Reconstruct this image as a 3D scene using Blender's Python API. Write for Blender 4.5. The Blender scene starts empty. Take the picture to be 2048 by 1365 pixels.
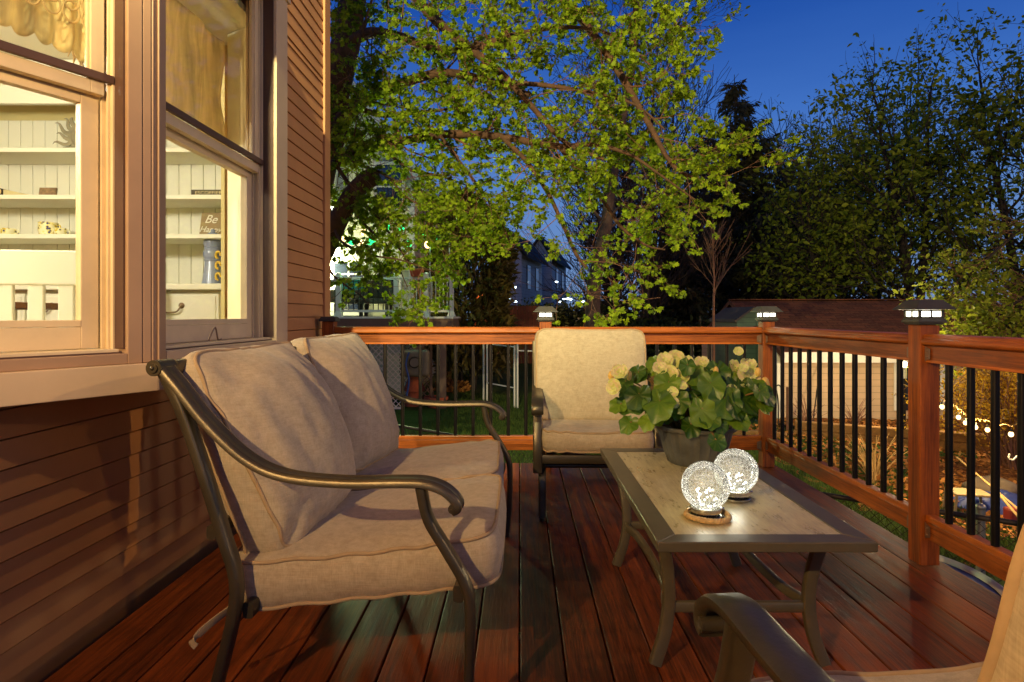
import bpy, math, random
import numpy as np
from mathutils import Vector, Matrix, Quaternion, noise

scene = bpy.context.scene
COL = scene.collection
PI = math.pi
rad = math.radians
FOC, CX, CY, EYE = 1225.0, 1040.0, 633.0, 1.124      # focal length in photo pixels, vanishing point, eye height above the deck


def at(px, py, d):
    """point seen at photo pixel (px,py) when it is d metres in front of the lens"""
    return Vector(((px - CX) * d / FOC, d, EYE - (py - CY) * d / FOC))


def on_plane(px, py, z):
    d = (EYE - z) * FOC / (py - CY)
    return at(px, py, d)


# ------------------------------------------------------------------ object bookkeeping
WM = {}


def tag(o, label, cat, group=None, kind=None):
    if label:
        o['label'] = label
    if cat:
        o['category'] = cat
    if group:
        o['group'] = group
    if kind:
        o['kind'] = kind
    return o


def thing(name, label, cat, loc=(0, 0, 0), group=None):
    o = bpy.data.objects.new(name, None)
    o.empty_display_size = 0.1
    COL.objects.link(o)
    o.location = loc
    WM[o] = Matrix.Translation(Vector(loc))
    return tag(o, label, cat, group)


def link(name, me, mat=None, parent=None):
    if mat is not None:
        for m in (mat if isinstance(mat, (list, tuple)) else [mat]):
            me.materials.append(m)
    o = bpy.data.objects.new(name, me)
    COL.objects.link(o)
    WM[o] = Matrix.Identity(4)
    if parent is not None:
        o.parent = parent
        o.matrix_parent_inverse = WM[parent].inverted()
    return o


def children(o):
    return [c for c in bpy.data.objects if c.parent == o]


def copy_tree(o, parent=None):
    c = o.copy()
    COL.objects.link(c)
    if parent is not None:
        c.parent = parent
    for ch in list(o.children):
        copy_tree(ch, c)
    return c


def smooth_path(pts, n=6):
    """Catmull-Rom through the points"""
    pts = [Vector(p) for p in pts]
    if len(pts) < 3:
        return pts
    P = [pts[0] * 2 - pts[1]] + pts + [pts[-1] * 2 - pts[-2]]
    out = []
    for i in range(1, len(P) - 2):
        for k in range(n):
            t = k / n
            a, b, c, d = P[i - 1], P[i], P[i + 1], P[i + 2]
            out.append(0.5 * ((2 * b) + (c - a) * t + (2 * a - 5 * b + 4 * c - d) * t * t + (3 * b - a - 3 * c + d) * t ** 3))
    out.append(pts[-1])
    return out


class MB:
    """collects shapes and links them as one mesh object"""

    def __init__(s):
        s.v, s.f, s.mi, s.cur = [], [], [], 0

    def add(s, vs, fs):
        b = len(s.v)
        s.v.extend([tuple(v) for v in vs])
        for f in fs:
            s.f.append([i + b for i in f])
            s.mi.append(s.cur)
        return s

    def box(s, x0, x1, y0, y1, z0, z1, M=None):
        vs = [Vector((x, y, z)) for z in (z0, z1) for y in (y0, y1) for x in (x0, x1)]
        if M is not None:
            vs = [M @ v for v in vs]
        return s.add(vs, [(0, 2, 3, 1), (4, 5, 7, 6), (0, 1, 5, 4), (2, 6, 7, 3), (0, 4, 6, 2), (1, 3, 7, 5)])

    def hexa(s, bot, top):
        return s.add(list(bot) + list(top), [(3, 2, 1, 0), (4, 5, 6, 7), (0, 1, 5, 4), (1, 2, 6, 5), (2, 3, 7, 6), (3, 0, 4, 7)])

    def prism(s, poly, a, b):
        """poly: list of 3D points (planar), extruded from offset a to offset b (vectors)"""
        n = len(poly)
        a, b = Vector(a), Vector(b)
        vs = [Vector(p) + a for p in poly] + [Vector(p) + b for p in poly]
        return s.add(vs, [list(range(n))[::-1], list(range(n, 2 * n))] + [(i, (i + 1) % n, (i + 1) % n + n, i + n) for i in range(n)])

    def sweep(s, path, prof, side=None, cap=True, scale=None):
        """prof: (a,b) pairs; a along `side`, b along the normal in the plane"""
        path = [Vector(p) for p in path]
        n, m = len(path), len(prof)
        rings = []
        S = None
        for i in range(n):
            T = (path[min(i + 1, n - 1)] - path[max(i - 1, 0)])
            T = T.normalized() if T.length > 1e-9 else Vector((0, 0, 1))
            if side is not None:
                Sx = Vector(side)
                N = T.cross(Sx).normalized()
                Sx = N.cross(T).normalized() if abs(T.dot(Vector(side))) > 1e-3 else Sx.normalized()
            else:
                if S is None:
                    S = T.orthogonal().normalized()
                S = (S - T * S.dot(T))
                S = S.normalized() if S.length > 1e-6 else T.orthogonal().normalized()
                Sx = S
                N = T.cross(Sx).normalized()
            k = scale[i] if scale is not None else 1.0
            rings.append([path[i] + Sx * a * k + N * b * k for a, b in prof])
        vs = [p for r in rings for p in r]
        fs = []
        for i in range(n - 1):
            for j in range(m):
                j2 = (j + 1) % m
                fs.append((i * m + j, i * m + j2, (i + 1) * m + j2, (i + 1) * m + j))
        if cap:
            fs.append(list(range(m))[::-1])
            fs.append([(n - 1) * m + j for j in range(m)])
        return s.add(vs, fs)

    def tube(s, path, r, sides=8, cap=True):
        path = list(path)
        rr = r if isinstance(r, (list, tuple)) else [r] * len(path)
        prof = [(math.cos(2 * PI * j / sides), math.sin(2 * PI * j / sides)) for j in range(sides)]
        return s.sweep(path, prof, None, cap, rr)

    def lathe(s, prof, c=(0, 0, 0), n=32, M=None):
        """prof: (r,z) pairs around the vertical axis at c"""
        c = Vector(c)
        vs, fs = [], []
        for r, z in prof:
            for k in range(n):
                a = 2 * PI * k / n
                p = Vector((r * math.cos(a), r * math.sin(a), z))
                if M is not None:
                    p = M @ p
                vs.append(p + c)
        for i in range(len(prof) - 1):
            for k in range(n):
                k2 = (k + 1) % n
                fs.append((i * n + k, i * n + k2, (i + 1) * n + k2, (i + 1) * n + k))
        if prof[0][0] > 1e-5:
            fs.append(list(range(n))[::-1])
        if prof[-1][0] > 1e-5:
            fs.append([(len(prof) - 1) * n + k for k in range(n)])
        return s.add(vs, fs)

    def ball(s, c, r, n=12, sq=(1, 1, 1)):
        prof = [(r * math.sin(PI * i / n) + 1e-6, -r * math.cos(PI * i / n)) for i in range(n + 1)]
        return s.lathe(prof, c, max(8, n + 4), Matrix.Diagonal((sq[0], sq[1], sq[2])))

    def build(s, name, mat, parent=None, smooth=None, bevel=0.0, seg=2):
        me = bpy.data.meshes.new(name)
        me.from_pydata(s.v, [], s.f)
        me.update()
        if any(s.mi):
            me.polygons.foreach_set('material_index', s.mi)
        if smooth is not None:
            me.polygons.foreach_set('use_smooth', [True] * len(me.polygons))
            me.set_sharp_from_angle(angle=rad(smooth))
        o = link(name, me, mat, parent)
        if bevel:
            b = o.modifiers.new('bevel', 'BEVEL')
            b.width, b.segments, b.limit_method, b.angle_limit = bevel, seg, 'ANGLE', rad(40)
            b.harden_normals = False
        return o


def rrect(w, t, r=None, n=3):
    """rounded rectangle profile, w along side, t along the normal"""
    r = min(w, t) * 0.35 if r is None else r
    out = []
    for cx, cy, a0 in ((w / 2 - r, t / 2 - r, 0), (-w / 2 + r, t / 2 - r, 90), (-w / 2 + r, -t / 2 + r, 180), (w / 2 - r, -t / 2 + r, 270)):
        for k in range(n):
            a = rad(a0 + 90 * k / (n - 1))
            out.append((cx + r * math.cos(a), cy + r * math.sin(a)))
    return out


def mesh_np(name, V, F, mat, parent=None, smooth=False):
    me = bpy.data.meshes.new(name)
    me.from_pydata(V.tolist() if hasattr(V, 'tolist') else V, [], F.tolist() if hasattr(F, 'tolist') else F)
    if smooth:
        me.polygons.foreach_set('use_smooth', [True] * len(me.polygons))
    me.update()
    return link(name, me, mat, parent)


# ------------------------------------------------------------------ materials
def srgb(r, g, b):
    f = lambda c: (c / 255) / 12.92 if c / 255 <= 0.04045 else ((c / 255 + 0.055) / 1.055) ** 2.4
    return (f(r), f(g), f(b), 1.0)


class NT:
    def __init__(s, name):
        s.m = bpy.data.materials.new(name)
        s.m.use_nodes = True
        s.t = s.m.node_tree
        s.t.nodes.clear()
        s.out = s.n('ShaderNodeOutputMaterial')

    def n(s, ty, **k):
        o = s.t.nodes.new(ty)
        for a, b in k.items():
            setattr(o, a, b)
        return o

    def l(s, a, b):
        s.t.links.new(a, b)

    def coord(s, scale=(1, 1, 1), what='Object', rot=(0, 0, 0)):
        c = s.n('ShaderNodeTexCoord')
        m = s.n('ShaderNodeMapping')
        m.inputs['Scale'].default_value = scale
        m.inputs['Rotation'].default_value = rot
        s.l(c.outputs[what], m.inputs['Vector'])
        return m.outputs[0]

    def noise(s, vec, scale=5, detail=4, rough=0.55, dist=0.0):
        o = s.n('ShaderNodeTexNoise')
        o.inputs['Scale'].default_value = scale
        o.inputs['Detail'].default_value = detail
        o.inputs['Roughness'].default_value = rough
        o.inputs['Distortion'].default_value = dist
        if vec is not None:
            s.l(vec, o.inputs['Vector'])
        return o.outputs['Fac']

    def ramp(s, fac, stops):
        o = s.n('ShaderNodeValToRGB')
        e = o.color_ramp.elements
        while len(e) > 1:
            e.remove(e[-1])
        e[0].position, e[0].color = stops[0]
        for p, c in stops[1:]:
            x = e.new(p)
            x.color = c
        s.l(fac, o.inputs['Fac'])
        return o.outputs['Color']

    def mix(s, fac, a, b, mode='MIX'):
        o = s.n('ShaderNodeMix', data_type='RGBA', blend_type=mode)
        for sock, val in ((o.inputs['Factor'], fac), (o.inputs['A'] if False else o.inputs[6], a), (o.inputs[7], b)):
            if hasattr(val, 'is_linked') or hasattr(val, 'links'):
                s.l(val, sock)
            else:
                sock.default_value = val
        return o.outputs[2]

    def math(s, op, a, b=0.0):
        o = s.n('ShaderNodeMath', operation=op)
        for sock, val in ((o.inputs[0], a), (o.inputs[1], b)):
            if hasattr(val, 'links'):
                s.l(val, sock)
            else:
                sock.default_value = val
        return o.outputs[0]

    def bsdf(s, color, rough=0.6, metal=0.0, bump=None, bstr=0.2, bdist=0.01, spec=0.5, **k):
        b = s.n('ShaderNodeBsdfPrincipled')
        for key, val in (('Base Color', color), ('Roughness', rough), ('Metallic', metal), ('Specular IOR Level', spec)):
            if hasattr(val, 'links'):
                s.l(val, b.inputs[key])
            else:
                b.inputs[key].default_value = val
        for key, val in k.items():
            b.inputs[key.replace('_', ' ')].default_value = val
        if bump is not None:
            n = s.n('ShaderNodeBump')
            n.inputs['Strength'].default_value = bstr
            n.inputs['Distance'].default_value = bdist
            s.l(bump, n.inputs['Height'])
            s.l(n.outputs[0], b.inputs['Normal'])
        s.l(b.outputs[0], s.out.inputs['Surface'])
        s.b = b
        return s.m


def island(t):
    return t.n('ShaderNodeNewGeometry').outputs['Random Per Island']


def shade(c, k):
    return (c[0] * k, c[1] * k, c[2] * k, 1.0)


def simple(name, c, rough=0.6, metal=0.0, var=0.25, scale=8, bstr=0.08, bscale=60, spec=0.5, **k):
    """one colour with soft wear-like variation and a fine bump"""
    t = NT(name)
    v = t.coord()
    f = t.noise(v, scale, 5, 0.6)
    col = t.ramp(f, [(0.25, shade(c, 1 - var)), (0.75, shade(c, 1 + var))])
    bp = t.noise(v, bscale, 3)
    return t.bsdf(col, rough, metal, bp, bstr, 0.004, spec, **k)


def wood(name, dark, light, axis='y', rough=0.5, grain=1.0, spec=0.4, coat=0.0):
    t = NT(name)
    sc = {'x': (0.6, 14, 14), 'y': (14, 0.6, 14), 'z': (14, 14, 0.6)}[axis]
    isl = island(t)
    v = t.coord(sc)
    addv = t.n('ShaderNodeVectorMath', operation='ADD')
    comb = t.n('ShaderNodeCombineXYZ')
    k = t.math('MULTIPLY', isl, 37.0)
    for i in range(3):
        t.l(k, comb.inputs[i])
    t.l(v, addv.inputs[0])
    t.l(comb.outputs[0], addv.inputs[1])
    v = addv.outputs[0]
    f1 = t.noise(v, 2.2, 6, 0.65, 0.6)
    f2 = t.noise(v, 9.0, 4, 0.7, 0.2)
    f = t.math('ADD', t.math('MULTIPLY', f1, 0.58), t.math('MULTIPLY', f2, 0.42))
    f = t.math('ADD', f, t.math('MULTIPLY', t.math('SUBTRACT', isl, 0.5), 0.22))
    col = t.ramp(f, [(0.35, dark), (0.51, tuple(0.5 * (a + b) for a, b in zip(dark, light))), (0.66, light)])
    v2 = t.coord((1, 1, 1))
    st = t.noise(v2, 3.0, 5, 0.7)
    col = t.mix(t.ramp(st, [(0.48, (0, 0, 0, 1)), (0.78, (0.55, 0.55, 0.55, 1))]), col, shade(dark, 0.7))
    vk = t.coord({'x': (0.9, 9, 9), 'y': (9, 0.9, 9), 'z': (9, 9, 0.9)}[axis])
    vo = t.n('ShaderNodeTexVoronoi')
    vo.inputs['Scale'].default_value = 1.0
    t.l(vk, vo.inputs['Vector'])
    col = t.mix(t.ramp(vo.outputs['Distance'], [(0.02, (0.85, 0.85, 0.85, 1)), (0.11, (0, 0, 0, 1))]), col, shade(dark, 0.45))
    rr = t.ramp(f1, [(0.3, (rough - 0.1,) * 3 + (1,)), (0.7, (rough + 0.12,) * 3 + (1,))])
    m = t.bsdf(col, rr, 0, f2, 0.25 * grain, 0.004, spec, Coat_Weight=coat, Coat_Roughness=0.25)
    return m


def emit(name, c, strength):
    t = NT(name)
    e = t.n('ShaderNodeEmission')
    e.inputs['Color'].default_value = c
    e.inputs['Strength'].default_value = strength
    t.l(e.outputs[0], t.out.inputs['Surface'])
    return t.m


def leafmat(name, dark, light, trans=0.35, rough=0.55):
    t = NT(name)
    r = island(t)
    f = t.noise(t.coord(), 1.3, 3)
    f = t.math('ADD', t.math('MULTIPLY', r, 0.7), t.math('MULTIPLY', f, 0.45))
    col = t.ramp(f, [(0.15, dark), (0.85, light)])
    b = t.n('ShaderNodeBsdfPrincipled')
    t.l(col, b.inputs['Base Color'])
    b.inputs['Roughness'].default_value = rough
    b.inputs['Specular IOR Level'].default_value = 0.25
    tr = t.n('ShaderNodeBsdfTranslucent')
    t.l(col, tr.inputs['Color'])
    mx = t.n('ShaderNodeMixShader')
    mx.inputs[0].default_value = trans
    t.l(b.outputs[0], mx.inputs[1])
    t.l(tr.outputs[0], mx.inputs[2])
    t.l(mx.outputs[0], t.out.inputs['Surface'])
    return t.m


def fabric(name, c, c2, weave=420):
    t = NT(name)
    v = t.coord()
    sp = t.n('ShaderNodeSeparateXYZ')
    t.l(v, sp.inputs[0])
    big = t.noise(v, 2.4, 5, 0.6, 0.3)
    mid = t.noise(v, 38, 4, 0.7)
    thr1 = t.noise(t.coord((1, 1, 12)), 26, 2, 0.6)
    thr2 = t.noise(t.coord((12, 12, 1)), 26, 2, 0.6)
    th = t.math('ADD', t.math('MULTIPLY', thr1, 0.5), t.math('MULTIPLY', thr2, 0.5))
    f = t.math('ADD', t.math('MULTIPLY', big, 0.18), t.math('ADD', t.math('MULTIPLY', mid, 0.32), t.math('MULTIPLY', th, 0.5)))
    col = t.ramp(f, [(0.30, c2), (0.70, c)])
    wr = t.noise(v, 7, 4, 0.5, 0.4)
    hgt = t.math('ADD', t.math('MULTIPLY', th, 0.12), t.math('MULTIPLY', wr, 0.6))
    return t.bsdf(col, 0.92, 0, hgt, 0.45, 0.012, 0.15, Sheen_Weight=0.15)


M = {}
M['deck'] = wood('stained_deck', srgb(66, 31, 12), srgb(158, 79, 32), 'y', 0.5, 1.4, 0.22, 0.0)
M['rail_x'] = wood('cedar_rail_x', srgb(116, 56, 15), srgb(208, 114, 38), 'x', 0.42, 0.8, 0.4, 0.1)
M['rail_y'] = wood('cedar_rail_y', srgb(116, 56, 15), srgb(208, 114, 38), 'y', 0.42, 0.8, 0.4, 0.1)
M['rail_z'] = wood('cedar_post', srgb(112, 54, 15), srgb(200, 108, 36), 'z', 0.45, 0.8, 0.4, 0.1)
M['black_metal'] = simple('black_baluster', srgb(38, 34, 32), 0.38, 0.6, 0.2)
M['bracket'] = simple('rail_bracket', srgb(142, 116, 96), 0.45, 0.5, 0.25)
M['lamp_black'] = simple('post_lamp_plastic', srgb(72, 70, 64), 0.5, 0.0, 0.2)
M['lamp_glow'] = emit('post_lamp_pane', (1.0, 0.93, 0.72, 1), 9.0)
M['siding'] = simple('vinyl_siding', srgb(194, 137, 84), 0.6, 0, 0.10, 3, 0.06, 90)
M['trim'] = simple('window_trim', srgb(208, 182, 146), 0.5, 0, 0.10, 4, 0.05, 90)
M['trim_dark'] = simple('brown_frame', srgb(166, 134, 104), 0.5, 0, 0.12, 4)
M['sash'] = simple('sash_paint', srgb(220, 198, 158), 0.5, 0, 0.12, 6, 0.08, 60)
M['weather'] = simple('dark_weatherstrip', srgb(84, 58, 46), 0.55, 0, 0.15)
M['white_wood'] = simple('white_cabinet_paint', srgb(236, 232, 210), 0.45, 0, 0.03, 4, 0.03)
M['room_wall'] = simple('room_paint', srgb(222, 204, 140), 0.8, 0, 0.05, 2)
M['room_white'] = simple('room_white_paint', srgb(236, 228, 196), 0.7, 0, 0.04, 2)
M['room_floor'] = wood('room_floorboards', srgb(110, 70, 40), srgb(160, 110, 66), 'x', 0.4)
M['frame_metal'] = simple('cast_aluminium', srgb(88, 80, 62), 0.36, 0.6, 0.22, 10, 0.1, 140)
M['cushion'] = fabric('oatmeal_canvas', srgb(206, 190, 160), srgb(150, 134, 108))
M['cushion_seat'] = fabric('oatmeal_canvas_seat', srgb(208, 190, 158), srgb(152, 134, 106))
M['piping'] = simple('cushion_piping', srgb(172, 146, 110), 0.9, 0, 0.15, 30)
M['terracotta'] = simple('terracotta', srgb(186, 92, 52), 0.8, 0, 0.18, 12)
M['soil'] = simple('potting_soil', srgb(44, 32, 24), 0.95, 0, 0.5, 40, 0.8, 90)
M['bark'] = simple('tree_bark', srgb(92, 70, 54), 0.9, 0, 0.45, 10, 0.9, 30)
M['bark_dark'] = simple('dark_bark', srgb(48, 38, 30), 0.9, 0, 0.4, 8, 0.7, 24)
M['bark_warm'] = simple('young_bark', srgb(124, 84, 62), 0.85, 0, 0.3, 12, 0.5, 40)
M['green_metal'] = simple('galvanised_pipe', srgb(170, 166, 150), 0.45, 0.7, 0.2)
M['white_paint'] = simple('white_vinyl', srgb(226, 222, 206), 0.5, 0, 0.08, 5)
M['rope'] = simple('jute_rope', srgb(206, 174, 118), 0.95, 0, 0.35, 90, 0.8, 220)


def glass_pane(name, refl=0.10):
    """clear pane: light passes straight through, with a faint real reflection"""
    t = NT(name)
    tr = t.n('ShaderNodeBsdfTransparent')
    tr.inputs[0].default_value = (0.97, 0.98, 0.95, 1)
    gl = t.n('ShaderNodeBsdfGlossy')
    gl.inputs['Roughness'].default_value = 0.03
    fr = t.n('ShaderNodeFresnel')
    fr.inputs[0].default_value = 1.45
    mx = t.n('ShaderNodeMixShader')
    t.l(t.math('MULTIPLY', fr.outputs[0], 0.12), mx.inputs[0])
    t.l(tr.outputs[0], mx.inputs[1])
    t.l(gl.outputs[0], mx.inputs[2])
    t.l(mx.outputs[0], t.out.inputs['Surface'])
    return t.m


M['pane'] = glass_pane('window_glass')


def point_light(name, loc, watts, color, radius=0.05):
    d = bpy.data.lights.new(name, 'POINT')
    d.energy, d.color, d.shadow_soft_size = watts, color, radius
    o = bpy.data.objects.new(name, d)
    COL.objects.link(o)
    o.location = loc
    return o


def spot_light(name, loc, target, watts, color, angle, radius=0.05, blend=0.5):
    d = bpy.data.lights.new(name, 'SPOT')
    d.energy, d.color, d.shadow_soft_size = watts, color, radius
    d.spot_size, d.spot_blend = rad(angle), blend
    o = bpy.data.objects.new(name, d)
    COL.objects.link(o)
    o.location = loc
    o.rotation_euler = (Vector(target) - Vector(loc)).to_track_quat('-Z', 'Y').to_euler()
    return o


WARM = (1.0, 0.60, 0.26)
WARMW = (1.0, 0.80, 0.52)

# ------------------------------------------------------------------ camera, sky, view
cam = bpy.data.cameras.new('camera')
cam.sensor_width = 36.0
cam.lens = 36.0 * FOC / 2048.0
cam.shift_x = -(CX - 1024.0) / 2048.0
cam.shift_y = -(682.5 - CY) / 2048.0
cam.clip_start, cam.clip_end = 0.02, 2000
co = bpy.data.objects.new('camera', cam)
COL.objects.link(co)
co.location = (0, 0, EYE)
co.rotation_euler = (PI / 2, 0, 0)
scene.camera = co

world = bpy.data.worlds.new('World')
scene.world = world
world.use_nodes = True
wt = world.node_tree
wt.nodes.clear()
wo = wt.nodes.new('ShaderNodeOutputWorld')
wb = wt.nodes.new('ShaderNodeBackground')
tc = wt.nodes.new('ShaderNodeTexCoord')
sp = wt.nodes.new('ShaderNodeSeparateXYZ')
rp = wt.nodes.new('ShaderNodeValToRGB')
nz = wt.nodes.new('ShaderNodeTexNoise')
mp = wt.nodes.new('ShaderNodeMapping')
mp.inputs['Scale'].default_value = (1.5, 1.5, 9)
wt.links.new(tc.outputs['Generated'], mp.inputs[0])
wt.links.new(mp.outputs[0], nz.inputs['Vector'])
nz.inputs['Scale'].default_value = 2.0
nz.inputs['Detail'].default_value = 5
wt.links.new(tc.outputs['Generated'], sp.inputs[0])
m1 = wt.nodes.new('ShaderNodeMath')
m1.operation = 'MULTIPLY_ADD'
wt.links.new(nz.outputs['Fac'], m1.inputs[0])
m1.inputs[1].default_value = 0.05
wt.links.new(sp.outputs['Z'], m1.inputs[2])
wt.links.new(m1.outputs[0], rp.inputs[0])
el = rp.color_ramp.elements
el[0].position, el[0].color = 0.0, srgb(120, 142, 178)
el[1].position, el[1].color = 1.0, srgb(6, 24, 78)
for p, c in ((0.10, srgb(104, 136, 186)), (0.20, srgb(92, 132, 194)), (0.32, srgb(62, 110, 190)), (0.47, srgb(28, 76, 162)), (0.7, srgb(12, 42, 118))):
    e = el.new(p)
    e.color = c
wt.links.new(rp.outputs[0], wb.inputs[0])
wb.inputs[1].default_value = 0.74
wt.links.new(wb.outputs[0], wo.inputs[0])

vs = scene.view_settings
scene.display_settings.display_device = 'sRGB'
vs.view_transform, vs.look, vs.exposure, vs.gamma = 'Standard', 'None', 0.5, 1.0
vs.use_curve_mapping = False
cy = scene.cycles
cy.use_denoising = True
try:
    cy.denoiser = 'OPENIMAGEDENOISE'
except Exception:
    pass
cy.max_bounces, cy.diffuse_bounces, cy.glossy_bounces = 7, 3, 3
cy.transmission_bounces, cy.transparent_max_bounces = 6, 12
cy.caustics_reflective = cy.caustics_refractive = False
cy.sample_clamp_indirect = 4.0
cy.use_light_tree = True
# ================================================================== deck
rng = random.Random(5)
DX0, DX1, DY0, DY1 = -1.47, 1.93, -1.6, 4.70
mb = MB()
pitch, gap = 0.1475, 0.006
x = DX1 - 0.165
# picture-frame board along the right edge, then boards running away from the house end
mb.box(DX1 - 0.16, DX1, DY0, DY1, -0.034, 0.0)
while x > DX0 + 0.02:
    x0 = max(DX0, x - pitch + gap)
    cut = rng.uniform(-1.2, 1.0)
    w = rng.uniform(-0.0012, 0.0012)
    for a, b in ((DY0, cut), (cut + 0.003, DY1)):
        mb.box(x0, x, a, b, -0.034, w)
    x -= pitch
deck = mb.build('deck_floor', M['deck'], None, bevel=0.004, seg=2)
tag(deck, None, None, kind='structure')
mb = MB()
mb.box(DX1 - 0.045, DX1 - 0.006, DY0, DY1 - 0.05, -0.24, -0.036)
mb.box(DX0, DX1 - 0.006, DY1 - 0.046, DY1 - 0.008, -0.24, -0.036)
for k in range(16):
    y = DY0 + 0.2 + k * 0.4
    mb.box(DX0, DX1 - 0.048, y, y + 0.038, -0.22, -0.037)
j = mb.build('deck_joists', M['rail_x'], deck, bevel=0.003)

# ------------------------------------------------------------------ railing posts
PW = 0.089


def railing_post(name, label, cx, cy, z0=0.001, z1=1.085):
    t = thing(name, label, 'post', (cx, cy, z0), 'wooden railing posts of the deck')
    mb = MB()
    mb.box(cx - PW / 2, cx + PW / 2, cy - PW / 2, cy + PW / 2, z0, z1)
    mb.build('post_shaft', M['rail_z'], t, bevel=0.005)
    return t


RXc, RYc = 1.845, 4.585            # centre lines of the right and back railing
P_near = (RXc, 2.80)
P_corner = (RXc, RYc)
P_mid = (0.19, RYc)
P_left = (-1.425, RYc)
P_behind = (RXc, 0.9)
railing_post('railing_post', 'thick square cedar post nearest the camera on the right railing', *P_near)
railing_post('railing_post', 'corner cedar post where the back and right railings meet', *P_corner)
railing_post('railing_post', 'middle cedar post of the back railing, behind the single armchair', *P_mid)
lp0 = railing_post('railing_post', 'dark cedar post against the house corner, topped by a plain unlit cap', *P_left)

# plain cap on the house-side post
mb = MB()
cx, cy = P_left
for (w, z0, w2, z1) in ((0.062, 1.086, 0.062, 1.10), (0.066, 1.10, 0.045, 1.122)):
    mb.hexa([(cx - w, cy - w, z0), (cx + w, cy - w, z0), (cx + w, cy + w, z0), (cx - w, cy + w, z0)],
            [(cx - w2, cy - w2, z1), (cx + w2, cy - w2, z1), (cx + w2, cy + w2, z1), (cx - w2, cy + w2, z1)])
mb.build('post_cap', M['lamp_black'], lp0, bevel=0.003)


# ------------------------------------------------------------------ solar post-cap lamps
def cap_lamp(label, cx, cy, z, watts, s=1.0):
    t = thing('post_lamp', label, 'lamp', (cx, cy, z), 'solar cap lamps on the deck posts')
    fr = lambda w, z0, w2, z1: ([(cx - w, cy - w, z + z0), (cx + w, cy - w, z + z0), (cx + w, cy + w, z + z0), (cx - w, cy + w, z + z0)],
                                [(cx - w2, cy - w2, z + z1), (cx + w2, cy - w2, z + z1), (cx + w2, cy + w2, z + z1), (cx - w2, cy + w2, z + z1)])
    mb = MB()
    mb.hexa(*fr(0.056, 0.0, 0.056, 0.008))
    mb.hexa(*fr(0.064, 0.008, 0.064, 0.021))
    mb.hexa(*fr(0.062, 0.021, 0.056, 0.031))
    mb.build('lamp_base', M['lamp_black'], t, bevel=0.003)
    mb = MB()
    a, b, h0, h1 = 0.054, 0.046, 0.031, 0.066
    # cage of the lamp body: corner pillars, mid bars, top and bottom bands
    for sx in (-1, 1):
        for sy in (-1, 1):
            mb.box(cx + sx * 0.050 - 0.006, cx + sx * 0.050 + 0.006, cy + sy * 0.050 - 0.006, cy + sy * 0.050 + 0.006, z + h0, z + h1)
    for sg in (-1, 1):
        mb.box(cx - 0.004, cx + 0.004, cy + sg * 0.053 - 0.0035, cy + sg * 0.053 + 0.0035, z + h0 + 0.004, z + h1 - 0.004)
        mb.box(cx + sg * 0.053 - 0.0035, cx + sg * 0.053 + 0.0035, cy - 0.004, cy + 0.004, z + h0 + 0.004, z + h1 - 0.004)
        for zz in (h0, h1 - 0.005):
            mb.box(cx - 0.044, cx + 0.044, cy + sg * 0.0525 - 0.003, cy + sg * 0.0525 + 0.003, z + zz, z + zz + 0.005)
            mb.box(cx + sg * 0.0525 - 0.003, cx + sg * 0.0525 + 0.003, cy - 0.044, cy + 0.044, z + zz, z + zz + 0.005)
    mb.build('lamp_cage', M['lamp_black'], t, bevel=0.0015)
    for sg in (-1, 1):
        for ax in (0, 1):
            for h in (-1, 1):
                mb = MB()
                c0, c1 = (0.005, 0.0435) if h > 0 else (-0.0435, -0.005)
                if ax == 0:
                    mb.box(cx + c0, cx + c1, cy + sg * 0.049 - 0.001, cy + sg * 0.049 + 0.001, z + h0 + 0.006, z + h1 - 0.006)
                else:
                    mb.box(cx + sg * 0.049 - 0.001, cx + sg * 0.049 + 0.001, cy + c0, cy + c1, z + h0 + 0.006, z + h1 - 0.006)
                mb.build('pane', M['lamp_glow'], t)
    mb = MB()
    mb.hexa(*fr(0.090, 0.068, 0.090, 0.073))
    mb.hexa(*fr(0.088, 0.073, 0.052, 0.112))
    mb.build('lamp_roof', M['lamp_black'], t, bevel=0.003)
    return t


cap_lamp('large lit black cap lamp on the post nearest the camera', P_near[0], P_near[1], 1.086, 1)
cap_lamp('lit black cap lamp on the corner post, above the flowering pot', P_corner[0], P_corner[1], 1.086, 1)
cap_lamp('lit black cap lamp on the post behind the armchair cushion', P_mid[0], P_mid[1], 1.086, 1)


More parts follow.
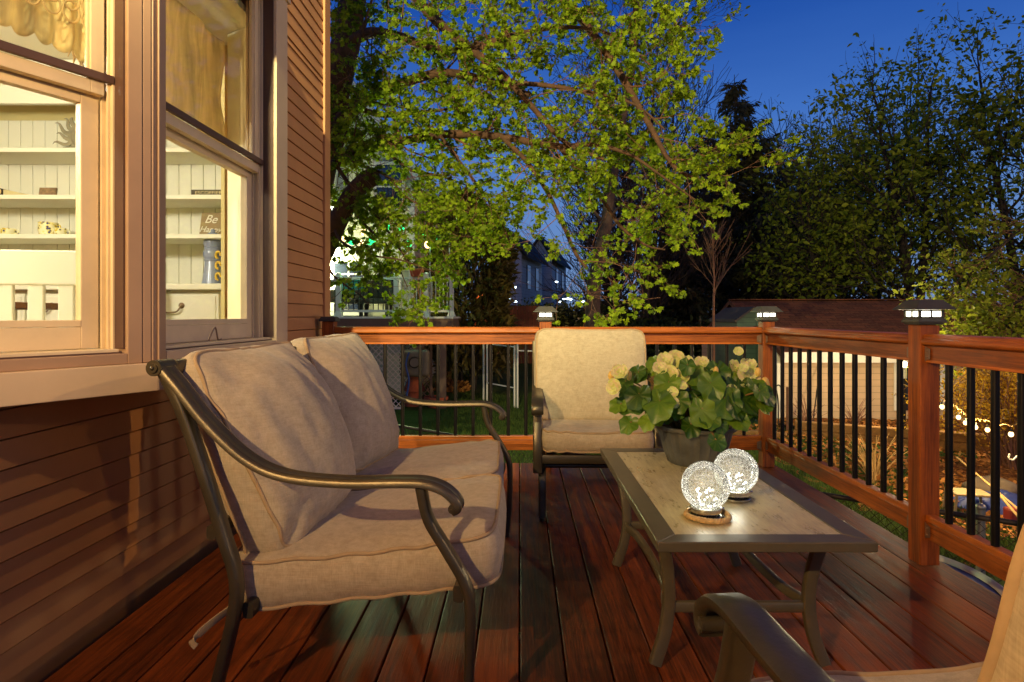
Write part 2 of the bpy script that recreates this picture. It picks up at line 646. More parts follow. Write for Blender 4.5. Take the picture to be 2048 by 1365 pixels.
# ------------------------------------------------------------------ railing panels
def rail_panel(label, a, b, axis, bals):
    """a,b: start and end along the axis; the other coordinate is the centre line"""
    c = RYc if axis == 'x' else RXc
    t = thing('deck_railing', label, 'railing', ((a + b) / 2, c, 0.12) if axis == 'x' else (c, (a + b) / 2, 0.12), 'cedar railing panels with black balusters')
    P = (lambda u, w, z: (u, c + w, z)) if axis == 'x' else (lambda u, w, z: (c + w, u, z))

    def bar(mb, w0, w1, z0, z1, u0=a, u1=b):
        p, q = P(u0, w0, z0), P(u1, w1, z1)
        mb.box(min(p[0], q[0]), max(p[0], q[0]), min(p[1], q[1]), max(p[1], q[1]), z0, z1)
    mat = M['rail_' + axis]
    e = 0.002
    mb = MB()
    # moulded cap: stacked profile, then the flat board beneath
    prof = [(-0.034, 0.995), (-0.042, 1.000), (-0.045, 1.010), (-0.040, 1.021), (-0.034, 1.026), (-0.034, 1.031), (-0.026, 1.041), (-0.010, 1.045),
            (0.010, 1.045), (0.026, 1.041), (0.034, 1.031), (0.034, 1.026), (0.040, 1.021), (0.045, 1.010), (0.042, 1.000), (0.034, 0.995)]
    poly = [P(a + e, w, z) for w, z in prof]
    d = Vector(P(b - e, 0, 0)) - Vector(P(a + e, 0, 0))
    mb.prism(poly, (0, 0, 0), d)
    bar(mb, -0.0195, 0.0195, 0.916, 0.9945, a + e, b - e)
    bar(mb, -0.0225, 0.0225, 0.916, 0.928, a + e, b - e)
    mb.build('top_rail', mat, t, bevel=0.002)
    mb = MB()
    bar(mb, -0.0195, 0.0195, 0.125, 0.205, a + e, b - e)
    bar(mb, -0.023, 0.023, 0.205, 0.232, a + e, b - e)
    mb.build('bottom_rail', mat, t, bevel=0.003)
    for u in bals:
        mb = MB()
        p = P(u, 0, 0)
        r = 0.0125
        mb.sweep([(p[0], p[1], 0.2325), (p[0], p[1], 0.9155)], rrect(2 * r, 2 * r, 0.007), side=(1, 0, 0))
        mb.build('baluster', M['black_metal'], t, smooth=50)
    for u, sg in ((a, 1), (b, -1)):
        for z0, z1 in ((0.922, 0.99), (0.128, 0.20)):
            for w in (-1, 1):
                mb = MB()
                uu = sorted((u + sg * 0.003, u + sg * 0.036))
                w0, w1 = sorted((w * 0.0235, w * 0.0262))
                pts = [P(uu[0], w0, z0), P(uu[1], w0, z0 + 0.012), P(uu[1], w0, z1 - 0.012), P(uu[0], w0, z1)]
                if sg < 0:
                    pts = [P(uu[0], w0, z0 + 0.012), P(uu[1], w0, z0), P(uu[1], w0, z1), P(uu[0], w0, z1 - 0.012)]
                mb.prism(pts, (0, 0, 0), Vector(P(0, w1, 0)) - Vector(P(0, w0, 0)))
                for zz in (z0 + 0.02, z1 - 0.022):
                    cpt = Vector(P(u + sg * 0.02, w1 if w > 0 else w0, zz))
                    mb.ball(cpt, 0.0045, 6)
                mb.build('bracket', M['bracket'], t)
    return t


H = PW / 2
rail_panel('back railing panel between the house post and the armchair', P_left[0] + H, P_mid[0] - H, 'x', [0.044 - 0.1317 * k for k in range(11)])
rail_panel('back railing panel between the armchair and the corner post', P_mid[0] + H, P_corner[0] - H, 'x', [1.677 - 0.1302 * k for k in range(11)])
rail_panel('right railing panel beside the coffee table, between the corner and nearest posts', P_near[1] + H, P_corner[1] - H, 'y', [4.44 - 0.1332 * k for k in range(12)])
rail_panel('right railing panel running from the nearest post out of the picture', P_behind[1] + H, P_near[1] - H, 'y', [2.634 - 0.128 * k for k in range(13)])
# ================================================================== our house
WX = -1.52
house = thing('house', 'warm beige clapboard house with a lit bay window beside the deck', 'house', (-3.5, 2.0, 0))
HY0, HY1, HZ1 = -3.0, 4.84, 5.6
BZ0, BZ1 = 0.88, 2.95                       # bay bottom and top
Kc = Vector((-1.22, 2.02, 0))               # outer corner of the bay
BY1 = 3.18                                  # far end of the bay's front face
dA, nA = Vector((0, 1, 0)), Vector((1, 0, 0))
dB, nB = Vector((-0.478, -0.878, 0)), Vector((0.878, -0.478, 0))
UB = 0.628                                  # length of the angled face


def clap(mb, y0, y1, z0, z1, step=0.0893, lip=0.009, xw=WX):
    z = z0
    while z < z1 - 1e-4:
        zt = min(z + step, z1)
        l = lip
        zc = zt - 0.0065                       # shadow gap under the next course
        mb.add([(xw + l, y0, z), (xw + l, y1, z), (xw + 0.002, y1, zc), (xw + 0.002, y0, zc), (xw - 0.02, y0, z), (xw - 0.02, y1, z),
                (xw - 0.016, y1, zc), (xw - 0.016, y0, zc), (xw - 0.016, y1, zt), (xw - 0.016, y0, zt)],
               [(0, 1, 2, 3), (4, 5, 1, 0), (4, 0, 3), (1, 5, 2), (3, 2, 6, 7), (7, 6, 8, 9)])
        z = zt


mb = MB()
clap(mb, HY0, HY1 - 0.135, 0.05, BZ0 + 0.013)
zz = 0.05 + 0.0893 * math.ceil((BZ0 - 0.05) / 0.0893)
clap(mb, HY0, 1.474, 0.05 + 0.0893 * 10, 2.9521)
clap(mb, 3.352, HY1 - 0.135, 0.05 + 0.0893 * 10, 2.9521)
clap(mb, HY0, HY1 - 0.135, 2.9522, HZ1)
# end wall facing the back yard, and the far sides
mb.box(WX - 4.6, WX - 0.02, HY1 - 0.06, HY1 - 0.02, -0.9, HZ1)
mb.box(WX - 4.6, WX - 4.5, HY0, HY1 - 0.061, -0.9, HZ1)
mb.box(WX - 4.49, WX - 0.021, HY0, HY0 + 0.05, -0.9, HZ1)
# foundation under the siding
mb.box(WX - 0.12, WX - 0.021, HY0 + 0.06, HY1 - 0.07, -0.9, 0.045)
mb.build('siding_wall', M['siding'], house)
mb = MB()
mb.box(WX - 0.02, WX + 0.022, HY1 - 0.132, HY1 + 0.0, -0.2, HZ1)
mb.box(WX - 0.12, WX - 0.022, HY1 - 0.018, HY1 + 0.002, -0.2, HZ1)
mb.build('corner_board', M['siding'], house, bevel=0.003)
mb = MB()
mb.hexa([(WX - 4.8, HY0 - 0.3, HZ1), (WX + 0.4, HY0 - 0.3, HZ1), (WX + 0.4, HY1 + 0.3, HZ1), (WX - 4.8, HY1 + 0.3, HZ1)],
        [(WX - 2.3, HY0 - 0.3, HZ1 + 1.8), (WX - 2.1, HY0 - 0.3, HZ1 + 1.8), (WX - 2.1, HY1 + 0.3, HZ1 + 1.8), (WX - 2.3, HY1 + 0.3, HZ1 + 1.8)])
mb.build('roof', M['bark_dark'], house)


# ------------------------------------------------------------------ the bay: posts, casings, fascia
class Face:
    def __init__(s, o, d, n):
        s.o, s.d, s.n = Vector(o), Vector(d), Vector(n)

    def p(s, u, w, z):
        q = s.o + s.d * u + s.n * w
        return Vector((q.x, q.y, z))

    def box(s, mb, u0, u1, w0, w1, z0, z1):
        mb.hexa([s.p(u0, w0, z0), s.p(u1, w0, z0), s.p(u1, w1, z0), s.p(u0, w1, z0)],
                [s.p(u0, w0, z1), s.p(u1, w0, z1), s.p(u1, w1, z1), s.p(u0, w1, z1)])


FA = Face(Kc, dA, nA)
FB = Face(Kc, dB, nB)
LA = BY1 - Kc.y

bay_sill_z = 1.012
# fascia skirt under both windows
mb = MB()
off = 0.034
ck = Kc + Vector((off, -off * 0.577 + 0.0, 0))          # mitred corner of the skirt
for z0, z1, w in ((BZ0, 0.972, 0.034),):
    A1 = FA.p(LA + 0.02, w, 0)
    B1 = FB.p(UB - 0.02, w, 0)
    C = Vector((Kc.x + w, Kc.y - w * 0.288, 0))
    a1, b1, c1 = FA.p(LA + 0.02, -0.05, 0), FB.p(UB - 0.02, -0.05, 0), Vector((Kc.x - 0.05, Kc.y + 0.0144, 0))
    for (P0, P1, Q0, Q1) in ((C, A1, c1, a1), (B1, C, b1, c1)):
        mb.hexa([Vector((q.x, q.y, z0)) for q in (P0, P1, Q1, Q0)], [Vector((q.x, q.y, z1)) for q in (P0, P1, Q1, Q0)])
# soffit closing the bay from below
mb.prism([(Kc.x, Kc.y, 0), (Kc.x, BY1, 0), (WX + 0.012, BY1 + 0.18, 0), (WX + 0.012, 1.47, 0)], (0, 0, BZ0 + 0.02), (0, 0, BZ0 + 0.05))
mb.build('bay_skirt', M['trim'], house, bevel=0.003)

mb = MB()
# wide corner mullion: three fluted boards wrapping the angle
FA.box(mb, -0.004, 0.072, -0.07, 0.012, 0.973, 2.75)
FA.box(mb, 0.018, 0.058, 0.0121, 0.019, 0.974, 2.75)
FB.box(mb, 0.002, 0.0305, -0.07, 0.012, 0.973, 2.75)
mb.build('corner_mullion', M['trim_dark'], house, bevel=0.004)
mb = MB()
FA.box(mb, -0.02, LA + 0.02, -0.10, 0.024, 2.75, BZ1)
FB.box(mb, 0.0, UB, -0.10, 0.024, 2.75, BZ1)
mb.prism([(Kc.x + 0.06, Kc.y - 0.03, 0), (Kc.x + 0.06, BY1 + 0.05, 0), (WX - 0.1, BY1 + 0.25, 0), (WX - 0.1, 1.42, 0)], (0, 0, BZ1 + 0.002), (0, 0, BZ1 + 0.06))
# far angled side of the bay (turned away from the camera)
FC = Face((Kc.x, BY1, 0), Vector((-0.857, 0.515, 0)), Vector((0.515, 0.857, 0)))
FC.box(mb, 0.0, 0.345, -0.06, 0.0, BZ0, BZ1)
mb.build('bay_header', M['trim'], house, bevel=0.003)


def double_hung(F, u0, u1, z0, z1, zm, casing_l, casing_r, label, trim):
    """window > casing, sash, meeting rail, sill, screen frame, pane"""
    w = MB()
    # outer casing, sides and bottom, and brown storm-frame step just inside
    for a, b in ((u0 - casing_l, u0), (u1, u1 + casing_r)):
        if b - a > 0.004:
            F.box(w, a, b, -0.05, 0.014, z0 - 0.04, z1 + 0.03)
    F.box(w, u0, u1, -0.05, 0.0135, z0 - 0.04, z0 - 0.006)
    F.box(w, u0, u1, -0.05, 0.0135, z1, z1 + 0.03)
    win = w.build('window', M[trim], house, bevel=0.003)
    win['label'] = label
    # jamb liner with ribs
    j = MB()
    for s, u in ((1, u0), (-1, u1)):
        a, b = sorted((u, u + s * 0.012))
        F.box(j, a, b, -0.135, -0.0505, z0 - 0.006, z1)
        for k in range(3):
            a, b = sorted((u + s * 0.012, u + s * (0.020 + 0.004 * (k % 2))))
            F.box(j, a, b, -0.128 + k * 0.027, -0.118 + k * 0.027, z0, z1)
    F.box(j, u0 + 0.0121, u1 - 0.0121, -0.135, -0.0505, z1 - 0.012, z1)
    j.build('jamb', M['sash'], win, bevel=0.0015)
    s = MB()
    F.box(s, u0 + 0.0122, u1 - 0.0122, -0.135, -0.012, z0 - 0.005, z0 + 0.008)
    s.build('sill', M['sash'], win, bevel=0.002)
    # dark weather strip of the storm frame around the opening
    d = MB()
    for a, b in ((u0, u0 + 0.006), (u1 - 0.006, u1)):
        F.box(d, a, b, -0.0504, -0.001, z0 + 0.009, z1 - 0.013)
    F.box(d, u0 + 0.007, u1 - 0.007, -0.012, -0.004, z0 - 0.0058, z0 - 0.001)
    d.build('weatherstrip', M['weather'], win)
    # upper sash (outer plane)
    uo0, uo1 = u0 + 0.030, u1 - 0.030
    up = MB()
    st = 0.040
    F.box(up, uo0, uo0 + st, -0.092, -0.062, zm - 0.045, z1 - 0.013)
    F.box(up, uo1 - st, uo1, -0.092, -0.062, zm - 0.045, z1 - 0.013)
    F.box(up, uo0 + st, uo1 - st, -0.092, -0.062, zm - 0.045, zm - 0.005)
    F.box(up, uo0 + st, uo1 - st, -0.092, -0.062, z1 - 0.06, z1 - 0.013)
    F.box(up, uo0 + st, uo0 + st + 0.008, -0.084, -0.070, zm - 0.004, z1 - 0.061)
    F.box(up, uo1 - st - 0.008, uo1 - st, -0.084, -0.070, zm - 0.004, z1 - 0.061)
    up.build('upper_sash', M['sash'], win, bevel=0.002)
    mr = MB()
    F.box(mr, u0 + 0.008, u1 - 0.008, -0.0615, -0.046, zm - 0.004, zm + 0.022)
    mr.build('meeting_strip', M['weather'], win, bevel=0.002)
    # lower sash (inner plane)
    lo = MB()
    lo0, lo1 = u0 + 0.030, u1 - 0.030
    st = 0.052
    F.box(lo, lo0, lo0 + st, -0.128, -0.096, z0 + 0.010, zm - 0.02)
    F.box(lo, lo1 - st, lo1, -0.128, -0.096, z0 + 0.010, zm - 0.02)
    F.box(lo, lo0 + st, lo1 - st, -0.128, -0.096, z0 + 0.010, z0 + 0.078)
    F.box(lo, lo0 + st, lo1 - st, -0.128, -0.094, z0 + 0.079, z0 + 0.100)
    F.box(lo, lo0 + st, lo1 - st, -0.128, -0.096, zm - 0.075, zm - 0.0201)
    lo.build('lower_sash', M['sash'], win, bevel=0.002)
    g = MB()
    F.box(g, uo0 + 0.045, uo1 - 0.045, -0.079, -0.076, zm - 0.006, z1 - 0.06)
    F.box(g, lo0 + 0.05, lo1 - 0.05, -0.113, -0.110, z0 + 0.099, zm - 0.074)
    g.build('pane', M['pane'], win)
    return win


wr = double_hung(FA, 0.076, 1.015, bay_sill_z, 2.72, 1.872, 0.0, LA - 1.015, 'bay window facing the deck, right of the corner mullion', 'trim')
wl = double_hung(FB, 0.078, 0.56, bay_sill_z, 2.72, 1.872, 0.046, UB - 0.56 - 0.02, 'angled bay window nearest the camera', 'trim_dark')
# small sash lift hook lying on the right sill
mb = MB()
q = FA.p(0.46, -0.03, bay_sill_z + 0.012)
mb.tube(smooth_path([q + Vector((0, -0.02, 0.004)), q + Vector((0.004, 0.012, 0.05)), q + Vector((0.008, 0.022, 0.048)), q + Vector((0.012, 0.03, 0.006)), q + Vector((0.016, 0.05, 0.006))], 4), 0.0035, 6)
mb.build('sash_hook', M['bracket'], wr, smooth=60)

# ------------------------------------------------------------------ dining room behind the bay
RZ0, RZ1 = 0.45, 2.92
RXW = -1.66                                   # room side of the outer wall
room = MB()
x0, x1, y0, y1 = -5.6, RXW, -1.0, 4.76
room.box(x0, x1, y1, y1 + 0.02, RZ0, RZ1)
room.box(x0 - 0.02, x0, y0, y1, RZ0, RZ1)
room.box(x0, x1, y0 - 0.02, y0, RZ0, RZ1)
room.box(x1, x1 + 0.02, y0, 1.36, RZ0, RZ1)
room.box(x1, x1 + 0.02, 3.40, y1, RZ0, RZ1)
room.box(x1, x1 + 0.02, 1.361, 3.399, RZ0, 0.94)
room.box(x1, x1 + 0.02, 1.361, 3.399, 2.60, RZ1)
room.build('room_wall', M['room_wall'], house)
room = MB()
room.box(x0, x1, y0, y1, RZ1 + 0.002, RZ1 + 0.03)
room.prism([(Kc.x - 0.14, Kc.y + 0.05, 0), (Kc.x - 0.14, BY1 - 0.02, 0), (x1 + 0.001, 3.42, 0), (x1 + 0.001, 1.34, 0)], (0, 0, 2.625), (0, 0, 2.66))
room.prism([(Kc.x - 0.14, Kc.y + 0.05, 0), (Kc.x - 0.14, BY1 - 0.02, 0), (x1 + 0.001, 3.42, 0), (x1 + 0.001, 1.34, 0)], (0, 0, 0.935), (0, 0, 0.975))
FC.box(room, 0.0, 0.33, -0.105, -0.062, 0.976, 2.624)
room.build('room_ceiling', M['room_white'], house)
room = MB()
room.box(x0, x1, y0, y1, RZ0 - 0.03, RZ0)
room.build('room_floor', M['room_floor'], house)
# small bright window with white panes on the end wall of the room, near the bay
mb = MB()
wx0, wx1 = -2.04, -1.72
for a, b, c, d in ((wx0, wx0 + 0.04, 0.9, 2.62), (wx1 - 0.04, wx1, 0.9, 2.62), (wx0 + 0.041, wx1 - 0.041, 2.56, 2.62), (wx0 + 0.041, wx1 - 0.041, 0.9, 0.96)):
    mb.box(a, b, 4.70, 4.758, c, d)
for k in range(1, 5):
    mb.box(wx0 + 0.041, wx1 - 0.041, 4.715, 4.735, 0.96 + 0.32 * k - 0.01, 0.96 + 0.32 * k + 0.01)
iw = mb.build('inner_window', M['white_wood'], house, bevel=0.003)
mb = MB()
mb.box(wx0 + 0.04, wx1 - 0.04, 4.745, 4.752, 0.95, 2.57)
mb.build('pane', M['room_white'], iw)

# ------------------------------------------------------------------ hutch
hx0, hx1, hyf, hyb = -4.7, -2.055, 4.36, 4.74
zs = [1.355, 1.71, 1.99, 2.325, 2.635]
hutch = thing('hutch', 'white built-in hutch with open shelves seen through the bay windows', 'hutch', (-3.4, 4.5, RZ0))
mb = MB()
xx = hx0
while xx < hx1 - 0.09:
    mb.box(xx + 0.0015, xx + 0.0925, hyb - 0.014, hyb, zs[0], zs[-1])
    xx += 0.094
mb.build('back_panel', M['white_wood'], hutch, bevel=0.003)
for z in zs[1:-1]:
    mb = MB()
    mb.box(hx0, hx1 - 0.06, hyf, hyb - 0.016, z - 0.032, z)
    mb.build('shelf', M['white_wood'], hutch, bevel=0.004)
mb = MB()
mb.box(hx0 - 0.02, hx1 + 0.02, hyf - 0.07, hyb, zs[0] - 0.045, zs[0] - 0.001)
mb.build('counter', M['white_wood'], hutch, bevel=0.008, seg=3)
mb = MB()
mb.box(hx1 - 0.058, hx1, hyf - 0.004, hyb, zs[0], 2.90)
mb.box(hx0 - 0.02, hx0, hyf, hyb, zs[0], 2.90)
mb.build('side_stile', M['white_wood'], hutch, bevel=0.003)
mb = MB()
mb.box(hx0, hx1 - 0.059, hyf - 0.012, hyf + 0.03, zs[-1], 2.80)
mb.box(hx0, hx1 + 0.02, hyf - 0.05, hyf + 0.03, 2.801, 2.86)
mb.box(hx0, hx1 + 0.04, hyf - 0.09, hyf + 0.03, 2.861, 2.915)
x = hx0 + 0.01
while x < hx1 - 0.08:
    mb.box(x, x + 0.016, hyf - 0.028, hyf - 0.0125, 2.765, 2.80)
    x += 0.032
mb.build('cornice', M['white_wood'], hutch, bevel=0.002)
mb = MB()
mb.box(hx0, hx1, hyf + 0.01, hyb, RZ0, zs[0] - 0.046)
mb.build('base_cabinet', M['white_wood'], hutch, bevel=0.003)
for k in range(5):
    dx1 = -2.14 - k * 0.46
    mb = MB()
    mb.box(dx1 - 0.42, dx1, hyf - 0.010, hyf + 0.0095, 1.055, 1.285)
    mb.box(dx1 - 0.40, dx1 - 0.02, hyf - 0.016, hyf - 0.0105, 1.075, 1.265)
    dr = mb.build('drawer', M['white_wood'], hutch, bevel=0.004)
    mb = MB()
    hc = dx1 - 0.33
    for s in (-1, 1):
        mb.lathe([(0.001, -0.006), (0.021, -0.004), (0.022, 0.0), (0.012, 0.006), (0.001, 0.014)], (hc + s * 0.07, hyf - 0.018, 1.20), 14, Matrix.Rotation(PI / 2, 3, 'X'))
    mb.tube(smooth_path([(hc - 0.07, hyf - 0.03, 1.20), (hc - 0.062, hyf - 0.038, 1.175), (hc - 0.045, hyf - 0.04, 1.155), (hc, hyf - 0.042, 1.150), (hc + 0.045, hyf - 0.04, 1.155), (hc + 0.062, hyf - 0.038, 1.175), (hc + 0.07, hyf - 0.03, 1.20)], 4), 0.0055, 7)
    mb.build('handle', M['bracket'], dr, smooth=50)

M['dark_book'] = simple('book_cloth_dark', srgb(66, 56, 40), 0.7, 0, 0.2, 20)
M['gilt'] = simple('book_gilt', srgb(206, 186, 130), 0.5, 0, 0.1, 20)
M['paper'] = simple('aged_paper', srgb(206, 190, 140), 0.9, 0, 0.1, 60)


def text_mesh(body, size, mat, parent, Mx, shear=0.0, extrude=0.0008, name='lettering'):
    cu = bpy.data.curves.new('lettering_curve', 'FONT')
    cu.body, cu.size, cu.extrude, cu.shear = body, size, extrude, shear
    cu.align_x = 'CENTER'
    ob = bpy.data.objects.new('lettering_tmp', cu)
    COL.objects.link(ob)
    dg = bpy.context.evaluated_depsgraph_get()
    me = bpy.data.meshes.new_from_object(ob.evaluated_get(dg))
    bpy.data.objects.remove(ob)
    bpy.data.curves.remove(cu)
    me.transform(Mx)
    me.materials.clear()
    return link(name, me, mat, parent)


FRONT = Matrix.Rotation(PI / 2, 4, 'X')        # text upright, readable from -Y
# book with lettered spine lying flat
bt = thing('book', 'dark book with lettered spine lying flat on the upper right shelf', 'book', (-2.22, 4.45, 1.99))
mb = MB()
bx0, bx1 = -2.36, -2.12
mb.box(bx0, bx1, 4.40, 4.58, 1.991, 1.996)
mb.box(bx0, bx1, 4.40, 4.58, 2.028, 2.033)
mb.box(bx0, bx1, 4.396, 4.402, 1.9912, 2.0328)
mb.build('cover', M['dark_book'], bt, bevel=0.0015)
mb = MB()
mb.box(bx0 + 0.004, bx1 - 0.004, 4.4025, 4.576, 1.9965, 2.0275)
mb.build('pages', M['paper'], bt)
text_mesh('ESCOFFIER', 0.040, M['gilt'], bt, Matrix.Translation((-2.236, 4.3955, 1.9985)) @ FRONT @ Matrix.Diagonal((1.02, 0.85, 1, 1)), name='spine_lettering')
# sign
M['sign_board'] = simple('sign_board', srgb(150, 128, 92), 0.75, 0, 0.18, 14)
sg = thing('sign', 'small tan sign with white script leaning on the middle shelf', 'sign', (-2.26, 4.55, 1.71))
mb = MB()
R = Matrix.Translation((-2.285, 4.52, 1.711)) @ Matrix.Rotation(rad(-9), 4, 'X') @ Matrix.Rotation(rad(2), 4, 'Y')
mb.box(-0.085, 0.085, 0, 0.018, 0, 0.185, R)
mb.build('board', M['sign_board'], sg, bevel=0.002)
text_mesh('Be', 0.088, M['white_wood'], sg, R @ Matrix.Translation((-0.012, -0.0005, 0.105)) @ FRONT, 0.35, name='script_lettering')
text_mesh('Happy', 0.062, M['white_wood'], sg, R @ Matrix.Translation((-0.008, -0.0005, 0.035)) @ FRONT, 0.35, name='script_lettering')
# blue mill
M['blue_glaze'] = simple('blue_grey_glaze', srgb(140, 150, 178), 0.22, 0, 0.08, 8, 0.02)
M['yellow_glaze'] = simple('yellow_glaze', srgb(222, 184, 60), 0.3, 0, 0.15, 12)
vt = thing('mill', 'tall blue-grey turned mill with yellow scrolls on the counter', 'mill', (-2.21, 4.47, 1.355))
mb = MB()
prof = [(0.0, 0), (0.076, 0.0), (0.074, 0.012), (0.062, 0.09), (0.054, 0.165), (0.060, 0.172), (0.0605, 0.178), (0.055, 0.184), (0.066, 0.205), (0.066, 0.235), (0.056, 0.262),
        (0.061, 0.268), (0.056, 0.275), (0.064, 0.295), (0.062, 0.325), (0.054, 0.338), (0.058, 0.343), (0.050, 0.357), (0.030, 0.374), (0.012, 0.380), (0.016, 0.390), (0.010, 0.402), (0, 0.405)]
mb.lathe(prof, (-2.24, 4.47, 1.356), 28)
mb.build('body', M['blue_glaze'], vt, smooth=40)
mb = MB()
for z in (0.05, 0.13, 0.205):
    pts = [Vector((-2.24 + 0.06 + 0.022 * math.cos(a) * (1 - a / 9), 4.42, 1.356 + z + 0.036 * math.sin(a) * (1 - a / 9))) for a in [k * 0.5 for k in range(11)]]
    mb.tube(pts, 0.009, 7)
mb.build('scroll', M['yellow_glaze'], vt, smooth=60)
# sun ornament
M['carved'] = simple('carved_grey_wood', srgb(150, 140, 112), 0.8, 0, 0.25, 16)
sn = thing('sun_ornament', 'carved sun face with wavy rays on the top shelf', 'ornament', (-3.14, 4.6, 2.33))
cxs, czs, yy = -3.30, 2.48, 4.62
mb = MB()
for k in range(18):
    a = 2 * PI * k / 18
    pts, sc = [], []
    L = 0.20 if k % 2 == 0 else 0.155
    for i in range(9):
        f = i / 8
        r = 0.075 + L * f * 0.8
        aa = a + 0.16 * math.sin(f * 2 * PI * 0.9)
        z = czs + r * math.sin(aa)
        pts.append((cxs + r * math.cos(aa), yy, max(2.345, min(2.615, z))))
        sc.append((1 - f) ** 0.7 + 0.03)
    mb.sweep(pts, rrect(0.016, 0.040, 0.006), side=(0, 1, 0), scale=sc)
mb.build('ray', M['carved'], sn, smooth=40)
mb = MB()
mb.ball((cxs, yy, czs), 0.088, 14, (1, 0.4, 1))
mb.ball((cxs, yy - 0.036, czs - 0.012), 0.020, 8, (0.7, 0.9, 1.5))
for s in (-1, 1):
    mb.ball((cxs + s * 0.032, yy - 0.030, czs + 0.022), 0.014, 8, (1.2, 0.6, 0.7))
mb.ball((cxs, yy - 0.026, czs - 0.048), 0.020, 8, (1.4, 0.5, 0.45))
mb.build('face', M['carved'], sn, smooth=60)
# left shelves: book, tile, crockery
bk = thing('book', 'brown book with patterned spine and raised cover on the left shelf', 'book', (-3.62, 4.5, 1.99))
mb = MB()
mb.box(-3.95, -3.715, 4.38, 4.56, 1.991, 2.04)
mb.build('cover', M['dark_book'], bk, bevel=0.002)
mb = MB()
for k in range(6):
    mb.ball((-3.93 + k * 0.042, 4.379, 2.016), 0.016, 6, (0.7, 0.08, 1.2))
mb.build('spine_ornament', M['gilt'], bk, smooth=60)
mb = MB()
mb.prism([(-3.712, 4.4, 1.991), (-3.49, 4.4, 1.991), (-3.712, 4.4, 2.036)], (0, 0, 0), (0, 0.15, 0))
mb.build('pages', M['paper'], bk)
M['tile'] = simple('painted_tile', srgb(132, 104, 72), 0.5, 0, 0.6, 50)
mb = MB()
R = Matrix.Translation((-3.45, 4.46, 1.992)) @ Matrix.Rotation(rad(-10), 4, 'X')
mb.box(-0.060, 0.062, 0, 0.02, 0, 0.074, R)
tag(mb.build('painted_box', M['tile'], None, bevel=0.003), 'little brown painted box beside the patterned book', 'box')


def crockery_mat():
    t = NT('blue_floral_glaze')
    v = t.coord()
    o = t.n('ShaderNodeTexVoronoi')
    o.inputs['Scale'].default_value = 42
    t.l(v, o.inputs['Vector'])
    f = t.noise(v, 30, 3)
    c = t.ramp(o.outputs['Distance'], [(0.30, srgb(76, 76, 110)), (0.40, srgb(236, 222, 130)), (0.6, srgb(240, 232, 190))])
    c = t.mix(t.ramp(f, [(0.58, (0, 0, 0, 1)), (0.62, (1, 1, 1, 1))]), c, srgb(208, 180, 50))
    return t.bsdf(c, 0.25)


M['floral'] = crockery_mat()


def cup(label, x, r, h):
    t = thing('cup', label, 'cup', (x, 4.5, 1.71), 'patterned cups on the left shelf')
    mb = MB()
    mb.lathe([(0, 0.0), (r * 0.8, 0.0), (r * 0.82, 0.006), (r, h * 0.35), (r, h), (r - 0.004, h), (r - 0.004, 0.01), (0, 0.008)], (x, 4.5, 1.711), 24)
    mb.build('bowl', M['floral'], t, smooth=45)
    mb = MB()
    mb.tube(smooth_path([(x + r - 0.002, 4.5, 1.711 + h * 0.8), (x + r + 0.022, 4.5, 1.711 + h * 0.8), (x + r + 0.026, 4.5, 1.711 + h * 0.45), (x + r - 0.002, 4.5, 1.711 + h * 0.3)], 5), 0.005, 7)
    mb.build('handle', M['floral'], t, smooth=60)


cup('small flowered cup farthest left, at the window edge', -3.76, 0.050, 0.056)
cup('large flowered mug, biggest of the patterned cups', -3.465, 0.062, 0.100)
cup('small flowered cup touching the large flowered mug', -3.375, 0.040, 0.058)

# dining chair and table
dc = thing('dining_chair', 'white slat-back dining chair close behind the angled window', 'chair', (-2.75, 2.55, RZ0))
R = Matrix.Translation((-2.14, 2.80, 0)) @ Matrix.Rotation(rad(9), 4, 'Z')
mb = MB()
mb.box(-0.52, 0.22, -0.016, 0.016, 1.265, 1.425, R)
mb.build('top_rail', M['white_wood'], dc, bevel=0.008, seg=3)
for k in range(6):
    mb = MB()
    xx = -0.47 + k * 0.125
    mb.box(xx, xx + 0.065, -0.011, 0.011, 0.98, 1.267, R)
    mb.build('slat', M['white_wood'], dc, bevel=0.004)
for xx in (-0.515, 0.17):
    mb = MB()
    mb.box(xx, xx + 0.045, -0.02, 0.02, 0.451, 1.262, R)
    mb.build('leg', M['white_wood'], dc, bevel=0.004)
    mb = MB()
    mb.box(xx, xx + 0.045, -0.45, -0.41, 0.451, 0.87, R)
    mb.build('leg', M['white_wood'], dc, bevel=0.004)
mb = MB()
mb.box(-0.53, 0.23, -0.47, 0.02, 0.871, 0.915, R)
mb.build('seat', M['white_wood'], dc, bevel=0.008)
tt = thing('dining_table', 'white dining table with a brown top behind the white chair', 'table', (-3.6, 3.6, RZ0))
mb = MB()
mb.box(-4.5, -2.66, 3.2, 4.0, 1.165, 1.20)
mb.build('tabletop', M['room_floor'], tt, bevel=0.006)
for a in (-4.42, -2.80):
    for b in (3.26, 3.88):
        mb = MB()
        mb.box(a, a + 0.07, b, b + 0.07, RZ0 + 0.001, 1.164)
        mb.build('leg', M['white_wood'], tt, bevel=0.005)
rc = thing('dining_chair', 'round-backed wooden dining chair whose top peeps over the white chair', 'chair', (-2.75, 4.1, RZ0))
mb = MB()
mb.sweep(smooth_path([(-3.0, 4.16, 0.95), (-2.985, 4.17, 1.36), (-2.90, 4.17, 1.475), (-2.77, 4.17, 1.50), (-2.64, 4.17, 1.475), (-2.565, 4.17, 1.36), (-2.55, 4.16, 0.95)], 6), rrect(0.03, 0.04), side=(0, 1, 0))
mb.build('back_hoop', M['room_floor'], rc, smooth=45)
mb = MB()
mb.box(-2.97, -2.58, 4.165, 4.175, 0.95, 1.43)
mb.build('back_panel', M['white_wood'], rc, bevel=0.003)
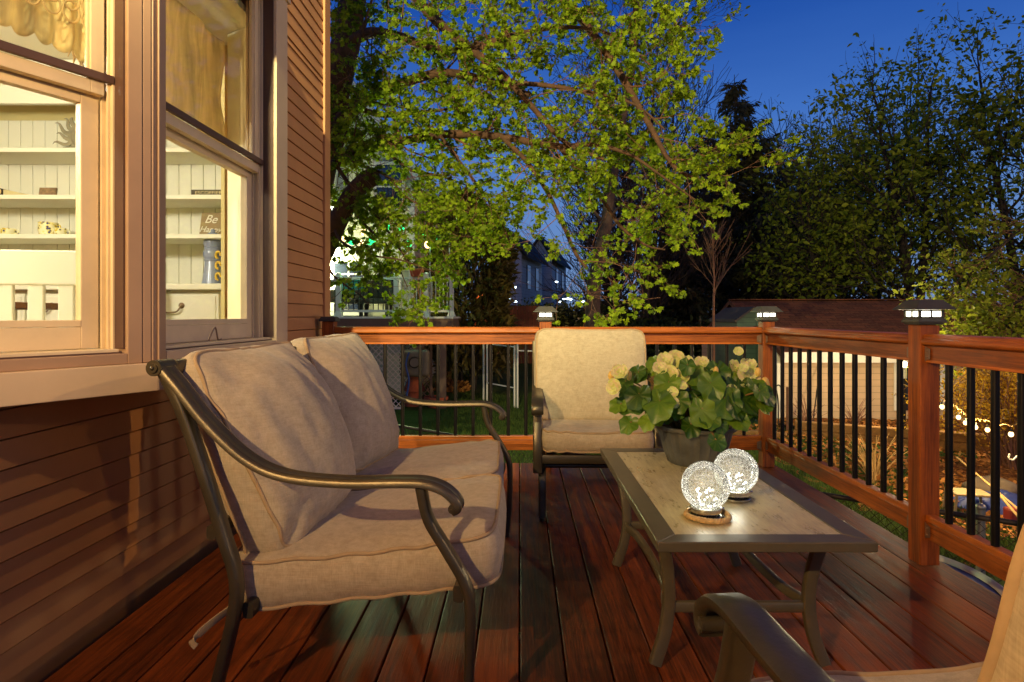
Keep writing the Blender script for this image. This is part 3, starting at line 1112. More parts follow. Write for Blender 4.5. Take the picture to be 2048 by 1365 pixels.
mb = MB()
mb.box(-3.0, -2.55, 4.02, 4.20, 0.89, 0.945)
mb.build('seat', M['room_floor'], rc, bevel=0.006)
for xx in (-2.98, -2.60):
    for yy2 in (4.03, 4.15):
        mb = MB()
        mb.box(xx, xx + 0.035, yy2, yy2 + 0.035, 0.451, 0.889)
        mb.build('leg', M['room_floor'], rc, bevel=0.003)


# window dressings hanging in the bay opening
def drape_mat(name, c, tr):
    t = NT(name)
    col = t.ramp(t.noise(t.coord((9, 9, 1)), 2.2, 5, 0.6), [(0.3, shade(c, 0.75)), (0.7, shade(c, 1.2))])
    b = t.n('ShaderNodeBsdfDiffuse')
    t.l(col, b.inputs[0])
    q = t.n('ShaderNodeBsdfTranslucent')
    t.l(col, q.inputs[0])
    mx = t.n('ShaderNodeMixShader')
    mx.inputs[0].default_value = tr
    t.l(b.outputs[0], mx.inputs[1])
    t.l(q.outputs[0], mx.inputs[2])
    t.l(mx.outputs[0], t.out.inputs['Surface'])
    return t.m


M['drape'] = drape_mat('amber_drape', srgb(228, 206, 160), 0.5)
M['lace'] = drape_mat('cream_lace', srgb(240, 224, 176), 0.5)
cv = thing('curtain', 'amber cloth curtain with tasselled hem in the right bay window', 'curtain', (RXW + 0.05, 2.9, 2.6))
nu, nv = 60, 30
V, F = [], []
for j in range(nv + 1):
    for i in range(nu + 1):
        u, v = i / nu, j / nv
        y = 2.10 + 1.20 * u
        hem = 2.12 - 0.12 * u - 0.05 * math.sin(u * PI * 2.2)
        z = 2.60 + (hem - 2.60) * v
        xw = RXW + 0.06 + 0.022 * math.sin(u * 26 + v * 1.5) * (0.35 + 0.65 * v) + 0.02 * noise.noise(Vector((u * 5, v * 3, 0)))
        y -= 0.10 * max(0, u - 0.8) * 5 * (v * (1 - v) * 1.6)
        V.append((xw, y, z))
for j in range(nv):
    for i in range(nu):
        a = j * (nu + 1) + i
        F.append((a, a + 1, a + nu + 2, a + nu + 1))
cl = mesh_np('cloth', V, F, M['drape'], cv, True)
sd = cl.modifiers.new('thick', 'SOLIDIFY')
sd.thickness = 0.003
mb = MB()
r2 = random.Random(2)
for i in range(90):
    u = i / 89
    p = Vector(V[nv * (nu + 1) + int(u * nu)])
    q = p + Vector((r2.uniform(-.01, .01), r2.uniform(-.01, .01), -r2.uniform(0.03, 0.07)))
    mb.tube([p, (p + q) / 2 + Vector((0.004, 0, 0)), q], [0.004, 0.003, 0.0015], 4)
mb.build('fringe', M['drape'], cv)

# scalloped lace valance inside the angled window
vl = thing('valance', 'cream scalloped lace valance across the top of the angled window', 'curtain', (-1.45, 1.8, 2.5))
FV = Face(Kc - nB * 0.16, dB, nB)
nu, nv = 110, 26
V, F = [], []
for j in range(nv + 1):
    for i in range(nu + 1):
        u, v = i / nu, j / nv
        sc = abs(math.sin(u * PI * 11))
        hem = 1.985 + 0.06 * u - 0.022 * sc
        z = 2.62 + (hem - 2.62) * v
        w = -0.05 + 0.010 * math.sin(u * 40) * v + 0.007 * math.sin(v * PI * 5) * (v > 0.55) + 0.006 * math.sin(u * PI * 22) * (v > 0.7)
        V.append(FV.p(0.02 + 0.60 * u, w, z))
for j in range(nv):
    for i in range(nu):
        a = j * (nu + 1) + i
        F.append((a, a + 1, a + nu + 2, a + nu + 1))
cl = mesh_np('cloth', [tuple(p) for p in V], F, M['lace'], vl, True)
sd = cl.modifiers.new('thick', 'SOLIDIFY')
sd.thickness = 0.002
mb = MB()
for row, (zb, hh) in enumerate(((2.10, 0.040), (2.055, 0.034))):
    for i in range(11):
        uc = 0.02 + 0.60 * (i + 0.5) / 11
        pts = []
        for k in range(13):
            a = 2 * PI * k / 12
            pts.append(FV.p(uc + 0.024 * math.cos(a), 0.0, zb + 0.03 + 0.06 * (uc - 0.02) / 0.6 + hh * math.sin(a)))
        mb.tube(pts, 0.0035, 5)
mb.build('lace_trim', M['drape'], vl, smooth=60)

# ceiling lamp of the dining room (a real lamp; it lights the room and the bay)
lt = thing('pendant_lamp', 'white globe pendant lamp hanging in the dining room', 'lamp', (-3.3, 2.2, 2.9))
mb = MB()
mb.tube([(-3.3, 2.2, 2.92), (-3.3, 2.2, 2.62)], 0.008, 8)
mb.build('rod', M['bracket'], lt)
mb = MB()
mb.ball((-3.3, 2.2, 2.50), 0.13, 16)
mb.build('globe', emit('pendant_globe', (1, 0.86, 0.62, 1), 4.0), lt, smooth=180)
lp = point_light('dining_room_light', (-3.3, 2.2, 2.30), 118, (1.0, 0.94, 0.80), 0.16)
lp2 = point_light('dining_room_light', (-2.5, 1.2, 2.66), 55, (1.0, 0.92, 0.74), 0.12)
# ================================================================== cushions
def cushion(name, parent, w, d, t, puff, mat, xf, seed=0, wrinkle=0.006, n=30, deform=None, pipe=True, power=9):
    """box cushion w (local x) by d (local y), thickness t, crowned faces; xf maps local -> thing space"""
    V, F = [], []
    idx = {}

    def disp(p, k):
        q = Vector(p) * 3.2 + Vector((seed * 3.1, seed * 1.7, 0))
        return k * (noise.noise(q) * 0.9 + 0.45 * noise.noise(q * 2.3) + 0.25 * noise.noise(q * 5.1))

    def plan(u, v):
        k = max(abs(u), abs(v))
        if k < 1e-6:
            return 0.0, 0.0
        s = k / ((abs(u) ** power + abs(v) ** power) ** (1 / power))
        return u * s, v * s
    gr = [math.sin((i / n * 2 - 1) * PI / 2 * 0.86) / math.sin(PI / 2 * 0.86) for i in range(n + 1)]

    def put(p):
        if deform:
            p = deform(p)
        V.append(tuple(xf @ Vector(p)))
        return len(V) - 1
    for side in (1, -1):
        for j in range(n + 1):
            for i in range(n + 1):
                u, v = plan(gr[i], gr[j])
                e = (max(0.0, 1 - abs(gr[i]) ** 2.6) * max(0.0, 1 - abs(gr[j]) ** 2.6)) ** 0.62
                x, y = u * w / 2, v * d / 2
                z = side * (t / 2 + puff * e)
                z += disp((x, y, side * 2), wrinkle) * min(1, e * 3)
                # puckers running in from the seams
                z -= wrinkle * 1.1 * (1 - e) * (0.5 + 0.5 * math.sin(40 * x + 9 * noise.noise(Vector((x * 4, y * 4, seed))))) * (1 if e < 0.6 else 0)
                idx[(side, i, j)] = put((x, y, z))
        for j in range(n):
            for i in range(n):
                q = (idx[(side, i, j)], idx[(side, i + 1, j)], idx[(side, i + 1, j + 1)], idx[(side, i, j + 1)])
                F.append(q if side > 0 else q[::-1])
    ring = [(i, 0) for i in range(n)] + [(n, j) for j in range(n)] + [(i, n) for i in range(n, 0, -1)] + [(0, j) for j in range(n, 0, -1)]
    ms = 5
    rows = [[idx[(1, i, j)] for i, j in ring]]
    for k in range(1, ms):
        f = k / ms
        row = []
        for (i, j) in ring:
            u, v = plan(gr[i], gr[j])
            x, y = u * w / 2, v * d / 2
            z = t / 2 * (1 - 2 * f)
            b = 0.016 * math.sin(PI * f) + disp((x * 1.5, y * 1.5, z * 3 + 9), wrinkle * 0.9)
            L = math.hypot(x, y) + 1e-6
            row.append(put((x + x / L * b, y + y / L * b, z)))
        rows.append(row)
    rows.append([idx[(-1, i, j)] for i, j in ring])
    m = len(ring)
    for k in range(ms):
        for a in range(m):
            b = (a + 1) % m
            F.append((rows[k][a], rows[k + 1][a], rows[k + 1][b], rows[k][b]))
    o = mesh_np(name, V, F, mat, parent, True)
    if pipe:
        mb = MB()
        for rw in (rows[0], rows[-1]):
            pts = [Vector(V[k]) for k in rw]
            pts = pts + [pts[0], pts[1]]
            mb.tube(pts, 0.0062, 6, False)
        mb.build('piping', M['piping'], o, smooth=80)
    return o


def xform(loc, rx=0, ry=0, rz=0):
    return Matrix.Translation(Vector(loc)) @ Matrix.Rotation(rad(rz), 4, 'Z') @ Matrix.Rotation(rad(ry), 4, 'Y') @ Matrix.Rotation(rad(rx), 4, 'X')


ARM = [(0.033, -0.009), (0.033, 0.004), (0.027, 0.011), (0.020, 0.0125), (0.016, 0.0095), (-0.016, 0.0095), (-0.020, 0.0125), (-0.027, 0.011), (-0.033, 0.004), (-0.033, -0.009), (-0.025, -0.013), (0.025, -0.013)]
LEG = rrect(0.048, 0.026, 0.008)
LEGB = rrect(0.042, 0.030, 0.008)

# ================================================================== loveseat (local: +x forward, y along its width, near arm at y=0)
lv = thing('loveseat', 'two-seat oatmeal cushioned loveseat with curved dark metal arms under the windows', 'loveseat', (0, 0, 0))
WM[lv] = Matrix.Identity(4)
LW = 1.48
for y in (0.0, LW):
    mb = MB()
    p = [(-.985, y, .985), (-.937, y, .930), (-.857, y, .833), (-.75, y, .737), (-.643, y, .690), (-.482, y, .675), (-.321, y, .678), (-.254, y, .676), (-.205, y, .660), (-.172, y, .632), (-.166, y, .612), (-.180, y, .604)]
    mb.sweep(smooth_path(p, 6), ARM, side=(0, 1, 0))
    mb.tube([(-.176, y - 0.031, .613), (-.176, y + 0.031, .613)], 0.0135, 12)
    mb.build('arm', M['frame_metal'], lv, smooth=45)
    mb = MB()
    p = [(-.268, y, .664), (-.248, y, .579), (-.2, y, .499), (-.147, y, .405), (-.134, y, .325), (-.138, y, .144), (-.15, y, 0.004)]
    mb.sweep(smooth_path(p, 6), LEG, side=(0, 1, 0))
    mb.build('leg', M['frame_metal'], lv, smooth=45)
    mb = MB()
    p = [(-.984, y, .972), (-.93, y, .86), (-.864, y, .673), (-.817, y, .525), (-.783, y, .418), (-.783, y, .325), (-.817, y, .177), (-.865, y, 0.004)]
    mb.sweep(smooth_path(p, 6), LEGB, side=(0, 1, 0))
    mb.build('leg', M['frame_metal'], lv, smooth=45)
    mb = MB()
    s = -1 if y < 0.5 else 1
    mb.tube([(-.993, y - 0.036, .983), (-.993, y + 0.036, .983)], 0.022, 18)
    mb.tube([(-.993, y + s * 0.0362, .983), (-.993, y + s * 0.041, .983)], 0.013, 14)
    mb.ball((-.993, y + s * 0.041, .983), 0.006, 6)
    mb.build('end_cap', M['frame_metal'], lv, smooth=40)
mb = MB()
mb.sweep([(-.985, 0.036, .978), (-.985, LW - 0.036, .978)], rrect(0.028, 0.045, 0.009), side=(1, 0, 0))
mb.sweep([(-.865, 0.02, .52), (-.865, LW - 0.02, .52)], rrect(0.025, 0.04, 0.008), side=(1, 0, 0))
for k in range(11):
    y = 0.12 + k * 0.124
    mb.tube(smooth_path([(-.982, y, .96), (-.95, y, .80), (-.90, y, .62), (-.868, y, .53)], 4), 0.007, 8)
mb.build('back_frame', M['frame_metal'], lv, smooth=40)
mb = MB()
for x, z in ((-.17, .365), (-.76, .305)):
    mb.sweep([(x, 0.022, z), (x, LW - 0.022, z)], rrect(0.03, 0.045, 0.008), side=(1, 0, 0))
for y in (0.16, LW / 2, LW - 0.16):
    mb.sweep([(-.75, y, .305), (-.18, y, .36)], rrect(0.03, 0.03, 0.006), side=(0, 1, 0))
mb.build('seat_frame', M['frame_metal'], lv, smooth=40)


def sag(p):
    x, y, z = p
    return (x, y, z - 0.012 * (1 - (x / 0.4) ** 2) * (z > 0) - 0.01 * (z < 0) * max(0, x))


c1 = cushion('seat_cushion', lv, 0.78, 0.70, 0.138, 0.020, M['cushion_seat'], xform((-0.478, 0.428, 0.394), 0, -6.0, 3.2), 1, 0.006, 34, sag)
c2 = cushion('seat_cushion', lv, 0.75, 0.68, 0.138, 0.024, M['cushion_seat'], xform((-0.525, 1.098, 0.404), 0, -5.0, 4.6), 2, 0.006, 34, sag)
# tie strap hanging from the rear corner of the near cushion
mb = MB()
pth = smooth_path([(-.835, 0.085, .285), (-.870, 0.045, .262), (-.900, 0.02, .235), (-.915, 0.012, .205)], 5)
mb.sweep(pth, rrect(0.026, 0.004, 0.0015), side=(0.5, 0.2, 1.0))
mb.build('tie_strap', M['piping'], c1, smooth=60)


def slump(k, seed):
    def f(p):
        x, y, z = p                       # x: across the seat, y: up the back, z: towards the sitter
        v = y / 0.31
        z += 0.035 * (1 - v) * 0.5 * (1 if z > 0 else 0.3) - 0.02 * max(0, v) ** 2
        y -= 0.020 * (1 - (x / 0.36) ** 2) * max(0, v)           # top edge sags between raised corners
        y += 0.016 * (x / 0.36) * k * max(0, v)
        x *= 1.0 - 0.05 * max(0, -v)
        if z > 0:
            q = noise.noise(Vector((x * 11 + 0.25 * y * 11, y * 1.3, seed)))
            z += (0.014 * (1 - abs(q) * 2.2) + 0.006 * noise.noise(Vector((x * 26, y * 3.5, seed + 4)))) * max(0.0, 1 - (x / 0.34) ** 4) * max(0.0, 1 - v ** 6)
        # diagonal creases
        z += 0.012 * math.sin(9 * (x + 0.45 * y) + seed) * max(0, 1 - (abs(v)) ** 2) * (1 if z > 0 else 0)
        return (x, y, z)
    return f


def back_xf(loc, lean, roll=0, twist=0):
    # local x -> +y of the seat (its width), local y -> up along the back, local z -> forward
    B = Matrix(((0, 0, 1, 0), (1, 0, 0, 0), (0, 1, 0, 0), (0, 0, 0, 1)))
    return Matrix.Translation(Vector(loc)) @ Matrix.Rotation(rad(twist), 4, 'Z') @ Matrix.Rotation(rad(-lean), 4, 'Y') @ Matrix.Rotation(rad(roll), 4, 'X') @ B


cushion('back_cushion', lv, 0.655, 0.65, 0.09, 0.088, M['cushion'], back_xf((-0.862, 0.412, 0.722), 19, 3.0, -1), 3, 0.016, 36, slump(-1, 0.5), power=9)
cushion('back_cushion', lv, 0.62, 0.62, 0.09, 0.088, M['cushion'], back_xf((-0.868, 1.138, 0.745), 17, -2.0, -4), 4, 0.016, 36, slump(1, 2.0), power=9)
lv.location = (0, 1.64, 0.0)
lv.rotation_euler = (0, 0, rad(-3.2))

# ================================================================== armchair (local: faces -y, centred on x)
ch = thing('armchair', 'single oatmeal cushioned spring armchair against the back railing', 'armchair', (0, 0, 0), 'matching single armchairs')
WM[ch] = Matrix.Identity(4)
for x in (-0.333, 0.333):
    mb = MB()
    p = [(x, .425, .955), (x, .385, .86), (x, .32, .765), (x, .22, .69), (x, .08, .662), (x, -.12, .662), (x, -.225, .664), (x, -.285, .652), (x, -.322, .625), (x, -.325, .60), (x, -.308, .592)]
    mb.sweep(smooth_path(p, 6), [(-a, b) for a, b in ARM][::-1], side=(-1, 0, 0))
    mb.tube([(x - 0.031, -.312, .602), (x + 0.031, -.312, .602)], 0.013, 12)
    mb.build('arm', M['frame_metal'], ch, smooth=45)
    mb = MB()
    p = [(x, -.215, .652), (x, -.245, .56), (x, -.285, .47), (x, -.300, .38), (x, -.295, .262)]
    mb.sweep(smooth_path(p, 6), rrect(0.05, 0.03, 0.008), side=(1, 0, 0))
    mb.build('front_post', M['frame_metal'], ch, smooth=45)
    mb = MB()
    p = [(x, .422, .945), (x, .365, .75), (x, .31, .55), (x, .285, .40), (x, .275, .27)]
    mb.sweep(smooth_path(p, 6), rrect(0.045, 0.03, 0.008), side=(1, 0, 0))
    mb.build('back_post', M['frame_metal'], ch, smooth=45)
    # legs of the spring base
    xs = x * 0.92
    mb = MB()
    p = [(xs, -.06, .262), (xs, -.20, .262), (xs, -.265, .245), (xs, -.292, .20), (xs, -.298, .12), (xs, -.305, .018)]
    mb.sweep(smooth_path(p, 6), rrect(0.042, 0.022, 0.006), side=(1, 0, 0))
    mb.tube([(xs, -.305, .0), (xs, -.305, .018)], 0.016, 10)
    mb.build('leg', M['frame_metal'], ch, smooth=45)
    mb = MB()
    p = [(xs, -.055, .262), (xs, .12, .262), (xs, .19, .24), (xs, .225, .19), (xs, .25, .02)]
    mb.sweep(smooth_path(p, 6), rrect(0.042, 0.022, 0.006), side=(1, 0, 0))
    mb.tube([(xs, .25, .0), (xs, .25, .018)], 0.016, 10)
    mb.build('leg', M['frame_metal'], ch, smooth=45)
    mb = MB()
    sx = x * 0.75
    for yy in (-0.12, 0.02):
        mb.box(sx - 0.03, sx + 0.03, yy - 0.035, yy + 0.035, 0.277, 0.318)
    mb.build('spring', M['lamp_black'], ch, bevel=0.006)
mb = MB()
for y, z in ((-0.285, .335), (.28, .325)):
    mb.sweep([(-0.31, y, z), (0.31, y, z)], rrect(0.028, 0.05, 0.008), side=(0, 1, 0))
for x in (-0.30, 0.30):
    mb.sweep([(x, -.27, .335), (x, .265, .325)], rrect(0.028, 0.04, 0.006), side=(1, 0, 0))
mb.build('seat_frame', M['frame_metal'], ch, smooth=40)
mb = MB()
for y in (-.13, .03):
    mb.sweep([(-0.306, y, .262), (0.306, y, .262)], rrect(0.04, 0.022, 0.006), side=(0, 1, 0))
mb.build('base_bar', M['frame_metal'], ch, smooth=40)
mb = MB()
mb.sweep([(-0.318, .424, .945), (0.318, .424, .945)], rrect(0.028, 0.05, 0.009), side=(0, 1, 0))
for k in range(6):
    xx = -0.25 + 0.1 * k
    mb.tube(smooth_path([(xx, .42, .93), (xx, .362, .75), (xx, .305, .55), (xx, .285, .36)], 4), 0.007, 8)
mb.build('back_frame', M['frame_metal'], ch, smooth=40)
cushion('seat_cushion', ch, 0.615, 0.65, 0.115, 0.016, M['cushion_seat'], xform((0, -0.010, 0.436), -2.0, 0, 0), 6, 0.006, 32, sag)
B2 = Matrix(((1, 0, 0, 0), (0, 0, -1, 0), (0, 1, 0, 0), (0, 0, 0, 1)))


def plump(p):
    x, y, z = p
    v = y / 0.30
    y -= 0.014 * (1 - (x / 0.35) ** 2) * max(0, v)
    z += 0.02 * (1 - v) * 0.5
    return (x, y, z)


cushion('back_cushion', ch, 0.685, 0.59, 0.10, 0.048, M['cushion'], Matrix.Translation((0.005, 0.225, 0.752)) @ Matrix.Rotation(rad(-17), 4, 'X') @ Matrix.Rotation(rad(0.6), 4, 'Y') @ B2, 7, 0.006, 34, plump, power=11)
ch2 = copy_tree(ch)
ch.location = (0.437, 3.665, 0)
ch.rotation_euler = (0, 0, rad(-1.5))
ch2.location = (0.694, 0.758, 0)
ch2.rotation_euler = (0, 0, rad(185))
for c in ch2.children:
    if c.name.startswith('back_cushion'):
        c.location.y += 0.048
ch2['label'] = 'near armchair with only its curved arm and cushion edges in view, facing the table'

# ================================================================== coffee table
M['table_metal'] = simple('table_metal', srgb(104, 96, 74), 0.42, 0.3, 0.15, 10, 0.06, 140)


def tile_mat():
    t = NT('stone_look_tabletop')
    v = t.coord((3.2, 1.2, 1))
    f = t.noise(v, 6, 7, 0.7, 0.15)
    g = t.noise(t.coord((16, 1.6, 1), rot=(0, 0, 0.35)), 7, 5, 0.7)
    k = t.math('ADD', t.math('MULTIPLY', f, 0.55), t.math('MULTIPLY', g, 0.45))
    c = t.ramp(k, [(0.33, srgb(152, 138, 94)), (0.5, srgb(198, 184, 134)), (0.68, srgb(226, 216, 170))])
    d = t.noise(t.coord(), 26, 4, 0.8)
    c = t.mix(t.ramp(d, [(0.63, (0, 0, 0, 1)), (0.74, (0.5, 0.5, 0.5, 1))]), c, srgb(96, 72, 46))
    rr = t.ramp(f, [(0.35, (0.24, 0.24, 0.24, 1)), (0.7, (0.42, 0.42, 0.42, 1))])
    return t.bsdf(c, rr, 0, d, 0.05, 0.002, 0.6)


M['tile'] = tile_mat()
tb = thing('coffee_table', 'low metal-framed coffee table with a tan stone-look top', 'table', (0.707, 2.37, 0))
X0, X1, Y0, Y1, TZ = 0.392, 1.021, 1.745, 2.992, 0.480
fw = 0.068
mb = MB()
for (poly) in ([(X0, Y0), (X1, Y0), (X1 - fw, Y0 + fw), (X0 + fw, Y0 + fw)], [(X1, Y0), (X1, Y1), (X1 - fw, Y1 - fw), (X1 - fw, Y0 + fw)],
               [(X1, Y1), (X0, Y1), (X0 + fw, Y1 - fw), (X1 - fw, Y1 - fw)], [(X0, Y1), (X0, Y0), (X0 + fw, Y0 + fw), (X0 + fw, Y1 - fw)]):
    mb.prism([(a, b, 0) for a, b in poly], (0, 0, TZ - 0.030), (0, 0, TZ))
mb.build('top_frame', M['table_metal'], tb, bevel=0.0035, seg=3)
mb = MB()
mb.box(X0 + fw - 0.004, X1 - fw + 0.004, Y0 + fw - 0.004, Y1 - fw + 0.004, TZ - 0.016, TZ - 0.0035)
mb.build('tabletop', M['tile'], tb)
for sx in (-1, 1):
    for sy in (-1, 1):
        xm, ym = (X0 + X1) / 2, 2.368
        f = lambda a, b, z: (xm + sx * a, ym + sy * b, z)
        mb = MB()
        p = [f(.262, .44, TZ - 0.031), f(.250, .42, .40), f(.232, .398, .30), f(.226, .388, .20), f(.240, .388, .10), f(.272, .394, 0.004)]
        mb.sweep(smooth_path(p, 6), rrect(0.030, 0.040, 0.007), side=(0, 1, 0))
        mb.build('leg', M['table_metal'], tb, smooth=45)
zs_ = 0.185
for sx in (-1, 1):
    mb = MB()
    p = [((X0 + X1) / 2 + sx * .226, ym - .375, zs_), ((X0 + X1) / 2 + sx * .226, ym - .33, zs_), ((X0 + X1) / 2 + sx * .205, ym - .24, zs_), ((X0 + X1) / 2 + sx * .195, ym, zs_), ((X0 + X1) / 2 + sx * .205, ym + .24, zs_), ((X0 + X1) / 2 + sx * .226, ym + .33, zs_), ((X0 + X1) / 2 + sx * .226, ym + .375, zs_)]
    mb.sweep(smooth_path(p, 5), rrect(0.024, 0.034, 0.007), side=(1, 0, 0))
    mb.build('side_stretcher', M['table_metal'], tb, smooth=45)
for sy in (-1, 1):
    mb = MB()
    mb.sweep([((X0 + X1) / 2 - .212, ym + sy * .385, zs_), ((X0 + X1) / 2 + .212, ym + sy * .385, zs_)], rrect(0.022, 0.036, 0.007), side=(0, 1, 0))
    mb.build('end_stretcher', M['table_metal'], tb, smooth=45)


# ================================================================== crackle glass globes
def crackle():
    t = NT('crackle_glass')
    v = t.coord()
    o = t.n('ShaderNodeTexVoronoi', feature='DISTANCE_TO_EDGE')
    o.inputs['Scale'].default_value = 95
    w = t.noise(v, 40, 3)
    t.l(v, o.inputs['Vector'])
    line = t.ramp(o.outputs['Distance'], [(0.0, (1, 1, 1, 1)), (0.10, (0.0, 0.0, 0.0, 1))])
    patch = t.ramp(t.noise(v, 14, 4, 0.7), [(0.36, (0.25, 0.25, 0.25, 1)), (0.66, (1, 1, 1, 1))])
    fac = t.mix(1.0, line, patch, 'MULTIPLY')
    tr = t.n('ShaderNodeBsdfTransparent')
    tr.inputs[0].default_value = (0.92, 0.94, 0.88, 1)
    tl = t.n('ShaderNodeBsdfTranslucent')
    tl.inputs[0].default_value = (0.92, 0.93, 0.86, 1)
    df = t.n('ShaderNodeBsdfDiffuse')
    df.inputs[0].default_value = (0.82, 0.84, 0.78, 1)
    m1 = t.n('ShaderNodeMixShader')
    m1.inputs[0].default_value = 0.45
    t.l(tl.outputs[0], m1.inputs[1])
    t.l(df.outputs[0], m1.inputs[2])
    fm = t.math('ADD', t.math('MULTIPLY', fac, 0.55), 0.18)
    m2 = t.n('ShaderNodeMixShader')
    t.l(fm, m2.inputs[0])
    t.l(tr.outputs[0], m2.inputs[1])
    t.l(m1.outputs[0], m2.inputs[2])
    gl = t.n('ShaderNodeBsdfGlossy')
    gl.inputs['Roughness'].default_value = 0.08
    fr = t.n('ShaderNodeFresnel')
    fr.inputs[0].default_value = 1.4
    bp = t.n('ShaderNodeBump')
    bp.inputs['Strength'].default_value = 0.6
    bp.inputs['Distance'].default_value = 0.004
    t.l(line, bp.inputs['Height'])
    t.l(bp.outputs[0], gl.inputs['Normal'])
    m3 = t.n('ShaderNodeMixShader')
    t.l(fr.outputs[0], m3.inputs[0])
    t.l(m2.outputs[0], m3.inputs[1])
    t.l(gl.outputs[0], m3.inputs[2])
    t.l(m3.outputs[0], t.out.inputs['Surface'])
    return t.m


M['crackle'] = crackle()
M['chrome'] = simple('polished_collar', srgb(196, 190, 172), 0.16, 0.95, 0.08)
M['led'] = emit('led_bead', (1.0, 0.98, 0.86, 1), 11.0)
M['clear'] = glass_pane('clear_base_glass')


def globe(label, c, rope):
    c = Vector(c)
    t = thing('glass_globe', label, 'lamp', c, 'crackle glass globe lights on the table')
    R, zc = 0.0765, 0.102
    mb = MB()
    prof = []
    for k in range(27):
        a = rad(152 - k * (152 - 0.01) / 26)
        prof.append((R * math.sin(a) + 1e-6, zc + R * math.cos(a)))
    prof = [(0.040, 0.026)] + prof
    mb.lathe(prof, c, 48)
    mb.build('globe', M['crackle'], t, smooth=80)
    mb = MB()
    mb.lathe([(0.0, 0.001), (0.050, 0.001), (0.052, 0.004), (0.052, 0.010), (0.047, 0.013), (0.0, 0.0131)], c, 36)
    mb.build('foot', M['chrome'], t, smooth=35)
    mb = MB()
    mb.lathe([(0.0, 0.0132), (0.045, 0.0132), (0.045, 0.0199), (0, 0.0199)], c, 36)
    mb.build('base_glass', M['clear'], t, smooth=35)
    mb = MB()
    mb.lathe([(0.0495, 0.020), (0.051, 0.022), (0.051, 0.034), (0.049, 0.036), (0.044, 0.037), (0.044, 0.0201), (0.0495, 0.020)], c, 36)
    for s in (-1, 1):
        mb.ball(c + Vector((s * 0.055, 0, 0.027)), 0.006, 8)
    mb.build('collar', M['chrome'], t, smooth=35)
    mb = MB()
    rr = random.Random(3)
    pts = []
    for k in range(26):
        a = k * 2.39
        r = 0.012 + 0.024 * rr.random()
        pts.append(c + Vector((r * math.cos(a), r * math.sin(a), 0.040 + 0.052 * rr.random())))
    for p in pts:
        mb.ball(p, 0.0026, 6)
    mb.build('led_string', M['led'], t, smooth=180)
    point_light('globe_light', c + Vector((0, 0, 0.085)), 0.25, (1.0, 0.95, 0.80), 0.03)
    if rope:
        mb = MB()
        pts = [c + Vector((0.066 * math.cos(a) + 0.003, 0.064 * math.sin(a) - 0.010, 0.0098 + 0.002 * math.sin(2 * a))) for a in [2 * PI * k / 180 for k in range(180)]]
        for ph in (0, PI * 2 / 3, PI * 4 / 3):
            strand = []
            for k in range(181):
                a = 2 * PI * k / 180
                p = pts[k % 180]
                rad_v = Vector((math.cos(a), math.sin(a), 0))
                ang = ph + k * 2 * PI * 14 / 180
                strand.append(p + rad_v * 0.0045 * math.cos(ang) + Vector((0, 0, 0.0045 * math.sin(ang))))
            mb.tube(strand, 0.0050, 6)
        mb.build('rope_handle', M['rope'], t, smooth=70)
    return t


globe('front crackle glass globe light standing inside a loop of rope', (0.598, 1.975, TZ - 0.0034), True)
globe('rear crackle glass globe light between the rope-ringed globe and the flower pot', (0.762, 2.165, TZ - 0.0034), False)

# ================================================================== begonia in a dark pot
M['pot'] = simple('weathered_grey_pot', srgb(90, 90, 82), 0.45, 0.15, 0.5, 9, 0.2, 70)
M['begonia_leaf'] = None


def begonia_leaf_mat():
    t = NT('begonia_leaf')
    r = island(t)
    f = t.math('ADD', t.math('MULTIPLY', r, 0.75), t.math('MULTIPLY', t.noise(t.coord(), 16, 4), 0.35))
    c = t.ramp(f, [(0.10, srgb(38, 70, 14)), (0.55, srgb(72, 112, 26)), (0.8, srgb(112, 146, 36)), (1.0, srgb(160, 182, 56))])
    uv = t.n('ShaderNodeAttribute', attribute_name='vein')
    c = t.mix(t.math('MULTIPLY', uv.outputs['Fac'], 0.22), c, srgb(140, 158, 66))
    b = t.n('ShaderNodeBsdfPrincipled')
    t.l(c, b.inputs['Base Color'])
    b.inputs['Roughness'].default_value = 0.36
    bp = t.n('ShaderNodeBump')
    bp.inputs['Strength'].default_value = 0.4
    bp.inputs['Distance'].default_value = 0.004
    t.l(t.noise(t.coord(), 60, 3), bp.inputs['Height'])
    t.l(bp.outputs[0], b.inputs['Normal'])
    tr = t.n('ShaderNodeBsdfTranslucent')
    t.l(c, tr.inputs['Color'])
    mx = t.n('ShaderNodeMixShader')
    mx.inputs[0].default_value = 0.28
    t.l(b.outputs[0], mx.inputs[1])
    t.l(tr.outputs[0], mx.inputs[2])
    t.l(mx.outputs[0], t.out.inputs['Surface'])
    return t.m


M['begonia_leaf'] = begonia_leaf_mat()


def petal_mat():
    t = NT('begonia_petal')
    r = island(t)
    c = t.ramp(t.math('ADD', t.math('MULTIPLY', r, 0.8), t.math('MULTIPLY', t.noise(t.coord(), 30, 3), 0.3)), [(0.1, srgb(226, 236, 128)), (0.6, srgb(238, 242, 168)), (0.90, srgb(246, 230, 180)), (1.05, srgb(240, 190, 140))])
    b = t.n('ShaderNodeBsdfPrincipled')
    t.l(c, b.inputs['Base Color'])
    b.inputs['Roughness'].default_value = 0.5
    tr = t.n('ShaderNodeBsdfTranslucent')
    t.l(c, tr.inputs['Color'])
    mx = t.n('ShaderNodeMixShader')
    mx.inputs[0].default_value = 0.35
    t.l(b.outputs[0], mx.inputs[1])
    t.l(tr.outputs[0], mx.inputs[2])
    t.l(mx.outputs[0], t.out.inputs['Surface'])
    return t.m


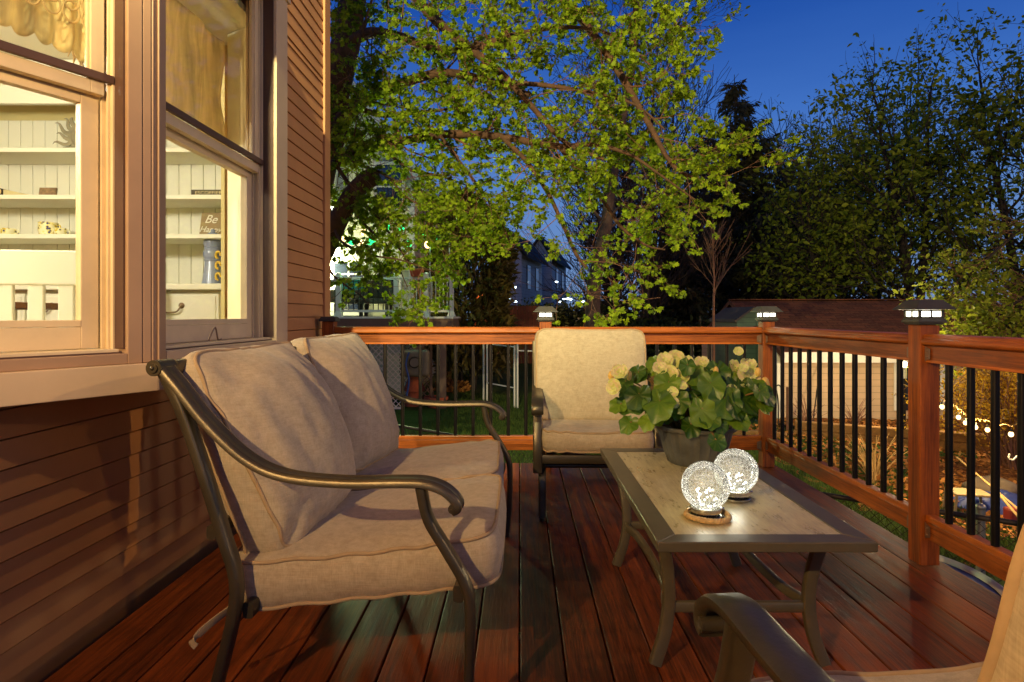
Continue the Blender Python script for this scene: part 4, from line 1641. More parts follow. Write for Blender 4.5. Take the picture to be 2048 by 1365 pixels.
M['petal'] = petal_mat()
M['bud'] = simple('begonia_bud', srgb(226, 190, 96), 0.5, 0, 0.25, 30)
M['stem'] = simple('begonia_stem', srgb(138, 108, 56), 0.5, 0, 0.3, 30)
PC = Vector((0.777, 2.72, TZ - 0.0034))
pt = thing('potted_begonia', 'cream begonia in flower in a fluted dark grey pot on the table', 'potted plant', PC)
mb = MB()
nseg = 64
prof = [(0.0, 0.001), (0.112, 0.001), (0.122, 0.008), (0.142, 0.06), (0.158, 0.12), (0.166, 0.150), (0.178, 0.153), (0.182, 0.160), (0.180, 0.170), (0.168, 0.171), (0.160, 0.160), (0.150, 0.135), (0.0, 0.134)]
vs_, fs_ = [], []
for i, (r, z) in enumerate(prof):
    for k in range(nseg * 2):
        a = 2 * PI * k / (nseg * 2)
        rr = r
        if 2 <= i <= 5:
            rr = r * (1 - 0.050 * abs(math.sin(a * 11)) ** 0.6)
        vs_.append(PC + Vector((rr * math.cos(a), rr * math.sin(a), z)))
n2 = nseg * 2
for i in range(len(prof) - 1):
    for k in range(n2):
        fs_.append((i * n2 + k, i * n2 + (k + 1) % n2, (i + 1) * n2 + (k + 1) % n2, (i + 1) * n2 + k))
mb.add(vs_, fs_)
mb.build('pot', M['pot'], pt, smooth=50)
mb = MB()
vs_ = []
for j in range(8):
    for k in range(28):
        a = 2 * PI * k / 28
        r = 0.156 * j / 7
        vs_.append(PC + Vector((r * math.cos(a), r * math.sin(a), 0.146 + 0.012 * noise.noise(Vector((r * math.cos(a) * 40, r * math.sin(a) * 40, 1))))))
mb.add(vs_, [(j * 28 + k, j * 28 + (k + 1) % 28, (j + 1) * 28 + (k + 1) % 28, (j + 1) * 28 + k) for j in range(7) for k in range(28)])
mb.build('soil', M['soil'], pt, smooth=60)
LV, LF, LVein = [], [], []


def big_leaf(c, r, nrm, up, rg, cup=0.18, elong=1.12):
    """round begonia leaf, scalloped rim, folded along radial veins; c = where the stalk meets the blade"""
    nrm = Vector(nrm).normalized()
    up = (Vector(up) - nrm * Vector(up).dot(nrm)).normalized()
    sd = up.cross(nrm)
    nr, na = 7, 42
    base = len(LV)
    ph = rg.random() * 6
    ben = rg.uniform(0.15, 0.55)
    for i in range(nr + 1):
        for k in range(na):
            f = i / nr
            a = 2 * PI * k / na
            # outline: heart notch at the stalk, point at the tip
            R = 1.0 + 0.14 * math.cos(a) - 0.42 * math.exp(-((abs(a - PI)) / 0.22) ** 2) + 0.06 * math.cos(7 * a + ph) * f + 0.035 * math.sin(21 * a)
            x = math.sin(a) * f * R * r
            y = math.cos(a) * f * R * r * elong + 0.12 * r
            v = abs(math.cos(a * 4.5))
            z = cup * r * f * f - 0.05 * r * f * (1 - v) + 0.13 * r * f * f * math.sin(3 * a + ph) + 0.06 * r * f * f * math.sin(7 * a + 2 * ph) - ben * r * max(0, y / r) ** 2 * 0.55
            LV.append(tuple(Vector(c) + sd * x + up * y + nrm * z))
            LVein.append(1.0 if (v > 0.93 and f < 0.93) else 0.0)
    for i in range(nr):
        for k in range(na):
            k2 = (k + 1) % na
            LF.append((base + i * na + k, base + (i + 1) * na + k, base + (i + 1) * na + k2, base + i * na + k2))


rg = random.Random(11)
spec = [(1385, 818, 32, 0), (1432, 800, 36, -.02), (1468, 800, 38, -.03), (1452, 836, 24, 0), (1402, 868, 20, .06), (1306, 805, 36, .02), (1270, 792, 30, .03),
        (1254, 846, 22, .06), (1288, 838, 22, .02), (1508, 805, 24, 0), (1280, 752, 22, -.02), (1330, 770, 30, -.06), (1345, 800, 26, -.03), (1436, 748, 28, -.05), (1475, 752, 26, -.05), (1364, 752, 30, -.08),
        (1408, 770, 32, -.05), (1500, 775, 24, -.03), (1410, 745, 28, -.12), (1488, 826, 22, -.06), (1320, 735, 24, -.08), (1240, 815, 22, .02), (1470, 780, 32, -.08)]
for k in range(34):
    a, q = rg.uniform(0, 2 * PI), rg.random() ** .5
    spec.append((1375 + 142 * q * math.cos(a), 792 + 62 * q * math.sin(a), rg.uniform(17, 27), rg.uniform(-.07, .03)))
stems = MB()
for (px, py, r, dy) in spec:
    rr = r * 0.86 / FOC * 2.66
    x = (px - CX) * 2.66 / FOC
    z = EYE - (py - CY) * 2.66 / FOC
    dx = x - PC.x
    rel = dx / 0.32
    yb = PC.y - 0.20 * math.sqrt(max(0.05, 1 - rel * rel * 0.9)) + 0.0 - dy
    if py < 770:
        yb += 0.09
    c = Vector((x, yb, z))
    out = Vector((dx * 1.6, yb - PC.y, 0.10 + (z - 0.72) * 0.6))
    nrm = Vector((dx * 1.2 + rg.uniform(-.25, .25), -0.75 + rg.uniform(-.2, .2), 0.62 + rg.uniform(-.25, .25)))
    up = Vector((dx * 1.5 + rg.uniform(-.3, .3), -0.35, -1.0))
    big_leaf(c + Vector((0, 0, rr * 0.35)), rr, nrm, up, rg)
    st = PC + Vector((dx * 0.25, (yb - PC.y) * 0.25, 0.145))
    stems.tube(smooth_path([st, (st + c) / 2 + Vector((0, 0, 0.05)), c + Vector((0, 0, rr * 0.35))], 4), 0.0042, 6)
for k in range(40):
    a = rg.uniform(0, 2 * PI)
    e = rg.uniform(0.15, 1.35)
    R = rg.uniform(0.09, 0.22)
    c = PC + Vector((R * 1.12 * math.cos(a) * math.cos(e), R * 0.8 * math.sin(a) * math.cos(e), 0.19 + R * 0.85 * math.sin(max(e, -0.1))))
    o = (c - PC - Vector((0, 0, 0.12)))
    big_leaf(c, rg.uniform(0.038, 0.060), o + Vector((0, 0, 0.15)), o * 0.4 + Vector((0, 0, -0.6 if e < 0.5 else 0.2)), rg)
    st = PC + Vector((0.04 * math.cos(a), 0.04 * math.sin(a), 0.145))
    stems.tube(smooth_path([st, (st + c) / 2 + Vector((0, 0, 0.04)), c], 4), 0.004, 6)
lo = mesh_np('foliage', LV, LF, M['begonia_leaf'], pt, True)
at_ = lo.data.attributes.new('vein', 'FLOAT', 'POINT')
at_.data.foreach_set('value', LVein)
stems.build('stem', M['stem'], pt, smooth=60)


def flower(c, r, face, rg, rows=(5, 5, 4), mat=None):
    """double begonia bloom: rings of cupped petals around a tight centre"""
    face = Vector(face).normalized()
    side = face.orthogonal().normalized()
    up = face.cross(side)
    V, F = [], []
    for ri, n in enumerate(rows):
        sz = r * (1.0, 0.72, 0.45, 0.3)[ri]
        opn = (0.55, 0.85, 1.15, 1.3)[ri]
        for k in range(n):
            a = 2 * PI * (k + 0.5 * (ri % 2)) / n + rg.uniform(-.2, .2)
            d = side * math.cos(a) + up * math.sin(a)
            t = face.cross(d)
            L, W = sz * rg.uniform(0.9, 1.12), sz * rg.uniform(0.62, 0.8)
            b = len(V)
            for i in range(6):
                for j in range(7):
                    f, g = i / 5, (j / 6 - 0.5) * 2
                    wd = W * math.sin(PI * min(0.94, 0.12 + 0.80 * f)) ** 0.7
                    th = opn * (1 - 0.25 * f)
                    p = d * (L * f * math.cos(th * f * 1.1)) + face * (L * 0.75 * f * math.sin(th) + 0.18 * sz * (1 - g * g) * -f) + t * (wd * g)
                    p += face * (0.06 * sz * math.sin(5 * g + 3 * f + k))
                    V.append(tuple(Vector(c) + p))
            for i in range(5):
                for j in range(6):
                    q = b + i * 7 + j
                    F.append((q, q + 1, q + 8, q + 7))
    return V, F


fl = [(1240, 745, 24, -.05), (1228, 775, 22, -.06), (1330, 722, 24, 0), (1352, 718, 25, .02), (1340, 748, 24, -.04), (1366, 752, 22, -.04), (1374, 728, 22, .03), (1402, 726, 20, .02), (1424, 738, 15, .02), (1468, 735, 22, .03), (1490, 730, 18, .03), (1492, 752, 24, 0),
      (1508, 762, 18, 0), (1462, 782, 17, -.04), (1486, 784, 21, -.03), (1346, 785, 15, -.08), (1347, 806, 17, -.10), (1320, 738, 20, -.03), (1502, 738, 16, .05), (1364, 772, 13, -.07)]
for (cx_, cy_, n_) in ((1350, 740, 4), (1480, 752, 4), (1412, 740, 2), (1245, 762, 1)):
    for k in range(n_):
        fl.append((cx_ + rg.gauss(0, 20), cy_ + rg.gauss(0, 16), rg.uniform(11, 17), rg.uniform(-.08, .03)))
for (px, py, r, dy) in fl:
    c = at(px, py, 2.62 + dy + (0.05 if 1300 < px < 1480 and py < 760 else 0.03))
    V, F = flower(c, r * 0.78 / FOC * 2.65, (rg.uniform(-.5, .5) + (c.x - PC.x) * 1.2, -0.9, rg.uniform(0.1, 0.8)), rg, (5, 5, 4) if r > 16 else (4, 3))
    mesh_np('flower', V, F, M['petal'], pt, True)
for (px, py, r) in ((1530, 768, 11), (1222, 752, 8), (1350, 770, 8), (1432, 742, 7), (1258, 752, 8), (1516, 745, 8)):
    c = at(px, py, 2.64)
    mb = MB()
    mb.ball(c, r / FOC * 2.65, 10, (0.75, 0.75, 1.25))
    mb.build('bud', M['bud'], pt, smooth=180)

# porch lantern on the house wall just behind the camera: the lamp that lights the deck
PL = Vector((WX + 0.15, -0.75, 2.12))
pl = thing('wall_lantern', 'black porch lantern fixed to the clapboard wall near the camera', 'lamp', PL)
mb = MB()
mb.box(WX + 0.011, WX + 0.03, PL.y - 0.05, PL.y + 0.05, PL.z - 0.02, PL.z + 0.2)
mb.tube(smooth_path([(WX + 0.03, PL.y, PL.z + 0.16), (WX + 0.10, PL.y, PL.z + 0.22), (PL.x, PL.y, PL.z + 0.17)], 5), 0.010, 8)
mb.build('bracket', M['lamp_black'], pl)
mb = MB()
mb.lathe([(0.0, 0.155), (0.03, 0.15), (0.085, 0.10), (0.085, 0.095), (0.0, 0.10)], PL, 6)
mb.build('lamp_roof', M['lamp_black'], pl)
mb = MB()
mb.ball(PL + Vector((0, 0, .062)), 0.030, 12)
mb.build('bulb', emit('porch_bulb', (1, 0.66, 0.32, 1), 8.0), pl, smooth=180)
mb = MB()
mb.lathe([(0.0, -0.066), (0.088, -0.066), (0.092, -0.060), (0.088, -0.054), (0.0, -0.054)], PL, 24)  # wide bottom plate added to keep the lamp's light off the near deck
for k in range(4):
    a = rad(45 + 90 * k)
    mb.tube([PL + Vector((.080 * math.cos(a), .080 * math.sin(a), -.055)), PL + Vector((.080 * math.cos(a), .080 * math.sin(a), .098))], 0.003, 6)
mb.build('lamp_base', M['lamp_black'], pl)
point_light('porch_light', PL, 330, (1.0, 0.66, 0.29), 0.028)
# ================================================================== ground
GZ = -0.92


def ground_z(x, y):
    h = GZ
    h += 0.55 * max(0.0, min(1.0, (y - 13) / 14.0)) * (1 if x < 3 else max(0.2, 1 - (x - 3) / 5))
    h += 0.05 * noise.noise(Vector((x * 0.25, y * 0.25, 3)))
    h += 0.012 * noise.noise(Vector((x * 2.1, y * 2.1, 7)))
    return h


def grass_mat():
    t = NT('lawn')
    v = t.coord()
    f = t.noise(v, 0.7, 4, 0.6)
    g = t.noise(v, 26, 6, 0.75)
    k = t.math('ADD', t.math('MULTIPLY', f, 0.5), t.math('MULTIPLY', g, 0.5))
    c = t.ramp(k, [(0.32, srgb(34, 46, 18)), (0.52, srgb(62, 82, 30)), (0.72, srgb(98, 108, 48))])
    d = t.noise(v, 2.0, 5, 0.7)
    c = t.mix(t.ramp(d, [(0.60, (0, 0, 0, 1)), (0.75, (0.7, 0.7, 0.7, 1))]), c, srgb(92, 72, 42))
    return t.bsdf(c, 0.95, 0, g, 0.9, 0.05, 0.1)


M['lawn'] = grass_mat()
xs = [-160, -90, -50, -30, -20] + [-14 + 0.5 * k for k in range(69)] + [24, 30, 45, 80, 160]
ys = [-60, -30, -12, -6] + [-3 + 0.5 * k for k in range(66)] + [33, 38, 46, 60, 90, 140, 240]
V = [(x, y, ground_z(x, y)) for y in ys for x in xs]
nx = len(xs)
F = [(j * nx + i, j * nx + i + 1, (j + 1) * nx + i + 1, (j + 1) * nx + i) for j in range(len(ys) - 1) for i in range(nx - 1)]
tag(mesh_np('ground', V, F, M['lawn'], None, True), None, None, kind='structure')


def np_rot_leaves(P, size, A, N, T):
    """P Nx3 points, size N, A unit axis Nx3, N unit normals Nx3, T template Kx3 (side, along, normal)"""
    B = np.cross(A, N)
    s = size[:, None, None]
    V = P[:, None, :] + s * (T[None, :, 0:1] * B[:, None, :] + T[None, :, 1:2] * A[:, None, :] + T[None, :, 2:3] * N[:, None, :])
    return V.reshape(-1, 3)


def unit(a):
    return a / np.maximum(1e-9, np.linalg.norm(a, axis=1, keepdims=True))


def leaf_object(name, P, size, A, mat, parent=None, tmpl='maple', rs=None):
    rs = rs or np.random.RandomState(1)
    P, A = np.asarray(P, float), unit(np.asarray(A, float))
    n = len(P)
    N = rs.normal(size=(n, 3))
    N[:, 2] = np.abs(N[:, 2]) + 0.3
    N = unit(N - A * np.sum(N * A, axis=1, keepdims=True))
    if tmpl == 'maple':
        T = np.array([(0, 0, 0), (.30, .12, .02), (.62, .20, -.05), (.42, .48, 0), (.52, .74, -.06), (.20, .70, .02), (0, 1.05, -.10), (-.20, .70, .02), (-.52, .74, -.06), (-.42, .48, 0), (-.62, .20, -.05), (-.30, .12, .02)])
        fc = [(0, 1, 2, 3, 4, 5, 6, 7, 8, 9, 10, 11)]
    elif tmpl == 'oval':
        T = np.array([(0, 0, 0), (.28, .4, .05), (.2, .8, 0), (0, 1.05, -.08), (-.2, .8, 0), (-.28, .4, .05)])
        fc = [(0, 1, 2, 3), (0, 3, 4, 5)]
    elif tmpl == 'blade':
        T = np.array([(-.04, 0, 0), (.04, 0, 0), (.025, .6, .08), (0, 1.0, .25), (-.025, .6, .08)])
        fc = [(0, 1, 2, 3, 4)]
    else:
        T = np.array([(0, 0, 0), (.13, .45, .03), (0, 1.0, 0), (-.13, .45, .03)])
        fc = [(0, 1, 2, 3)]
    V = np_rot_leaves(P, np.asarray(size, float), A, N, T)
    K = len(T)
    F = []
    for f in fc:
        F.append(np.arange(n)[:, None] * K + np.array(f)[None, :])
    me = bpy.data.meshes.new(name)
    if len(F) == 1:
        faces = F[0].tolist()
    else:
        faces = [r for q in F for r in q.tolist()]
    me.from_pydata(V.tolist(), [], faces)
    me.update()
    return link(name, me, mat, parent)


# grass blades on the near lawn
M['blade'] = leafmat('grass_blade', srgb(44, 62, 20), srgb(104, 124, 48), 0.3)
rs = np.random.RandomState(4)
n = 60000
u, w = rs.rand(n), rs.rand(n)
Y = 4.9 + 10.5 * (w ** 1.4)
X = -2.6 + 7.2 * u + (Y - 5) * 0.12
keep = (noise.noise is not None) & (rs.rand(n) < 1)
P = np.stack([X, Y, np.zeros(n)], 1)
P[:, 2] = [ground_z(a, b) - 0.003 for a, b in zip(X, Y)]
A = rs.normal(scale=0.35, size=(n, 3))
A[:, 2] = 1
gr = leaf_object('grass', P, 0.045 + 0.05 * rs.rand(n), A, M['blade'], None, 'blade', rs)
tag(gr, 'short uneven lawn grass below the deck', 'grass', kind='stuff')

# ------------------------------------------------------------------ chain-link fence beside and behind the deck
M['rust_wire'] = simple('dark_fence_wire', srgb(70, 62, 52), 0.55, 0.6, 0.3)
fa, fb = Vector((-1.9, 7.30, 0)), Vector((4.6, 2.45, 0))
fd = (fb - fa)
FL = fd.length
fd.normalize()
FT, FBOT = -0.12, -0.90
cf = thing('chain_link_fence', 'low dark chain-link fence running diagonally just beyond the deck', 'fence', fa)
mb = MB()
N = int(FL / 0.062)
for k in range(-14, N):
    for s in (1, -1):
        pts = []
        h = FT - FBOT - 0.02
        u0 = k * 0.062
        steps = 13
        for i in range(steps + 1):
            z = FBOT + h * i / steps
            u = u0 + (h * i / steps if s > 0 else h - h * i / steps)
            if 0 <= u <= FL:
                q = fa + fd * u
                pts.append((q.x + 0.002 * s, q.y, z))
        if len(pts) > 1:
            mb.tube(pts, 0.0022, 3, False)
mb.build('wire_mesh', M['rust_wire'], cf)
mb = MB()
pp = []
for i in range(15):
    q = fa + fd * (FL * i / 14)
    pp.append((q.x, q.y, FT + 0.008 * math.sin(i * 1.3)))
mb.tube(pp, 0.017, 8)
mb.build('top_pipe', M['rust_wire'], cf, smooth=60)
for u in (0.05, 2.0, 4.15, 5.9, FL - 0.05):
    q = fa + fd * u
    mb = MB()
    mb.tube([(q.x + 0.03, q.y + 0.03, -1.05), (q.x + 0.03, q.y + 0.03, FT + 0.06)], 0.025, 10)
    mb.ball((q.x + 0.03, q.y + 0.03, FT + 0.06), 0.03, 8, (1, 1, 0.8))
    mb.build('fence_post', M['green_metal'], cf, smooth=50)

# round tub with a blue cover right of the deck
M['blue_vinyl'] = simple('blue_vinyl', srgb(42, 56, 118), 0.5, 0, 0.15, 6, 0.1)
tu = thing('tub', 'round tub with white rim and blue cover tucked beside the deck', 'tub', (2.0, 3.5, GZ))
c = (2.02, 3.50, 0)
mb = MB()
mb.lathe([(0.57, -0.93), (0.60, -0.40), (0.0, -0.40)], c, 48)
mb.build('wall', M['white_paint'], tu, smooth=40)
mb = MB()
mb.lathe([(0.60, -0.385), (0.605, -0.36), (0.625, -0.345), (0.645, -0.36), (0.645, -0.385), (0.625, -0.40), (0.60, -0.385)], c, 64)
mb.build('rim', M['white_paint'], tu, smooth=60)
mb = MB()
prof = [(0.598, -0.372)] + [(0.59 * (1 - k / 8) + 1e-6, -0.372 + 0.012 * math.sin(k) + 0.015 * k / 8) for k in range(9)]
mb.lathe(prof[::-1], c, 48)
mb.build('cover', M['blue_vinyl'], tu, smooth=60)

# ------------------------------------------------------------------ neighbour's house and deck
M['nsiding'] = None


def lap_siding(name, c, step, axis='z', rough=0.6):
    t = NT(name)
    v = t.coord()
    sp = t.n('ShaderNodeSeparateXYZ')
    t.l(v, sp.inputs[0])
    fr = t.math('FRACT', t.math('DIVIDE', sp.outputs['Z'], step))
    n = t.noise(v, 2.5, 4)
    col = t.ramp(n, [(0.3, shade(c, 0.88)), (0.7, shade(c, 1.1))])
    edge = t.ramp(fr, [(0.0, (0.25, 0.25, 0.25, 1)), (0.08, (1, 1, 1, 1)), (1.0, (1, 1, 1, 1))])
    col = t.mix(1.0, col, edge, 'MULTIPLY')
    return t.bsdf(col, rough, 0, fr, 0.8, 0.02, 0.3)


M['nsiding'] = lap_siding('neighbour_siding', srgb(206, 204, 170), 0.14)
M['gsiding'] = lap_siding('garage_siding', srgb(206, 176, 140), 0.125)
M['bluesiding'] = lap_siding('distant_siding', srgb(196, 190, 188), 0.2)
M['dark_glass'] = simple('dark_window_glass', srgb(40, 46, 56), 0.08, 0, 0.1, 3, 0.0, spec=0.8)
M['roof_dark'] = simple('dark_shingles', srgb(62, 58, 58), 0.9, 0, 0.3, 20, 0.6, 14)
nh = thing('neighbour_house', 'pale clapboard neighbouring house behind the maple and string lights', 'house', (-6, 17, -0.8))
NY = 15.4
ex = (828 - CX) * NY / FOC
mb = MB()
ze, sl = 4.75, 1.38
zb = -1.0
xl = ex - 9.0
xm = (ex + xl) / 2
mb.prism([(xl, NY, zb), (ex, NY, zb), (ex, NY, ze), (xm, NY, ze + (ex - xm) * sl), (xl, NY, ze)], (0, 0, 0), (0, 7, 0))
mb.build('wall', M['nsiding'], nh)
mb = MB()
for s, x1 in ((1, ex + 0.35), (-1, xl - 0.35)):
    z1 = ze - 0.35 * sl
    zt = ze + (ex - xm) * sl
    p = [(x1, NY - 0.35, z1 + 0.03), (xm, NY - 0.35, zt + 0.03), (xm, NY - 0.35, zt + 0.22), (x1, NY - 0.35, z1 + 0.22)]
    mb.prism(p, (0, 0, 0), (0, 7.7, 0))
mb.build('roof', M['roof_dark'], nh)
mb = MB()
for s, x1 in ((1, ex + 0.36),):
    z1 = ze - 0.36 * sl
    zt = ze + (ex - xm) * sl
    mb.prism([(x1, NY - 0.38, z1 - 0.16), (xm, NY - 0.38, zt - 0.16), (xm, NY - 0.38, zt + 0.2), (x1, NY - 0.38, z1 + 0.2)], (0, 0, 0), (0, 0.028, 0))
mb.build('rake_board', M['white_paint'], nh)
mb = MB()
mb.box(ex - 0.13, ex + 0.012, NY - 0.014, NY + 0.1, zb, ze - 0.1)
mb.build('corner_board', M['white_paint'], nh)
mb = MB()
mb.box(xl, ex - 0.14, NY - 0.03, NY - 0.002, 2.62, 2.86)
mb.build('band_board', M['white_paint'], nh)


def flat_window(par, x0, x1, z0, z1, y, fm, gm, bars=1):
    mb = MB()
    t = 0.07
    for a, b, c, d in ((x0, x1, z0, z0 + t), (x0, x1, z1 - t, z1), (x0, x0 + t, z0 + t, z1 - t), (x1 - t, x1, z0 + t, z1 - t)):
        mb.box(a, b, y - 0.03, y + 0.03, c, d)
    for k in range(bars):
        zz = z0 + (z1 - z0) * (k + 1) / (bars + 1)
        mb.box(x0 + t, x1 - t, y - 0.02, y + 0.02, zz - 0.018, zz + 0.018)
    w = mb.build('window', fm, par)
    mb = MB()
    mb.box(x0 + t, x1 - t, y - 0.006, y - 0.003, z0 + t, z1 - t)
    mb.build('pane', gm, w)
    return w


flat_window(nh, ex - 1.0, ex - 0.22, 3.75, 5.0, NY - 0.035, M['white_paint'], M['dark_glass'])
flat_window(nh, ex - 3.4, ex - 2.5, 3.9, 5.3, NY - 0.035, M['white_paint'], M['dark_glass'])
M['lit_glass'] = emit('lit_window', (0.75, 1.0, 0.80, 1), 1.1)
flat_window(nh, ex - 2.55, ex - 1.65, 1.25, 3.2 - 0.65, NY - 0.035, M['white_paint'], M['dark_glass'], 3)
flat_window(nh, ex - 0.95, ex - 0.3, 1.45, 2.5, NY - 0.035, M['white_paint'], M['dark_glass'], 1)
# neighbour's glazed door
mb = MB()
mb.box(-4.75, -3.85, NY - 0.06, NY - 0.015, 1.14, 2.6)
dn = mb.build('door', M['white_paint'], nh, bevel=0.004)
for k in range(2):
    for q in range(4):
        mb = MB()
        mb.box(-4.65 + k * 0.37, -4.32 + k * 0.37, NY - 0.068, NY - 0.0605, 1.3 + q * 0.3, 1.56 + q * 0.3)
        mb.build('pane', M['dark_glass'], dn)

# the raised deck in front of it
ND0, ND1, NZ = 13.5, NY - 0.07, 1.115
nx1 = (907 - CX) * ND0 / FOC
nx0 = -8.0
nd = thing('neighbour_deck', "neighbour's raised deck with brown fascia and white railing under string lights", 'deck', (-3, 14.4, -0.9))
M['nfascia'] = simple('brown_fascia', srgb(120, 92, 70), 0.7, 0, 0.15, 3)
mb = MB()
mb.box(nx0, nx1, ND0, ND1, NZ - 0.04, NZ)
mb.build('deck_boards', M['white_paint'], nd)
mb = MB()
mb.box(nx0, nx1 - 0.01, ND0 + 0.012, ND0 + 0.05, NZ - 0.36, NZ - 0.041)
mb.box(nx1 - 0.05, nx1 - 0.01, ND0 + 0.051, ND1, NZ - 0.36, NZ - 0.041)
mb.build('fascia', M['nfascia'], nd)
npost = [(675 - CX) * ND0 / FOC, (791 - CX) * ND0 / FOC, (851 - CX) * ND0 / FOC, (902 - CX) * ND0 / FOC]
for k, x in enumerate(npost):
    mb = MB()
    mb.box(x - 0.05, x + 0.05, ND0 + 0.03, ND0 + 0.13, NZ + 0.001, NZ + 0.94)
    mb.hexa([(x - 0.09, ND0 - 0.0, NZ + 0.001), (x + 0.09, ND0 - 0.0, NZ + 0.001), (x + 0.09, ND0 + 0.17, NZ + 0.001), (x - 0.09, ND0 + 0.17, NZ + 0.001)],
            [(x - 0.052, ND0 + 0.028, NZ + 0.12), (x + 0.052, ND0 + 0.028, NZ + 0.12), (x + 0.052, ND0 + 0.132, NZ + 0.12), (x - 0.052, ND0 + 0.132, NZ + 0.12)])
    mb.ball((x, ND0 + 0.08, NZ + 0.95), 0.06, 8, (1, 1, 0.5))
    mb.build('post', M['white_paint'], nd)
mb = MB()
mb.box(npost[0] + 0.051, npost[-1] - 0.051, ND0 + 0.06, ND0 + 0.10, NZ + 0.82, NZ + 0.88)
mb.box(npost[0] + 0.051, npost[-1] - 0.051, ND0 + 0.06, ND0 + 0.10, NZ + 0.10, NZ + 0.15)
mb.build('rail', M['white_paint'], nd)
mb = MB()
x = npost[0] + 0.11
while x < npost[1] - 0.06:
    mb.box(x - 0.009, x + 0.009, ND0 + 0.071, ND0 + 0.089, NZ + 0.151, NZ + 0.819)
    x += 0.11
mb.build('dark_balusters', M['black_metal'], nd)
mb = MB()
x = npost[1] + 0.11
while x < npost[-1] - 0.06:
    if abs(x - npost[2]) > 0.07:
        mb.box(x - 0.010, x + 0.010, ND0 + 0.070, ND0 + 0.090, NZ + 0.151, NZ + 0.819)
    x += 0.085
mb.build('white_balusters', M['white_paint'], nd)
mb = MB()
mb.hexa([(npost[0] - 0.9, ND0 + 0.05, NZ + 0.18), (npost[0] - 0.05, ND0 + 0.05, NZ + 0.80), (npost[0] - 0.05, ND0 + 0.11, NZ + 0.80), (npost[0] - 0.9, ND0 + 0.11, NZ + 0.18)],
        [(npost[0] - 0.9, ND0 + 0.05, NZ + 0.27), (npost[0] - 0.05, ND0 + 0.05, NZ + 0.89), (npost[0] - 0.05, ND0 + 0.11, NZ + 0.89), (npost[0] - 0.9, ND0 + 0.11, NZ + 0.27)])
mb.build('stair_handrail', M['white_paint'], nd)
# support posts and braces beneath
for x in (nx1 - 0.25, nx1 - 2.0, nx1 - 4.0):
    mb = MB()
    mb.box(x - 0.07, x + 0.07, ND0 + 0.06, ND0 + 0.2, -0.95, NZ - 0.041)
    mb.build('support_post', M['nfascia'], nd)
mb = MB()
R = Matrix.Translation((nx1 - 0.62, ND0 + 0.13, NZ - 0.55)) @ Matrix.Rotation(rad(-42), 4, 'Y')
mb.box(-0.5, 0.45, -0.05, 0.05, -0.05, 0.05, R)
mb.build('support_brace', M['nfascia'], nd)
for i, (a, b) in enumerate(((819, 846), (871, 897))):
    x0, x1 = (a - CX) * ND0 / FOC, (b - CX) * ND0 / FOC
    t = thing('rail_planter', ('left' if i == 0 else 'right') + ' terracotta planter box hooked over the white railing', 'planter', (x0, ND0, NZ + 0.9))
    mb = MB()
    z = NZ + 0.885
    mb.hexa([(x0 + .03, ND0 - .02, z), (x1 - .03, ND0 - .02, z), (x1 - .03, ND0 + .16, z), (x0 + .03, ND0 + .16, z)], [(x0, ND0 - .05, z + .17), (x1, ND0 - .05, z + .17), (x1, ND0 + .19, z + .17), (x0, ND0 + .19, z + .17)])
    mb.build('box', M['terracotta'], t, bevel=0.01)
    mb = MB()
    mb.box(x0 + .02, x1 - .02, ND0 - .02, ND0 + .15, z + .165, z + .18)
    mb.build('soil', M['soil'], t)
    t['label'] = 'terracotta planter box hooked over the white railing, nearer the house' if i == 0 else 'terracotta planter box hooked over the white railing beside its end post'
# patio chairs on that deck
M['teal'] = simple('teal_cloth', srgb(40, 130, 120), 0.85, 0, 0.15, 20)
M['wicker'] = simple('dark_wicker', srgb(58, 50, 40), 0.8, 0, 0.4, 60, 0.8, 120)
for i, (px, lab) in enumerate(((703, 'dark wicker patio chair with a teal cushion behind the white railing'), (752, 'dark wicker patio chair without cushion behind the white railing'))):
    x = (px - CX) * 14.3 / FOC
    t = thing('patio_chair', lab, 'chair', (x, 14.3, NZ))
    mb = MB()
    mb.box(x - .33, x + .33, 14.0, 14.55, NZ + .30, NZ + .42)
    mb.build('seat', M['wicker'], t, bevel=0.03)
    mb = MB()
    mb.box(x - .33, x + .33, 14.5, 14.6, NZ + .425, NZ + .86)
    mb.build('backrest', M['wicker'], t, bevel=0.03)
    for s in (-1, 1):
        mb = MB()
        mb.box(x + s * .36 - .05, x + s * .36 + .05, 14.0, 14.58, NZ + .32, NZ + .62)
        mb.build('arm', M['wicker'], t, bevel=0.02)
        for yy in (14.03, 14.5):
            mb = MB()
            mb.box(x + s * .30 - .03, x + s * .30 + .03, yy, yy + .06, NZ + .002, NZ + .30)
            mb.build('leg', M['wicker'], t)
    if i == 0:
        mb = MB()
        mb.box(x - .27, x + .27, 14.40, 14.50, NZ + .52, NZ + .93)
        mb.build('cushion', M['teal'], t, bevel=0.05, seg=3)

